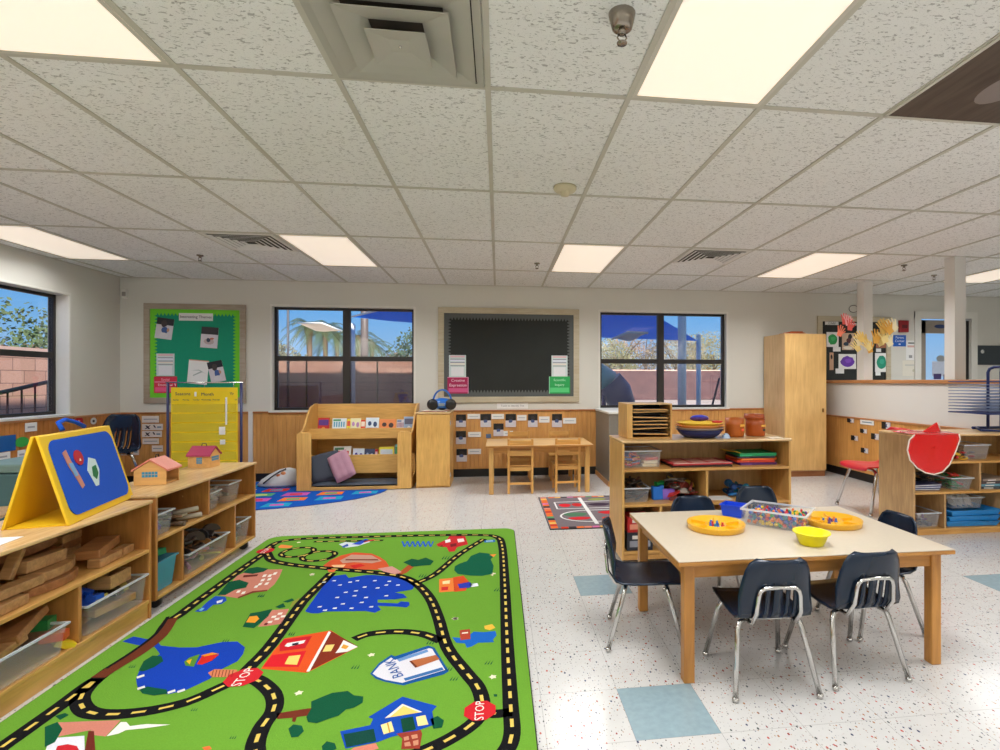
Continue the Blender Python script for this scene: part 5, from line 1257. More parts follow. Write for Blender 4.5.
psheet('white label strip on the half-wall boarding', 867, 422.5, .24, .055, PAPER, [((120, 150, 170), rectp(-.7, .7, -.2, .3))], 'name_label', 'label', None)
# left wainscot cards
def lsheet(label, px, py, w, h, m, deco=[], name='name_label', cat='label', group=None, shape=None):
    X_ = XL+WT+.0075; Y_, Z_ = atX(px, py, X_)
    t = thing(name, label, cat, (X_, Y_, Z_), 0, group)
    if shape: M().prism([(0, u*w/2, v*h/2) for u, v in shape], (.0016, 0, 0)).obj('paper', m, t)
    else: M().bx(0, .0016, -w/2, w/2, -h/2, h/2).obj('paper', m, t)
    for kk, (rgb, pts) in enumerate(deco): M().poly([(.002+.0003*kk, u*w/2, v*h/2) for u, v in pts][::-1]).obj('print', flat(rgb), t)
ln = [((170, 170, 176), rectp(-.6, .6, -.2, .2))]
circ = [(math.cos(6.2832*i/24), math.sin(6.2832*i/24)) for i in range(24)]
lsheet('white label high on the left wainscot, under the window sill', 31, 427, .13, .085, PAPER, ln)
lsheet('blue paper rectangle on the left wainscot', 2, 444, .27, .145, flat((20, 96, 170)), [], 'paper_shape', 'paper shape')
lsheet('green paper oval on the left wainscot', 22, 442, .145, .095, flat((60, 176, 80)), [], 'paper_shape', 'paper shape', None, circ)
lsheet('white label under the blue rectangle on the left wainscot', 2, 457, .16, .08, PAPER, ln)
lsheet('white label under the green oval on the left wainscot', 21.5, 454.5, .085, .085, PAPER, ln)
star = [((1 if i % 2 == 0 else .45)*math.sin(6.2832*i/10), (1 if i % 2 == 0 else .45)*math.cos(6.2832*i/10)) for i in range(10)]
lsheet('yellow paper star on the left wainscot beside the easel', 9.5, 471, .14, .13, flat((240, 206, 40)), [], 'paper_shape', 'paper shape', None, star)
lsheet('red round sticker on the left wainscot above the easel', 79, 421, .11, .085, flat((196, 30, 40)), [((240, 220, 220), [(-.2, -.2), (.3, 0), (-.2, .3)])], 'paper_shape', 'paper shape', None, circ)
lsheet('white round sticker with dark centre, left wainscot near the corner', 93.5, 421, .09, .075, flat((220, 220, 220)), [((60, 60, 70), blob(0, 0, .4, .4))], 'paper_shape', 'paper shape', None, circ)

# ---- boombox and papers on the narrow cabinet
t = thing('paper_stack', 'messy papers with red marks under the blue radio', 'paper', (-.75, 6.38, .8725))
for k in range(4): M().obx((random.uniform(-.03, .03), random.uniform(-.04, .04), .002+k*.003), (.24, .28, .002), random.uniform(-.4, .4)).obj('sheet', [PAPER, flat((230, 120, 100)), PAPER, flat((236, 216, 190))][k], t)
t = thing('portable_radio', 'blue portable CD radio with black round speakers on the narrow cabinet', 'radio', (-.665, 6.42, .8865))
BB = mat('radio_blue', (34, 104, 190), .3)
M().ball((0, 0, .075), (.13, .085, .07), n=20, k=12).obj('radio_body', BB, t)
for sx in (-1, 1):
    M().lathe([(.001, .0), (.062, 0), (.066, .03), (.05, .05), (.001, .05)], (0, 0, 0), 20).obj('speaker', BLACKB, t).location = (sx*.105, -.04, .068)
    o = t.children[-1]; o.rotation_euler = (R(90), 0, 0)
M().tube([(.105*math.cos(a), 0, .10+.14*math.sin(a)) for a in [3.1416*i/14 for i in range(15)]], .011, 8).obj('carry_handle', BB, t)
M().bx(-.035, .035, -.097, -.06, .05, .085).obj('display_panel', mat('radio_grey', (130, 140, 150), .3), t, bevel=.004)
M().ball((0, -.01, .018), (.05, .05, .018)).obj('radio_foot', BLACKB, t)

# ---- items on the big table
H = .5095
def tray(label, loc):
    t = thing('sorting_tray', label, 'tray', loc, 0, 'amber sorting trays')
    m = mat('tray_amber', (238, 180, 30), .3, coat=.3)
    M().lathe([(.001, .0), (.128, .0), (.134, .002), (.138, .026), (.1385, .030), (.133, .030), (.129, .008), (.056, .008), (.052, .020), (.048, .020), (.044, .008), (.001, .008)], n=40).obj('tray_body', m, t)
    for k in range(6):
        a = R(k*60+12); b = M(); b.obx((.092*math.cos(a), .092*math.sin(a), .015), (.076, .005, .014), a); b.obj('divider_rib', m, t)
    return t
T1, T2 = (1.055, 2.452), (1.67, 2.455)
tray('round amber sorting tray on the left of the large table', (T1[0], T1[1], H)); tray('round amber sorting tray on the right of the large table', (T2[0], T2[1], H))
CC = {'blue': (30, 90, 190), 'red': (206, 40, 46), 'teal': (30, 130, 160), 'yellow': (238, 200, 40), 'green': (50, 150, 80), 'purple': (96, 60, 130), 'orange': (230, 120, 50)}
def bears(c, r, cols, n, where):
    for k in range(n):
        a = k*2.4; q = r*math.sqrt((k+.3)/n); cn = cols[k % len(cols)]
        toy('bear', .024, CC[cn], (c[0]+q*math.cos(a), c[1]+q*math.sin(a), H+.0085), (0, 0, random.uniform(0, 6)), 'counting_bear', f'tiny {cn} bear counter in the {where} sorting tray', 'counter', f'{cn} counters in the {where} tray')
bears(T1, .040, ['blue', 'red', 'blue', 'teal'], 8, 'left'); bears((T2[0]-.02, T2[1]), .045, ['blue', 'yellow', 'purple', 'orange', 'blue'], 9, 'right')
ba = math.atan2(-.154, .154)
bw = bin_('clear rectangular bin full of coloured counters on the large table', .265, .185, .08, (1.39, 2.475, H), R(-42), group=None, flare=1.10)
cxs = math.cos(R(-42)); sns = math.sin(R(-42)); cn_ = list(CC)
for L_ in range(3):
    for i in range(12):
        for j in range(6):
            if random.random() < .12: continue
            u = (-.5+(i+.5)/12)*.255; v = (-.5+(j+.5)/6)*.175; cn = random.choice(cn_)
            toy('bear' if (i+j) % 2 else 'ball', .026, CC[cn], (1.39+u*cxs-v*sns, 2.475+u*sns+v*cxs, H+.008+L_*.021), (random.uniform(-.5, .5), random.uniform(-.5, .5), random.uniform(0, 6)), 'counting_bear', f'tiny {cn} counter in the clear bin on the large table', 'counter', f'{cn} counters in the table bin')
t = thing('plastic_box', 'small bright blue plastic box beside the clear bin on the table', 'box', (1.25, 2.67, H), R(-42)); t.scale = (.8, .8, .85)
b = M(); o_ = [(-.06, -.045, 0), (.06, -.045, 0), (.06, .045, 0), (-.06, .045, 0), (-.07, -.055, .07), (.07, -.055, .07), (.07, .055, .07), (-.07, .055, .07)]
b.add(o_, [(0, 3, 2, 1), (0, 1, 5, 4), (1, 2, 6, 5), (2, 3, 7, 6), (3, 0, 4, 7)]); b.obj('box_body', mat('box_blue', (16, 70, 214), .3), t, solid=.004, loc=(0, 0, .003))
r_ = M()
for q in ((-.078, .078, -.063, -.055), (-.078, .078, .055, .063), (-.078, -.07, -.055, .055), (.07, .078, -.055, .055)): r_.bx(*q, .068, .075)
r_.obj('box_rim', mat('box_blue', (16, 70, 214), .3), t)
t = thing('bowl', 'yellow plastic bowl near the front edge of the large table', 'bowl', (1.372, 2.16, H))
M().lathe([(.001, .0), (.046, .0), (.052, .006), (.070, .050), (.078, .052), (.078, .056), (.068, .056), (.049, .010), (.001, .008)], n=36).obj('bowl_body', mat('bowl_yellow', (244, 232, 20), .3), t)
M().lathe([(.047, .0), (.049, -.0005), (.0485, .004)], n=36).obj('foot_ring', mat('bowl_yellow', (244, 232, 20), .3), t)

# ---- middle shelf: on top
ZT = .828
t = thing('puzzle_rack', 'wooden puzzle rack with stacked puzzles on the middle shelf top', 'rack', (.885, 3.56, ZT))
RW, RH = .315, .245
M().bx(0, .042, 0, .26, 0, RH).obj('rack_side', MAPLEZ, t, bevel=.003); M().bx(RW, RW+.012, 0, .26, 0, RH).obj('rack_side', MAPLEZ, t, bevel=.003)
M().bx(.042, RW, 0, .26, RH-.008, RH).obj('rack_top', BIRCH, t); M().bx(.042, RW, 0, .26, 0, .008).obj('rack_bottom', MAPLE, t); M().bx(.042, RW, .25, .26, .008, RH-.008).obj('rack_back', BLACKB, t)
for k in range(7):
    rk = .026+k*.028
    M().tube([(.042, .012, rk), (RW, .012, rk)], .0016, 5).obj('wire_ledge', BLACKB, t)
for k in range(7):
    z = .030+k*.028+.004*(k % 3); o = thing('wooden_puzzle', 'wooden puzzle board in the rack, number of slots from below: '+['lowest', 'second', 'third', 'middle', 'fifth', 'sixth', 'topmost'][k], 'puzzle', (.885+.05, 3.57+.01*(k % 2), ZT+z), 0, 'puzzles in the rack')
    o['label'] = ['lowest', 'second lowest', 'third lowest', 'middle', 'fifth from below', 'second topmost', 'topmost'][k]+' wooden puzzle board in the rack'
    o.rotation_euler = (0, R([1.4, -1.6, .5, -1, 1.8, -1.4, .4][k]), 0)
    M().bx(0, .25, 0, .22, 0, .008).obj('puzzle_board', MAPLE, o); M().bx(.01, .24, .01, .21, .008, .011).obj('puzzle_piece', flat([(60, 60, 70), (90, 70, 60), (50, 60, 50), (70, 50, 50), (60, 60, 60), (80, 80, 70), (50, 50, 60)][k]), o)
def bowlstack():
    c = (1.435, 3.62)
    for k, (r, z, h, rgb, lab) in enumerate([(.165, 0, .055, (28, 34, 92), 'large navy bowl lowest in the stack on the middle shelf'), (.168, .040, .030, (172, 150, 132), 'taupe bowl second in the stack'), (.168, .058, .030, (232, 146, 60), 'orange bowl third in the stack'), (.160, .076, .030, (240, 196, 50), 'yellow bowl topmost of the wide ones in the stack')]):
        o = thing('bowl', lab, 'bowl', (c[0], c[1], ZT+z), 0, 'stacked bowls on the middle shelf')
        M().lathe([(.001, 0), (r*.62, 0), (r*.8, h*.3), (r, h), (r*.97, h), (r*.76, h*.36), (.001, h*.2)], n=36).obj('bowl_body', flat(rgb), o)
        M().lathe([(r*.99, h-.002), (r*1.03, h), (r*.99, h+.003)], n=36).obj('bowl_rim', flat(tuple(min(255, v+14) for v in rgb)), o)
    o = thing('pencil_case', 'blue and purple zipped pouch lying on the bowl stack', 'pouch', (c[0], c[1], ZT+.112))
    M().ball((0, 0, .022), (.072, .04, .022), n=16).obj('pouch_body', mat('pouch_purple', (74, 30, 120), .4), o); M().ball((0, 0, .028), (.066, .036, .019), n=16).obj('pouch_top', mat('pouch_blue', (40, 56, 200), .35), o)
    o = thing('red_lid', 'small red plastic lid on the right side of the bowl stack', 'lid', (c[0]+.125, c[1]-.02, ZT+.104)); M().lathe([(.001, 0), (.036, 0), (.038, .012), (.001, .016)], n=20).obj('lid_disc', flat((222, 50, 40)), o)
    o = thing('cloth_scrap', 'crumpled pale blue tissue at the right foot of the bowl stack', 'tissue', (c[0]+.155, c[1]-.10, ZT)); M().lathe([(.032, 0), (.026, .018), (.010, .034), (.001, .036)], n=7).obj('tissue_fold', flat((190, 210, 236)), o)
bowlstack()
def pot(label, x, y, r, h, rgb, spot):
    t = thing('container', label, 'container', (x, y, ZT), 0, 'orange-brown tubs on the middle shelf'); m = mat('tub_%d' % rgb[0], rgb, .4, noise=.1, scale=6)
    M().lathe([(.001, 0), (r*.96, .002), (r, .01), (r, h*.62), (r*1.01, h*.64), (r*1.01, h*.68), (r, h*.70), (r*.99, h), (r*.93, h), (r*.93, h*.72), (.001, h*.70)], n=32).obj('container_body', m, t)
    M().lathe([(r*1.005, h*.30), (r*1.015, h*.31), (r*1.005, h*.34)], n=32).obj('band', m, t)
    x2, a = r*1.003, R(-62)
    M().obx((r*math.cos(a)*1.0, r*math.sin(a)*1.0, h*.62), (r*.7, .004, h*.12), a+R(90)).obj('label_patch', flat((246, 190, 80)), t)
    if spot: M().ball((r*math.cos(a), r*math.sin(a), h*.38), (.016, .004, .010)).obj('sticker', flat(spot), t)
pot('orange-brown round tub, left of two on the middle shelf', 1.70, 3.62, .066, .135, (186, 96, 30), (240, 96, 60)); pot('orange-brown round tub, right and taller of two, with a lid', 1.875, 3.65, .068, .125, (176, 82, 24), (60, 70, 60))
t = thing('tub_cover', 'rust-coloured cover resting on the taller right tub', 'lid', (1.868, 3.655, ZT+.126)); M().lathe([(.001, 0), (.070, 0), (.073, .01), (.070, .034), (.001, .038)], n=32).obj('lid_body', mat('lid_rust', (170, 76, 26), .4), t)
M().lathe([(.072, .008), (.075, .012), (.072, .016)], n=32).obj('lid_rim', mat('lid_rust', (170, 76, 26), .4), t)
# paper on the top right
o = M().bx(-.10, .09, -.12, .1, 0, .003).obj('paper_sheet', flat((240, 226, 196))); o.location = (1.9, 3.57-.02, ZT); o.location = (1.895, 3.535, ZT-.0); tag(o, 'cream paper at the right end of the middle shelf top', 'paper'); o.scale = (.5, .35, 1); o.location = (1.945, 3.51, ZT)
# middle shelf: upper tier
def MS(x, y, z): return (.825+x, 3.45+y, z)
z = .633
x, y, _ = MS(.155, .19, z); bin_('clear box of coloured and white pieces, top tier of the middle shelf', .25, .24, .115, (x, y, z), flare=1.04)
heap((x-.06, y-.03), .11, .15, z+.015, 24, .042, ['bar', 'ring', 'block'], [(226, 80, 40), (240, 170, 40), (200, 50, 40), (50, 80, 170)], 'linking_piece', 'orange, red, yellow or blue linking piece in the clear box, top tier', 'toy', 'linking pieces in the top tier box', layers=3)
for k in range(3): tag(M().obx((x+.065, y-.02, z+.012+.022*k), (.10, .15, .019), .1*k).obj('card_deck', flat([(226, 206, 160), (236, 222, 190), (206, 90, 70)][k])), ['lowest cream card pack in the clear box', 'middle cream card pack in the clear box', 'red-topped card pack in the clear box'][k], 'card pack', 'card packs in the top tier box')
x, y, _ = MS(.58, .17, z)
for k, (c, dx, lab) in enumerate([((50, 28, 30), 0, 'dark red tray lowest of the flat pile, top tier of the middle shelf'), ((190, 60, 64), .0, 'red patterned placemat topmost of the flat pile, top tier')]):
    t = thing('placemat', lab, 'placemat', (x+dx, y, z+k*.014), R(3*k), 'flat pile on the top tier')
    M().bx(-.22, .22, -.13, .13, 0, .012).obj('mat_base', flat(c), t, bevel=.003)
    if k: 
        b = M()
        for i in range(3): b.bx(-.19+i*.13, -.09+i*.13, -.11, .10, .0121, .0135)
        b.obj('printed_square', flat((214, 150, 140)), t); M().bx(-.215, .215, -.128, -.12, .0121, .014).obj('pale_edge', flat((230, 210, 200)), t)
x, y, _ = MS(1.01, .19, z)
for k, (rgb, lab) in enumerate([((86, 40, 110), 'purple'), ((210, 60, 40), 'red'), ((240, 110, 40), 'orange'), ((34, 36, 50), 'black'), ((20, 150, 90), 'green')]):
    t = thing('foam_sheet_pack', f'{lab} foam folder in the stack at the right of the top tier, middle shelf', 'folder', (x-.01*(k % 2), y, z+[0, .018, .034, .048, .062][k]), R([2, -3, 4, -2, 1][k]), 'coloured folders on the middle shelf')
    M().bx(-.14, .14, -.11, .11, 0, [.017, .015, .013, .013, .022][k]).obj('folder_body', flat(rgb), t, bevel=.002)
    M().bx(-.13, -.05, -.1105, -.11, .002, .010).obj('folder_tab', flat(tuple(min(255, v+40) for v in rgb)), t)
tag(M().obx((x-.15, y+.0, z+.085), (.06, .18, .004), .3, ry=.3).obj('yellow_folder_edge', flat((236, 200, 60))), 'thin yellow card slipped on the coloured folders', 'card')
# middle tier
z = .396
x, y, _ = MS(.115, .17, z); bin_('clear bin of dark pieces, middle tier of the middle shelf, left', .15, .22, .10, (x, y, z))
heap((x, y), .13, .18, z+.02, 30, .05, ['bar', 'leaf', 'ring'], [(44, 36, 34), (110, 60, 40), (70, 60, 54), (140, 90, 60)], 'dark_toy_piece', 'dark brown piece in the left clear bin, middle tier', 'toy', 'dark pieces in the left bin, middle tier', layers=4)
x, y, _ = MS(.325, .12, z)
for k, (dx, rgb, w, h, lab) in enumerate([(-.035, (40, 120, 220), .075, .10, 'blue'), (.04, (150, 110, 214), .08, .078, 'lilac'), (.0, (40, 180, 90), .06, .12, 'green')]):
    t = thing('gift_bag', f'small {lab} paper packet on the middle tier of the middle shelf', 'packet', (x+dx, y+(.06 if k == 2 else 0), z), R([8, -4, 20][k]))
    M().prism([(-w/2, 0, 0), (w/2, 0, 0), (w/2*1.1, 0, h), (0, 0, h*.9), (-w/2*1.1, 0, h*.96)], (0, .035, 0)).obj('packet_body', flat(rgb), t, bevel=.003)
x, y, _ = MS(.47, .19, z)
heap((x, y), .22, .24, z+.002, 40, .058, ['bar', 'ring', 'half', 'leaf'], [(90, 80, 74), (160, 150, 140), (120, 50, 40), (190, 50, 40), (60, 60, 60), (200, 170, 60)], 'craft_piece', 'grey, red or yellow oddment heaped at the right of the middle tier, left bay', 'toy', 'oddments heaped on the middle tier', layers=4)
x, y, _ = MS(.92, .22, z)
heap((x, y), .20, .2, z+.002, 12, .06, ['ring', 'bar', 'ball'], [(30, 110, 180), (40, 150, 190), (60, 160, 90), (30, 80, 150)], 'blue_green_toy', 'blue or green toy in the right bay behind the navy chair', 'toy', 'blue and green toys in the right bay', layers=2)
o = M().bx(-.09, .09, -.06, .06, 0, .004).obj('paper_sheet', PAPER); o.location = MS(.72, .12, z); tag(o, 'white papers lying in the right bay of the middle tier', 'paper')
# bottom tier
z = .079
def boxy(label, loc, rz, w, d, h, c1_, c2_, s=None):
    t = thing('game_box', label, 'box', loc, rz, 'boxes on the bottom tier'); M().bx(-w/2, w/2, -d/2, d/2, 0, h).obj('box_body', flat(c1_), t, bevel=.002)
    M().bx(-w*.4, w*.4, -d/2-.001, -d/2, h*.2, h*.55).obj('box_print', flat(c2_), t); M().bx(-w*.3, w*.1, -d/2-.001, -d/2, h*.65, h*.85).obj('box_print', flat((230, 220, 210)), t)
boxy('red toy box on the bottom tier of the middle shelf, upper of two', MS(.13, .12, z+.121), 0, .17, .18, .10, (190, 40, 40), (230, 150, 120)); boxy('dark toy box on the bottom tier, lower of two', MS(.13, .12, z), 0, .18, .2, .12, (44, 46, 56), (150, 150, 160))

# ---- right shelf
def RS(x, y, z): return (3.27+x, 3.78+y, z)
z = .586
x, y, _ = RS(.42, .17, z)
heap((x, y), .30, .2, z+.001, 30, .055, ['ring', 'bar', 'half'], [(210, 40, 40), (236, 120, 40), (60, 30, 30), (40, 36, 40), (240, 190, 50)], 'play_food', 'red, orange or dark plastic piece on the top tier of the right shelf', 'toy', 'plastic pieces on the right shelf top tier', layers=2)
x, y, _ = RS(.62, .18, z); bin_('clear bin on the top tier of the right shelf', .20, .22, .12, (x, y, z))
heap((x, y), .15, .16, z+.01, 8, .045, ['ring', 'bar'], [(210, 60, 50), (90, 80, 76)], 'bin_toy', 'toy in the clear bin, top tier of the right shelf', 'toy', 'toys in the top tier bin, right shelf', layers=2)
z = .343
x, y, _ = RS(.17, .17, z)
for k, rgb in enumerate([(36, 40, 96), (24, 60, 150), (60, 66, 110)]):
    t = thing('activity_book', ['lowest dark blue book', 'middle bright blue book', 'topmost slate blue book'][k]+' in the pile, middle tier of the right shelf', 'book', (x+.01*k, y, z+k*.016), R(4*k-4), 'blue books on the right shelf')
    M().bx(-.13, .13, -.10, .10, 0, .003).obj('book_cover', flat(rgb), t); M().bx(-.127, .127, -.095, .097, .003, .012).obj('pages', PAPER, t); M().bx(-.13, .13, -.10, .10, .012, .015).obj('book_cover', flat(rgb), t)
x, y, _ = RS(.46, .15, z); bin_('clear bin of green and red toys, middle tier of the right shelf', .16, .2, .10, (x, y, z), flare=1.2)
heap((x, y), .14, .17, z+.012, 22, .045, ['bar', 'leaf', 'ring'], [(40, 150, 60), (60, 180, 80), (200, 50, 40), (30, 110, 50)], 'green_toy', 'green or red toy in the clear bin, middle tier of the right shelf', 'toy', 'green and red toys in the bin, right shelf', layers=4)
heap((x-.17, y+.09), .16, .12, z+.05, 8, .055, ['bar', 'leaf'], [(30, 34, 30), (50, 70, 50), (50, 46, 44)], 'dark_green_toy', 'dark toy behind the blue books, right shelf', 'toy', 'dark toys behind the blue books', layers=2)
x, y, _ = RS(.80, .18, z)
for k, rgb in enumerate([(70, 80, 90), (110, 170, 196), (80, 70, 76), (150, 140, 130)]):
    t = thing('paper_folder', ['lowest grey', 'second, pale blue', 'third, dark', 'topmost tan'][k]+' folder at the right edge, middle tier of the right shelf', 'folder', (x, y, z+k*.022), R(3*k-5), 'folders at the right edge'); M().bx(-.15, .15, -.13, .12, 0, .018).obj('folder_body', flat(rgb), t, bevel=.002); M().bx(-.1, -.02, -.131, -.13, .004, .012).obj('folder_tab', PAPER, t)
z = .05
x, y, _ = RS(.15, .15, z); bin_('clear bin of purple and red pieces, bottom left of the right shelf', .18, .22, .12, (x, y, z), flare=1.15)
heap((x, y), .15, .17, z+.01, 16, .045, ['block', 'ring', 'bar'], [(120, 60, 110), (180, 60, 60), (80, 70, 80), (190, 170, 160)], 'bin_piece', 'purple, red or pale piece in the bottom left bin of the right shelf', 'toy', 'pieces in the bottom left bin, right shelf', layers=3)
x, y, _ = RS(.56, .17, z); LB = mat('tray_blue', (44, 144, 220), .35)
for k in range(3):
    t = thing('plastic_tray', ['lowest', 'middle', 'topmost'][k]+' light blue tray of the stack in the right shelf', 'tray', (x+.01*k, y, z+k*.044), R(2*k-2), 'light blue trays in the right shelf')
    b = M(); a, c = .215, .135; o_ = [(-a, -c, 0), (a, -c, 0), (a, c, 0), (-a, c, 0), (-a-.018, -c-.014, .04), (a+.018, -c-.014, .04), (a+.018, c+.014, .04), (-a-.018, c+.014, .04)]
    b.add(o_, [(0, 3, 2, 1), (0, 1, 5, 4), (1, 2, 6, 5), (2, 3, 7, 6), (3, 0, 4, 7)]); b.obj('tray_body', LB, t, solid=.003, loc=(0, 0, .002))
    M().tube([(-a-.018, -c-.014, .04), (a+.018, -c-.014, .04), (a+.018, c+.014, .04), (-a-.018, c+.014, .04)], .004, 6, closed=True).obj('tray_rim', LB, t)
bin_('clear bin of white cards on top of the light blue trays', .26, .20, .09, (x-.02, y+.01, z+.135))
for k in range(4):
    o = M().bx(-.05, .05, -.002, .002, 0, .10).obj('white_card', PAPER); o.location = (x-.07+.05*k, y-.02, z+.145); o.rotation_euler = (R(-35), R(22), R(8)); tag(o, ['leftmost', 'second', 'third', 'rightmost'][k]+' white card standing in the bin above the blue trays', 'card', 'white cards in the bin')

# red vinyl cloth hanging over the shelf front
t = thing('vinyl_apron', 'shiny red vinyl apron with white piping draped over the right shelf', 'apron', (3.225, 3.78, .806))
RED = mat('red_vinyl', (222, 22, 22), .18, coat=.4); n = 22
shape = [(.04, .0), (-.005, -.04), (-.025, -.12), (.0, -.20), (.06, -.265), (.13, -.302), (.21, -.318), (.28, -.30), (.34, -.24), (.40, -.13), (.44, -.04), (.43, .0)]
def fold(u, v): return (u, -.016-.008*abs(math.sin(u*14))*min(1, -v*8+.1), v)
b = M(); cu_, cv = .2, -.1
rows = 8; vs = []; k0 = len(shape)
ring0 = [(u, v) for u, v in shape]
for r_i in range(rows+1):
    q = r_i/rows
    for u, v in ring0: vs.append(fold(cu_+(u-cu_)*q, cv+(v-cv)*q))
fs = [(i*k0+j, i*k0+(j+1) % k0, (i+1)*k0+(j+1) % k0, (i+1)*k0+j) for i in range(rows) for j in range(k0)]
b.add(vs, fs, 0, True); b.obj('apron_front', RED, t, solid=.002)
b = M(); b.tube([fold(u, v) for u, v in shape], .006, 6); b.obj('white_piping', mat('piping_cream', (240, 226, 210), .5), t)
b = M(); vs = []; 
for i in range(13):
    for j in range(7):
        u, v = i/12, j/6; vs.append((.03+u*.40-.10*v*(1-u)*.3, -.017+v*.20, .004+.012*abs(math.sin(u*9+v*4))*(v)))
b.add(vs, [(i*7+j, (i+1)*7+j, (i+1)*7+j+1, i*7+j+1) for i in range(12) for j in range(6)], 0, True); b.obj('apron_top', RED, t, solid=.002)
b = M(); b.prism([(.22, .10, .01), (.36, .08, .01), (.345, .10, .085)], (0, .012, 0)); b.obj('apron_corner', RED, t); b = M(); b.tube([(.36, .08, .012), (.347, .098, .088)], .005, 6); b.obj('white_piping', mat('piping_cream', (240, 226, 210), .5), t)
# small crumpled tissue beside it
tag(M().lathe([(.03, 0), (.02, .012), (.001, .016)], (3.30, 3.95, .8055), 7).obj('tissue', flat((236, 214, 196))), 'small crumpled pale tissue on the left end of the right shelf top', 'tissue')

# ---- drying rack on the right shelf
t = thing('drying_rack', 'navy wire paper-drying rack standing on the right shelf', 'drying rack', (4.175, 3.97, .806))
DB = mat('rack_navy', (32, 50, 110), .4); LW_ = mat('rack_wire', (120, 136, 170), .35, metal=.5)
for y in (-.17, .17):
    M().tube([(-.02, y, .0125), (.25, y, .0125)], .012, 8).obj('base_rail', DB, t)
M().tube([(-.16, -.05, .0125), (.02, -.17, .0125)], .010, 8).obj('base_brace', DB, t); M().tube([(-.16, -.05, .0125), (.02, .17, .0125)], .010, 8).obj('base_brace', DB, t)
for x in (.02, .20):
    b = M(); b.tube([(x, -.06, .02), (x, -.06, .50), (x+.01, -.055, .53), (x+.03, -.03, .545), (x+.03, .03, .545), (x+.01, .055, .53), (x, .06, .50), (x, .06, .02)], .012, 8); b.obj('upright', DB, t)
for k in range(11):
    z = .155+k*.0265; b = M(); m_ = DB if k in (0, 10) else LW_
    b.tube([(-.235, -.19, z), (.24, -.19, z), (.24, .19, z), (-.235, .19, z)], .0035 if k not in (0, 10) else .006, 5, closed=True)
    for q in range(1, 6): b.tube([(-.235+q*.085, -.19, z), (-.235+q*.085, .19, z)], .0016, 4)
    for q in range(1, 8): b.tube([(-.235, -.19+q*.0475, z), (.24, -.19+q*.0475, z)], .0016, 4)
    b.obj('wire_shelf', m_, t)
# ================================================================ RUGS
def rug_base(name, label, pts, m, em, z=.008):
    t = thing(name, label, 'rug', (0, 0, 0))
    M().prism([(x, y, .0005) for x, y in pts], (0, 0, z-.0005)).obj('pile', m, t)
    M().tube([(x, y, z*.52) for x, y in pts], z*.52, 6, closed=True).obj('bound_edge', em, t)
    return t
def pile_mat(name, rgb):
    if name in MATS: return MATS[name]
    return mat(name, rgb, .95, noise=.16, scale=220, bump=.5, spec=.1)
def rp_(rgb): return pile_mat('pile_%d_%d_%d' % rgb, rgb)
def rounded(x0, x1, y0, y1, r, n=6):
    p = []
    for cx, cy, a in ((x1-r, y1-r, 0), (x0+r, y1-r, 90), (x0+r, y0+r, 180), (x1-r, y0+r, 270)):
        for k in range(n+1): q = R(a+90*k/n); p.append((cx+r*math.cos(q), cy+r*math.sin(q)))
    return p
RX0, RX1, RY0, RY1 = -1.765, .128, 1.45, 4.385
rug = rug_base('play_rug', 'large green play rug printed with roads, lakes and houses', rounded(RX0, RX1, RY0, RY1, .09), rp_((108, 160, 52)), mat('rug_binding', (24, 26, 22), .9))
LV = [0]
class Layer:
    """printed areas of the rug, one mesh per printed picture; each later layer lies a hair higher"""
    def __init__(s, name): s.n = name; s.b = M(); s.m = []; s.ix = {}
    def col(s, rgb):
        if rgb not in s.ix: s.ix[rgb] = len(s.m); s.m.append(rp_(rgb))
        return s.ix[rgb]
    def pl(s, rgb, pts, z):
        a = sum(pts[i][0]*pts[(i+1) % len(pts)][1]-pts[(i+1) % len(pts)][0]*pts[i][1] for i in range(len(pts)))
        if a < 0: pts = pts[::-1]
        s.b.add([(x, y, z) for x, y in pts], [tuple(range(len(pts)))], s.col(rgb))
    def done(s, parent): return s.b.obj(s.n, s.m, parent)
def W_(px): return [atZ(x, y, .008) for x, y in px]
def crop(o, k): return lambda pts: W_([(o[0]+x/k, o[1]+y/k) for x, y in pts])
cA = crop((250, 520), 3.448); cB = crop((230, 610), 3.226); cC = crop((60, 560), 3.946); cD = crop((180, 520), 4.545)
Z1, Z2, Z3, Z4 = .0086, .0092, .0098, .0104
def smooth(P, k=4):
    out = []
    for i in range(len(P)-1):
        p0, p1, p2, p3 = P[max(0, i-1)], P[i], P[i+1], P[min(len(P)-1, i+2)]
        for j in range(k):
            t = j/k; o = []
            for c in (0, 1):
                o.append(.5*((2*p1[c])+(-p0[c]+p2[c])*t+(2*p0[c]-5*p1[c]+4*p2[c]-p3[c])*t*t+(-p0[c]+3*p1[c]-3*p2[c]+p3[c])*t**3))
            out.append(tuple(o))
    out.append(P[-1]); return out
def clipY(p): return (min(max(p[0], RX0+.005), RX1-.005), max(p[1], RY0+.01))
RD = Layer('printed_roads')
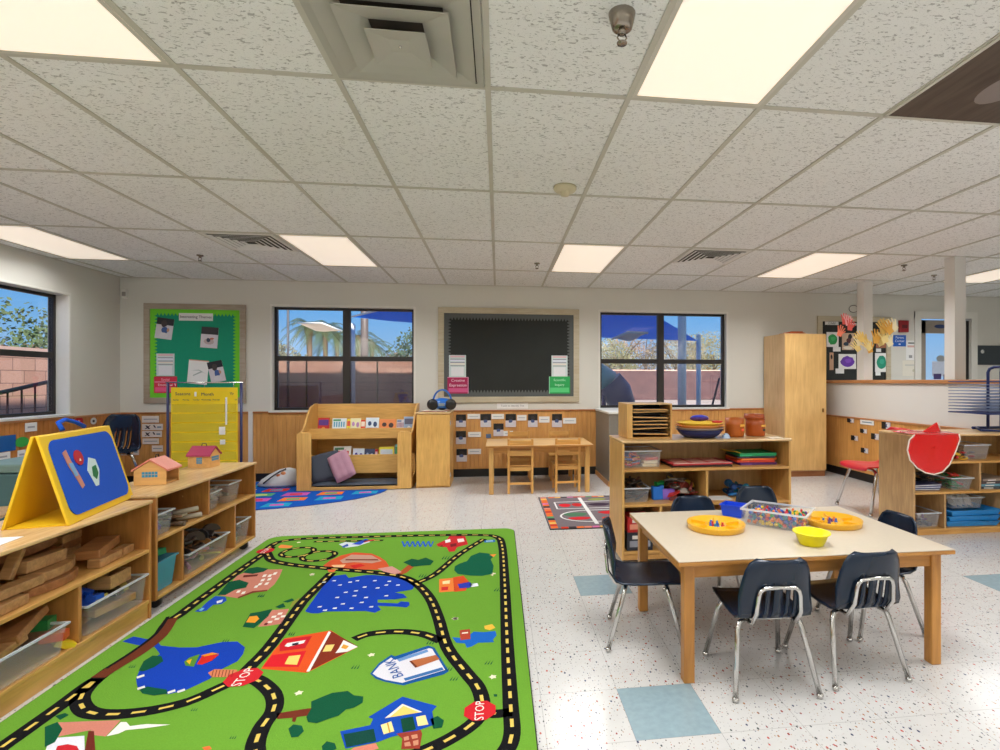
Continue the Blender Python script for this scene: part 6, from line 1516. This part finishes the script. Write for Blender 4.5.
def road(px, w=.068, z=Z1, rgb=(22, 22, 24), dash=True, world=None, dash_rgb=(226, 196, 96)):
    P = smooth(world or W_(px)); P = [clipY(p) for p in P]
    L_, R_ = [], []
    for i, p in enumerate(P):
        a, b = P[max(0, i-1)], P[min(len(P)-1, i+1)]; dx, dy = b[0]-a[0], b[1]-a[1]; q = math.hypot(dx, dy) or 1
        L_.append((p[0]-dy/q*w/2, p[1]+dx/q*w/2)); R_.append((p[0]+dy/q*w/2, p[1]-dx/q*w/2))
    for i in range(len(P)-1): RD.pl(rgb, [L_[i], L_[i+1], R_[i+1], R_[i]], z)
    if not dash: return
    acc = 0; pos = []; 
    for i in range(len(P)-1):
        d = math.hypot(P[i+1][0]-P[i][0], P[i+1][1]-P[i][1]); pos.append((acc, d, i)); acc += d
    s = .02
    def at(s_):
        for a, d, i in pos:
            if a <= s_ <= a+d and d > 0: t = (s_-a)/d; return (P[i][0]+(P[i+1][0]-P[i][0])*t, P[i][1]+(P[i+1][1]-P[i][1])*t)
        return P[-1]
    while s+.045 < acc:
        a, b = at(s), at(s+.045); dx, dy = b[0]-a[0], b[1]-a[1]; q = math.hypot(dx, dy) or 1; h = .0065
        RD.pl(dash_rgb, [(a[0]-dy/q*h, a[1]+dx/q*h), (b[0]-dy/q*h, b[1]+dx/q*h), (b[0]+dy/q*h, b[1]-dx/q*h), (a[0]+dy/q*h, a[1]-dx/q*h)], z+.0006)
        s += .085
# outer road, right side and back
road([(267, 549), (279, 542), (308, 538.5), (366, 536.8), (424, 535.5), (478, 535), (496.5, 537), (502, 545), (504.5, 578), (507, 639), (510.5, 703), (512, 734), (505, 752), (490, 765), (470, 778)], .060)
road([(272, 547), (264.7, 553), (246, 566), (202, 598), (180, 614.6), (169, 622), (160, 636)], .060)
road([(97, 679), (85, 687), (60, 706), (5, 745), (-40, 776)], .066)
road([(112, 668), (96, 680), (84, 692), (80, 702), (88, 712), (110.7, 714.6), (148.7, 711), (187, 702), (217, 689), (243, 677)], .062)
road([(243.7, 675), (250, 667), (270, 646), (298, 608), (305.4, 599), (331.8, 572.8)], .062)
road([(250, 678), (260, 681.6), (273, 694), (274, 709.5), (262, 727), (255, 749), (262, 775)], .062)
road([(266, 550), (268, 555), (272.4, 560.7), (290, 564.5), (312, 567), (345, 570), (376, 572.6), (400.8, 576.6), (416.8, 584), (429.8, 598), (438.5, 618.6), (447, 647), (465.6, 672), (478, 687.5), (482.6, 706), (475, 721.6), (453, 737), (428, 749.5), (380, 770)], .060)
road([(480, 710.7), (493.5, 714), (512, 712)], .05)
road([(416.8, 583), (435.6, 574), (458.8, 554.8), (484, 539)], .055)
road([(354, 639.4), (369.5, 634), (397.4, 631.7), (422, 634), (441, 641)], .055)
for cx, cy in ((297.8, 552.2), (319, 556)):
    c = atZ(cx, cy, .008); road(None, .042, Z1, world=[(c[0]+.105*math.cos(R(a)), c[1]+.105*math.sin(R(a))) for a in range(0, 361, 30)])
road([(313.8, 541.8), (383.4, 540.3)], .035)
# brown bridge with black edge
road([(171, 619), (160, 636), (140, 652), (112, 669), (98, 678)], .060, Z3, (110, 54, 34), dash=False)
road([(168, 617), (156, 634), (134, 651), (106, 669)], .016, Z4, (22, 22, 24), dash=False)
RD.done(rug)
def pic(name, items):
    l = Layer(name)
    for z, rgb, pts in items: l.pl(rgb, pts, z)
    return l.done(rug)
BLU = (24, 66, 178); DG = (18, 84, 56)
big = cA([(275, 195), (330, 188), (340, 200), (400, 190), (430, 190), (470, 194), (540, 200), (572, 222), (560, 240), (500, 250), (530, 256), (542, 268), (500, 274), (440, 275), (440, 285), (510, 288), (520, 281), (548, 283), (550, 294), (540, 302), (510, 299), (440, 296), (452, 310), (430, 320), (400, 314), (260, 316), (236, 322), (210, 322), (190, 315), (215, 280)])
it = [(Z1, BLU, big)]
random.seed(11)
for x, y in [(255, 215), (290, 210), (310, 225), (345, 215), (370, 210), (395, 232), (430, 210), (440, 235), (300, 268), (330, 250), (360, 262), (385, 285), (350, 305), (292, 305), (240, 300), (258, 312), (470, 225), (480, 212), (510, 225), (400, 268), (418, 300), (470, 262), (365, 245), (320, 290)]:
    p = cA([(x, y)])[0]; it.append((Z2, (216, 222, 226), [(p[0]-.011, p[1]-.006), (p[0]+.011, p[1]-.009), (p[0]+.010, p[1]+.010), (p[0]-.009, p[1]+.008)]))
pic('printed_lake', it)
lake = cC([(245, 322), (290, 302), (340, 312), (380, 312), (397, 338), (470, 346), (540, 345), (640, 324), (700, 322), (730, 345), (722, 372), (700, 400), (640, 430), (590, 470), (500, 512), (430, 530), (345, 525), (305, 500), (300, 470), (312, 440), (340, 410), (372, 385), (395, 372), (374, 345), (330, 338), (300, 335)])
it = [(Z1, BLU, lake), (Z2, DG, cC([(310, 438), (330, 400), (365, 378), (400, 380), (408, 400), (370, 425), (330, 440)])), (Z2, DG, cC([(312, 512), (345, 500), (420, 512), (425, 528), (370, 536), (325, 528)])),
      (Z2, (90, 140, 50), cC([(490, 402), (512, 385), (552, 372), (528, 422), (495, 418)])), (Z3, (236, 180, 40), cC([(498, 400), (520, 392), (512, 414)])), (Z2, (214, 44, 36), cC([(540, 412), (560, 380), (628, 374), (600, 398), (560, 414)])), (Z3, (232, 140, 40), cC([(556, 378), (600, 366), (628, 372), (570, 382)])),
      (Z2, (214, 130, 90), cC([(584, 446), (610, 432), (700, 434), (690, 462), (600, 464)]))]
for k in range(7): it.append((Z3, (120, 60, 44), cC([(604+k*13, 436), (607+k*13, 436), (600+k*13, 463), (597+k*13, 463)])))
for x, y in ((318, 460), (320, 505), (440, 520), (478, 517)): it.append((Z3, (226, 226, 220), cC([(x-16, y+2), (x+14, y-8), (x+16, y), (x-14, y+10)])))
pic('printed_sailing_lake', it)
def stop(p, r):
    c = atZ(*p, .008); l = Layer('printed_stop_sign'); l.pl((206, 40, 48), [(c[0]+r*math.cos(R(22.5+45*i)), c[1]+r*math.sin(R(22.5+45*i))) for i in range(8)], Z3); l.done(rug)
    text('STOP', r*.78, mat('print_white', (236, 232, 226), .9), (c[0], c[1], Z4), (0, 1, 0), (-1, 0, 0), rug, extrude=.0001)
stop((480, 711), .062); stop((243.5, 677.5), .072); stop((265.5, 551), .06)
ORG = (222, 84, 36)
pic('printed_fire_station', [(Z1, ORG, cB([(100, 190), (140, 132), (176, 92), (325, 66), (412, 120), (248, 203)])), (Z2, (130, 48, 30), cB([(325, 68), (412, 118), (380, 135), (248, 201)])), (Z3, (240, 232, 226), cB([(318, 70), (326, 72), (256, 200), (246, 200)])),
    (Z2, (200, 34, 44), cB([(160, 112), (172, 96), (265, 84), (242, 124), (160, 134)])), (Z3, (240, 236, 232), cB([(176, 118), (184, 108), (244, 98), (238, 108), (188, 120)])), (Z3, (60, 80, 140), cB([(200, 110), (222, 105), (220, 113), (200, 116)])), (Z2, (214, 34, 44), cB([(106, 184), (136, 146), (246, 132), (222, 184)])), (Z3, (240, 206, 110), cB([(176, 176), (190, 150), (228, 146), (216, 178)])),
    (Z3, (240, 210, 120), cB([(298, 136), (310, 114), (338, 112), (326, 134)])), (Z3, (244, 236, 226), cB([(340, 140), (352, 124), (366, 98), (412, 120), (378, 136)])), (Z4, (226, 160, 60), cB([(358, 124), (366, 112), (384, 118), (374, 128)]))])
bk = [(Z1, (26, 84, 150), cB([(452, 206), (480, 172), (520, 145), (532, 150), (640, 115), (660, 122), (706, 198), (690, 208), (572, 240), (560, 244), (500, 232), (470, 222)])), (Z2, (222, 220, 226), cB([(460, 206), (484, 178), (520, 154), (532, 162), (642, 124), (652, 126), (694, 194), (568, 232), (556, 236), (500, 226), (474, 216)])),
      (Z3, (110, 150, 200), cB([(538, 160), (636, 128), (640, 136), (546, 168)])), (Z3, (60, 110, 170), cB([(560, 222), (684, 186), (690, 194), (566, 230)])), (Z3, (180, 104, 64), cB([(578, 166), (664, 146), (676, 160), (598, 188)])), (Z4, (110, 56, 36), cB([(578, 166), (586, 166), (604, 184), (598, 188)]))]
pic('printed_bank', bk)
a_, b_ = W_([(398.7, 677), (389.7, 661)]); dx, dy = b_[0]-a_[0], b_[1]-a_[1]
text('BANK', .062, mat('print_blue', (26, 84, 160), .95), ((a_[0]+b_[0])/2, (a_[1]+b_[1])/2, Z4), (dx, dy, 0), (-dy, dx, 0), rug, extrude=.0001)
BH = (24, 74, 176)
pic('printed_blue_house', [(Z1, BH, cB([(355, 392), (452, 372), (462, 352), (446, 346), (556, 280), (668, 310), (652, 328), (660, 370), (598, 392), (520, 410), (478, 426), (372, 448)])), (Z2, (20, 70, 60), cB([(366, 402), (464, 384), (472, 424), (376, 444)])), (Z2, (240, 206, 110), cB([(500, 350), (556, 306), (620, 330)])), (Z3, (236, 232, 214), cB([(500, 350), (556, 304), (560, 310), (516, 347)])), (Z3, (236, 232, 214), cB([(556, 304), (620, 330), (612, 332), (558, 310)])),
    (Z2, (244, 222, 150), cB([(486, 372), (520, 360), (530, 392), (496, 402)])), (Z2, (244, 222, 150), cB([(600, 346), (630, 340), (640, 370), (606, 376)])), (Z3, (206, 150, 50), cB([(506, 366), (510, 364), (518, 396), (513, 398)])), (Z2, (18, 70, 50), cB([(550, 352), (590, 344), (600, 386), (558, 396)])), (Z2, (150, 60, 46), cB([(536, 400), (616, 388), (620, 400), (612, 448), (552, 450), (556, 416)])),
    (Z3, (204, 140, 110), cB([(560, 412), (576, 408), (578, 420), (562, 424)])), (Z3, (204, 140, 110), cB([(584, 406), (604, 402), (606, 414), (588, 418)])), (Z3, (204, 140, 110), cB([(562, 430), (580, 426), (584, 440), (564, 442)])), (Z3, (204, 140, 110), cB([(590, 424), (608, 420), (608, 436), (592, 440)])), (Z1, DG, cB([(646, 352), (670, 342), (690, 356), (684, 380), (656, 384)])), (Z2, (214, 130, 110), cB([(400, 445), (470, 430), (480, 448), (440, 460), (380, 460)]))])
pic('printed_tree', [(Z1, (112, 48, 32), cB([(150, 334), (250, 318), (290, 316), (290, 326), (258, 340), (216, 346), (210, 362), (200, 360), (202, 348), (152, 352)])), (Z2, DG, cB([(246, 346), (262, 318), (262, 296), (300, 280), (330, 268), (380, 262), (400, 276), (430, 280), (428, 300), (400, 316), (374, 322), (350, 342), (318, 352), (280, 366), (252, 362)]))])
pic('printed_bush', [(Z2, DG, cB([(188, 384), (204, 370), (232, 374), (238, 392), (220, 410), (198, 412)]))])
pic('printed_bush', [(Z1, DG, cB([(296, 440), (312, 424), (338, 430), (344, 448), (320, 458), (298, 454)]))])
pic('printed_tree', [(Z1, (176, 84, 44), cA([(490, 188), (520, 176), (545, 156), (572, 156), (540, 182), (520, 190)])), (Z2, DG, cA([(528, 146), (558, 134), (580, 138), (606, 130), (634, 142), (622, 156), (590, 158), (560, 162)]))])
pic('printed_pond', [(Z1, (16, 92, 66), cA([(706, 160), (724, 150), (748, 142), (762, 124), (792, 112), (824, 116), (842, 124), (830, 136), (840, 158), (836, 186), (800, 193), (760, 192), (716, 186), (704, 174)])), (Z2, (236, 140, 60), cA([(826, 120), (850, 118), (840, 128)])), (Z2, (230, 220, 180), cA([(828, 190), (840, 186), (838, 194)]))])
pic('printed_bakery', [(Z1, (214, 90, 52), cA([(252, 158), (276, 140), (316, 122), (360, 112), (420, 116), (448, 128), (468, 142), (480, 160), (440, 172), (330, 170), (290, 168), (262, 162)])), (Z2, (196, 150, 130), cA([(310, 140), (350, 120), (420, 122), (455, 142), (420, 150), (360, 146), (320, 150)])), (Z3, (206, 44, 40), cA([(344, 158), (380, 152), (398, 158), (360, 168)])), (Z3, (120, 50, 40), cA([(330, 136), (440, 136), (444, 140), (328, 140)])), (Z2, (240, 190, 140), cA([(280, 156), (330, 154), (322, 164), (290, 164)])), (Z2, (210, 150, 140), cA([(440, 168), (490, 160), (524, 180), (500, 188), (460, 178)]))])
pic('printed_red_school', [(Z1, (196, 44, 48), cA([(642, 84), (680, 66), (690, 54), (742, 56), (752, 84), (714, 94), (706, 108), (686, 110), (678, 94), (650, 92)])), (Z2, (240, 230, 226), cA([(672, 70), (690, 66), (692, 76), (674, 80)])), (Z2, (240, 214, 210), cA([(714, 66), (736, 64), (740, 74), (718, 78)])), (Z3, (120, 34, 40), cA([(690, 84), (712, 80), (712, 90), (692, 94)]))])
zz = Layer('printed_blue_letters')
for k in range(6):
    x = 522+k*18; zz.pl((40, 90, 190), cA([(x, 74), (x+6, 73), (x+14, 92), (x+8, 93)]), Z1); zz.pl((40, 90, 190), cA([(x+10, 92), (x+14, 92), (x+22, 74), (x+18, 74)]), Z2)
zz.done(rug)
pic('printed_aeroplane', [(Z1, (214, 220, 226), cA([(306, 84), (330, 76), (370, 80), (410, 70), (414, 76), (372, 90), (330, 96)])), (Z2, (50, 80, 190), cA([(350, 84), (398, 66), (408, 68), (380, 86)])), (Z2, (210, 60, 60), cA([(390, 74), (430, 66), (428, 70), (394, 78)])), (Z2, (60, 90, 180), cA([(316, 92), (336, 82), (340, 90), (322, 96)]))])
pic('printed_orange_house', [(Z1, (236, 130, 60), cA([(652, 204), (700, 200), (706, 246), (652, 250)])), (Z1, (214, 80, 40), cA([(700, 198), (736, 192), (756, 214), (744, 244), (704, 248)])), (Z2, (250, 220, 160), cA([(664, 212), (690, 208), (688, 220), (664, 222)])), (Z2, (206, 50, 50), cA([(660, 232), (684, 230), (682, 242), (660, 244)])), (Z2, (50, 60, 170), cA([(716, 222), (756, 214), (768, 224), (756, 234), (722, 236)])), (Z2, (230, 234, 240), cA([(758, 222), (784, 218), (788, 228), (764, 232)]))])
pic('printed_motel_sign', [(Z1, (46, 110, 180), cA([(806, 70), (844, 68), (846, 76), (808, 78)])), (Z2, (180, 216, 230), cA([(814, 72), (838, 71), (838, 74), (814, 75)]))])
pic('printed_blue_bear', [(Z1, (30, 100, 190), cB([(716, 88), (760, 92), (786, 70), (820, 72), (856, 68), (860, 82), (848, 96), (852, 104), (800, 106), (780, 118), (764, 122), (758, 108), (730, 106)])), (Z2, (176, 70, 50), cB([(740, 66), (774, 62), (776, 94), (744, 98)])), (Z3, (240, 220, 200), cB([(748, 74), (768, 72), (768, 76), (748, 78)])), (Z2, (236, 190, 70), cB([(820, 52), (846, 46), (856, 58), (838, 66), (822, 62)]))])
pk = (206, 132, 112)
pic('printed_apartments', [(Z1, pk, cD([(178, 342), (216, 300), (262, 252), (300, 236), (370, 226), (466, 224), (452, 258), (430, 292), (398, 320), (330, 328), (262, 356)])), (Z2, (130, 60, 44), cD([(262, 352), (330, 324), (398, 318), (396, 324), (332, 332), (264, 358)])), (Z2, DG, cD([(286, 240), (312, 220), (350, 214), (402, 222), (380, 236), (330, 246)])), (Z2, DG, cD([(170, 342), (206, 300), (222, 282), (270, 272), (312, 286), (300, 308), (250, 318), (206, 342)]))]
    +[(Z3, (246, 232, 220), cD([(x, y), (x+16, y-3), (x+8, y+9), (x-8, y+11)])) for x, y in ((372, 270), (402, 266), (428, 240), (360, 288), (390, 286), (342, 300), (404, 250), (284, 328), (262, 322), (380, 250))]+[(Z3, (110, 50, 40), cD([(290, 252), (356, 248), (350, 256), (286, 262)]))])
pic('printed_blue_car', [(Z1, (34, 78, 190), cD([(66, 416), (96, 400), (120, 376), (160, 346), (206, 350), (212, 366), (190, 382), (150, 386), (120, 412), (92, 418)])), (Z2, (120, 190, 220), cD([(84, 412), (100, 400), (112, 402), (98, 414)])), (Z2, (226, 230, 236), cD([(166, 370), (196, 362), (190, 374), (168, 380)]))])
pic('printed_motel', [(Z1, DG, cD([(284, 486), (320, 424), (360, 418), (420, 404), (400, 440), (336, 492)])), (Z2, (240, 160, 50), cD([(300, 466), (316, 440), (350, 436), (360, 450), (340, 468)])), (Z1, (206, 130, 112), cD([(354, 486), (420, 410), (496, 404), (462, 472), (400, 482)])), (Z1, DG, cD([(432, 396), (470, 378), (480, 396), (452, 402)])), (Z1, DG, cD([(466, 372), (510, 356), (520, 366), (490, 376)])), (Z1, (150, 150, 60), cD([(512, 372), (544, 352), (540, 362), (508, 396), (496, 400)]))]
    +[(Z3, (240, 226, 214), cD([(x, y), (x+22, y-3), (x+16, y+7), (x-4, y+9)])) for x, y in ((400, 462), (432, 448), (418, 438), (446, 424), (460, 436))]+[(Z3, (110, 40, 40), cD([(386, 470), (402, 468), (396, 478), (380, 480)]))])
pic('printed_pink_building', [(Z1, (206, 130, 112), cC([(-20, 642), (240, 632), (180, 697), (136, 692), (120, 672), (-20, 700)])), (Z2, (110, 44, 34), cC([(112, 676), (134, 676), (140, 760), (96, 760)])), (Z1, (240, 232, 226), cC([(184, 696), (240, 640), (262, 640), (276, 656), (340, 648), (436, 650), (340, 664), (260, 672), (230, 686)])), (Z1, (228, 226, 236), cC([(-40, 704), (96, 694), (98, 760), (-60, 760)])), (Z2, (200, 40, 50), cC([(-10, 735), (30, 728), (66, 735), (80, 760), (-20, 760)])), (Z2, DG, cC([(-60, 660), (-10, 640), (10, 668), (-20, 720), (-60, 740)])), (Z1, DG, cC([(-20, 616), (20, 604), (36, 612), (0, 632)]))])
gr = Layer('printed_grass_tufts')
for f_, (x, y) in [(cC, (270, 420)), (cC, (640, 318)), (cC, (515, 590)), (cC, (668, 700)), (cC, (780, 140)), (cB, (390, 184)), (cB, (820, 170)), (cB, (632, 105)), (cB, (690, 190)), (cB, (708, 222)), (cD, (350, 346)), (cD, (492, 520)), (cA, (660, 130)), (cA, (840, 240)), (cA, (580, 192)), (cC, (900, 290))]:
    for k in range(3): gr.pl(DG, f_([(x+k*9, y+6), (x+k*9+5, y+6), (x+k*9+12, y-8)]), Z1)
gr.done(rug)
fw = Layer('printed_flowers')
for f_, x, y in ((cB, 456, 145), (cB, 848, 216), (cB, 728, 28), (cB, 222, 268), (cA, 214, 189), (cA, 706, 340), (cA, 660, 90), (cA, 840, 185), (cD, 600, 246), (cD, 540, 102)):
    c = f_([(x, y)])[0]; fw.pl((232, 226, 196), [(c[0]+.018*math.cos(R(a))*(1 if i % 2 else .6), c[1]+.018*math.sin(R(a))*(1 if i % 2 else .6)) for i, a in enumerate(range(0, 360, 36))], Z1)
fw.done(rug)
pic('printed_bits', [(Z1, (230, 110, 60), cC([(560, 740), (590, 734), (600, 746), (572, 752)])), (Z1, (236, 140, 70), cD([(446, 122), (460, 112), (515, 118), (500, 128), (450, 128)])), (Z2, (230, 110, 60), cD([(670, 226), (710, 226), (700, 238), (676, 238)])), (Z1, DG, cB([(850, 272), (862, 272), (862, 280), (852, 280)]))])

# ---- hopscotch-like grey rug
P4 = [(.425, 4.315), (2.0, 4.30), (2.0, 5.50), (.42, 5.51)]
r2 = rug_base('activity_rug', 'grey rug with red pictures and an orange checked border beside the middle shelf', P4, rp_((118, 108, 112)), mat('rug_binding', (24, 26, 22), .9))
l = Layer('checked_border'); cs = [(228, 110, 50), (200, 60, 40), (232, 180, 90), (216, 130, 110), (60, 50, 54), (90, 150, 100), (206, 110, 160)]
for k in range(18): l.pl(cs[k % 7 if k % 3 else 0], [(.435, 4.33+k*.0652), (.495, 4.33+k*.0652), (.495, 4.33+(k+1)*.0652-.006), (.435, 4.33+(k+1)*.0652-.006)], Z1)
for k in range(22):
    l.pl(cs[(k*3+1) % 7], [(.52+k*.066, 4.315), (.58+k*.066, 4.315), (.58+k*.066, 4.365), (.52+k*.066, 4.365)], Z1); l.pl(cs[(k*2) % 7], [(.52+k*.066, 5.455), (.58+k*.066, 5.455), (.58+k*.066, 5.495), (.52+k*.066, 5.495)], Z1)
l.done(r2)
l = Layer('white_lines')
def ln_(a, b, w=.018, z=Z2, rgb=(226, 224, 222)):
    dx, dy = b[0]-a[0], b[1]-a[1]; q = math.hypot(dx, dy); l.pl(rgb, [(a[0]-dy/q*w, a[1]+dx/q*w), (b[0]-dy/q*w, b[1]+dx/q*w), (b[0]+dy/q*w, b[1]-dx/q*w), (a[0]+dy/q*w, a[1]-dx/q*w)], z)
ln_((.84, 5.44), (.84, 4.42)); ln_((1.20, 5.44), (1.20, 5.08)); ln_((.56, 5.26), (1.6, 5.26), .008); ln_((.56, 4.98), (1.6, 4.98), .008); ln_((.56, 5.26), (.56, 4.98), .008)
el = [(.84+.28*math.cos(R(a)), 4.70+.20*math.sin(R(a))) for a in range(90, 271, 15)]
for a, b in zip(el, el[1:]): ln_(a, b, .009)
ln_((.84, 4.90), (1.9, 4.90), .008); ln_((.84, 4.50), (1.9, 4.50), .008); ln_((1.22, 4.70), (1.9, 4.70), .006)
l.done(r2)
l = Layer('red_pictures')
for cx, cy, a, b, rgb in ((.78, 5.12, .07, .07, (206, 40, 50)), (.90, 5.13, .06, .07, (190, 44, 46)), (1.14, 5.34, .11, .05, (140, 150, 80)), (1.12, 5.12, .13, .06, (60, 44, 60)), (1.28, 5.12, .05, .06, (70, 50, 70)), (.83, 4.76, .13, .07, (80, 120, 90)), (.85, 4.62, .12, .05, (200, 44, 50)), (1.16, 4.80, .13, .06, (200, 40, 46)), (1.16, 4.60, .13, .06, (206, 70, 40)), (1.5, 4.80, .1, .06, (200, 40, 46)), (1.55, 4.60, .12, .06, (206, 50, 46)), (1.55, 5.12, .1, .06, (200, 60, 60))):
    l.pl(rgb, [(cx-.13+a*.85*math.cos(R(t_))*(1+.12*math.sin(3*R(t_))), cy+b*math.sin(R(t_))) for t_ in range(0, 360, 30)], Z1)
l.done(r2)
# ---- round-ended blue rug in the reading corner
C0 = (-2.75, 6.15); 
P5 = [(C0[0]+1.50*math.cos(R(a)), C0[1]+.86*math.sin(R(a))) for a in range(180, 361, 7)]+[(-1.25, 6.16), (-1.25, 6.8), (-4.25, 6.8)]
P5 = [(x, min(y, 6.80)) for x, y in P5]
r3 = rug_base('reading_rug', 'bright blue curved rug with coloured squares in the reading corner', P5, rp_((22, 84, 176)), mat('rug_binding_blue', (16, 50, 120), .9), z=.006)
def inside(x, y): return ((x-C0[0])/1.50)**2+((y-C0[1])/.86)**2 < .97 if y < C0[1] else x < -1.3
l = Layer('coloured_squares'); cq = [(210, 214, 130), (40, 150, 190), (230, 120, 50), (190, 90, 170), (90, 170, 120), (206, 60, 50)]
k = 0
for i in range(9):
    for j in range(5):
        x, y = -4.1+i*.36+.06*(j % 2), 5.42+j*.25; 
        q = [(x, y), (x+.26, y+.02), (x+.25, y+.17), (x+.01, y+.18)]
        if all(inside(a, b) for a, b in q):
            l.pl(cq[k % 6], q, Z1-.0018); l.pl(cq[(k+2) % 6], [(x+.07, y+.05), (x+.2, y+.06), (x+.18, y+.13), (x+.06, y+.12)], Z2-.0018)
        k += 1
l.done(r3)
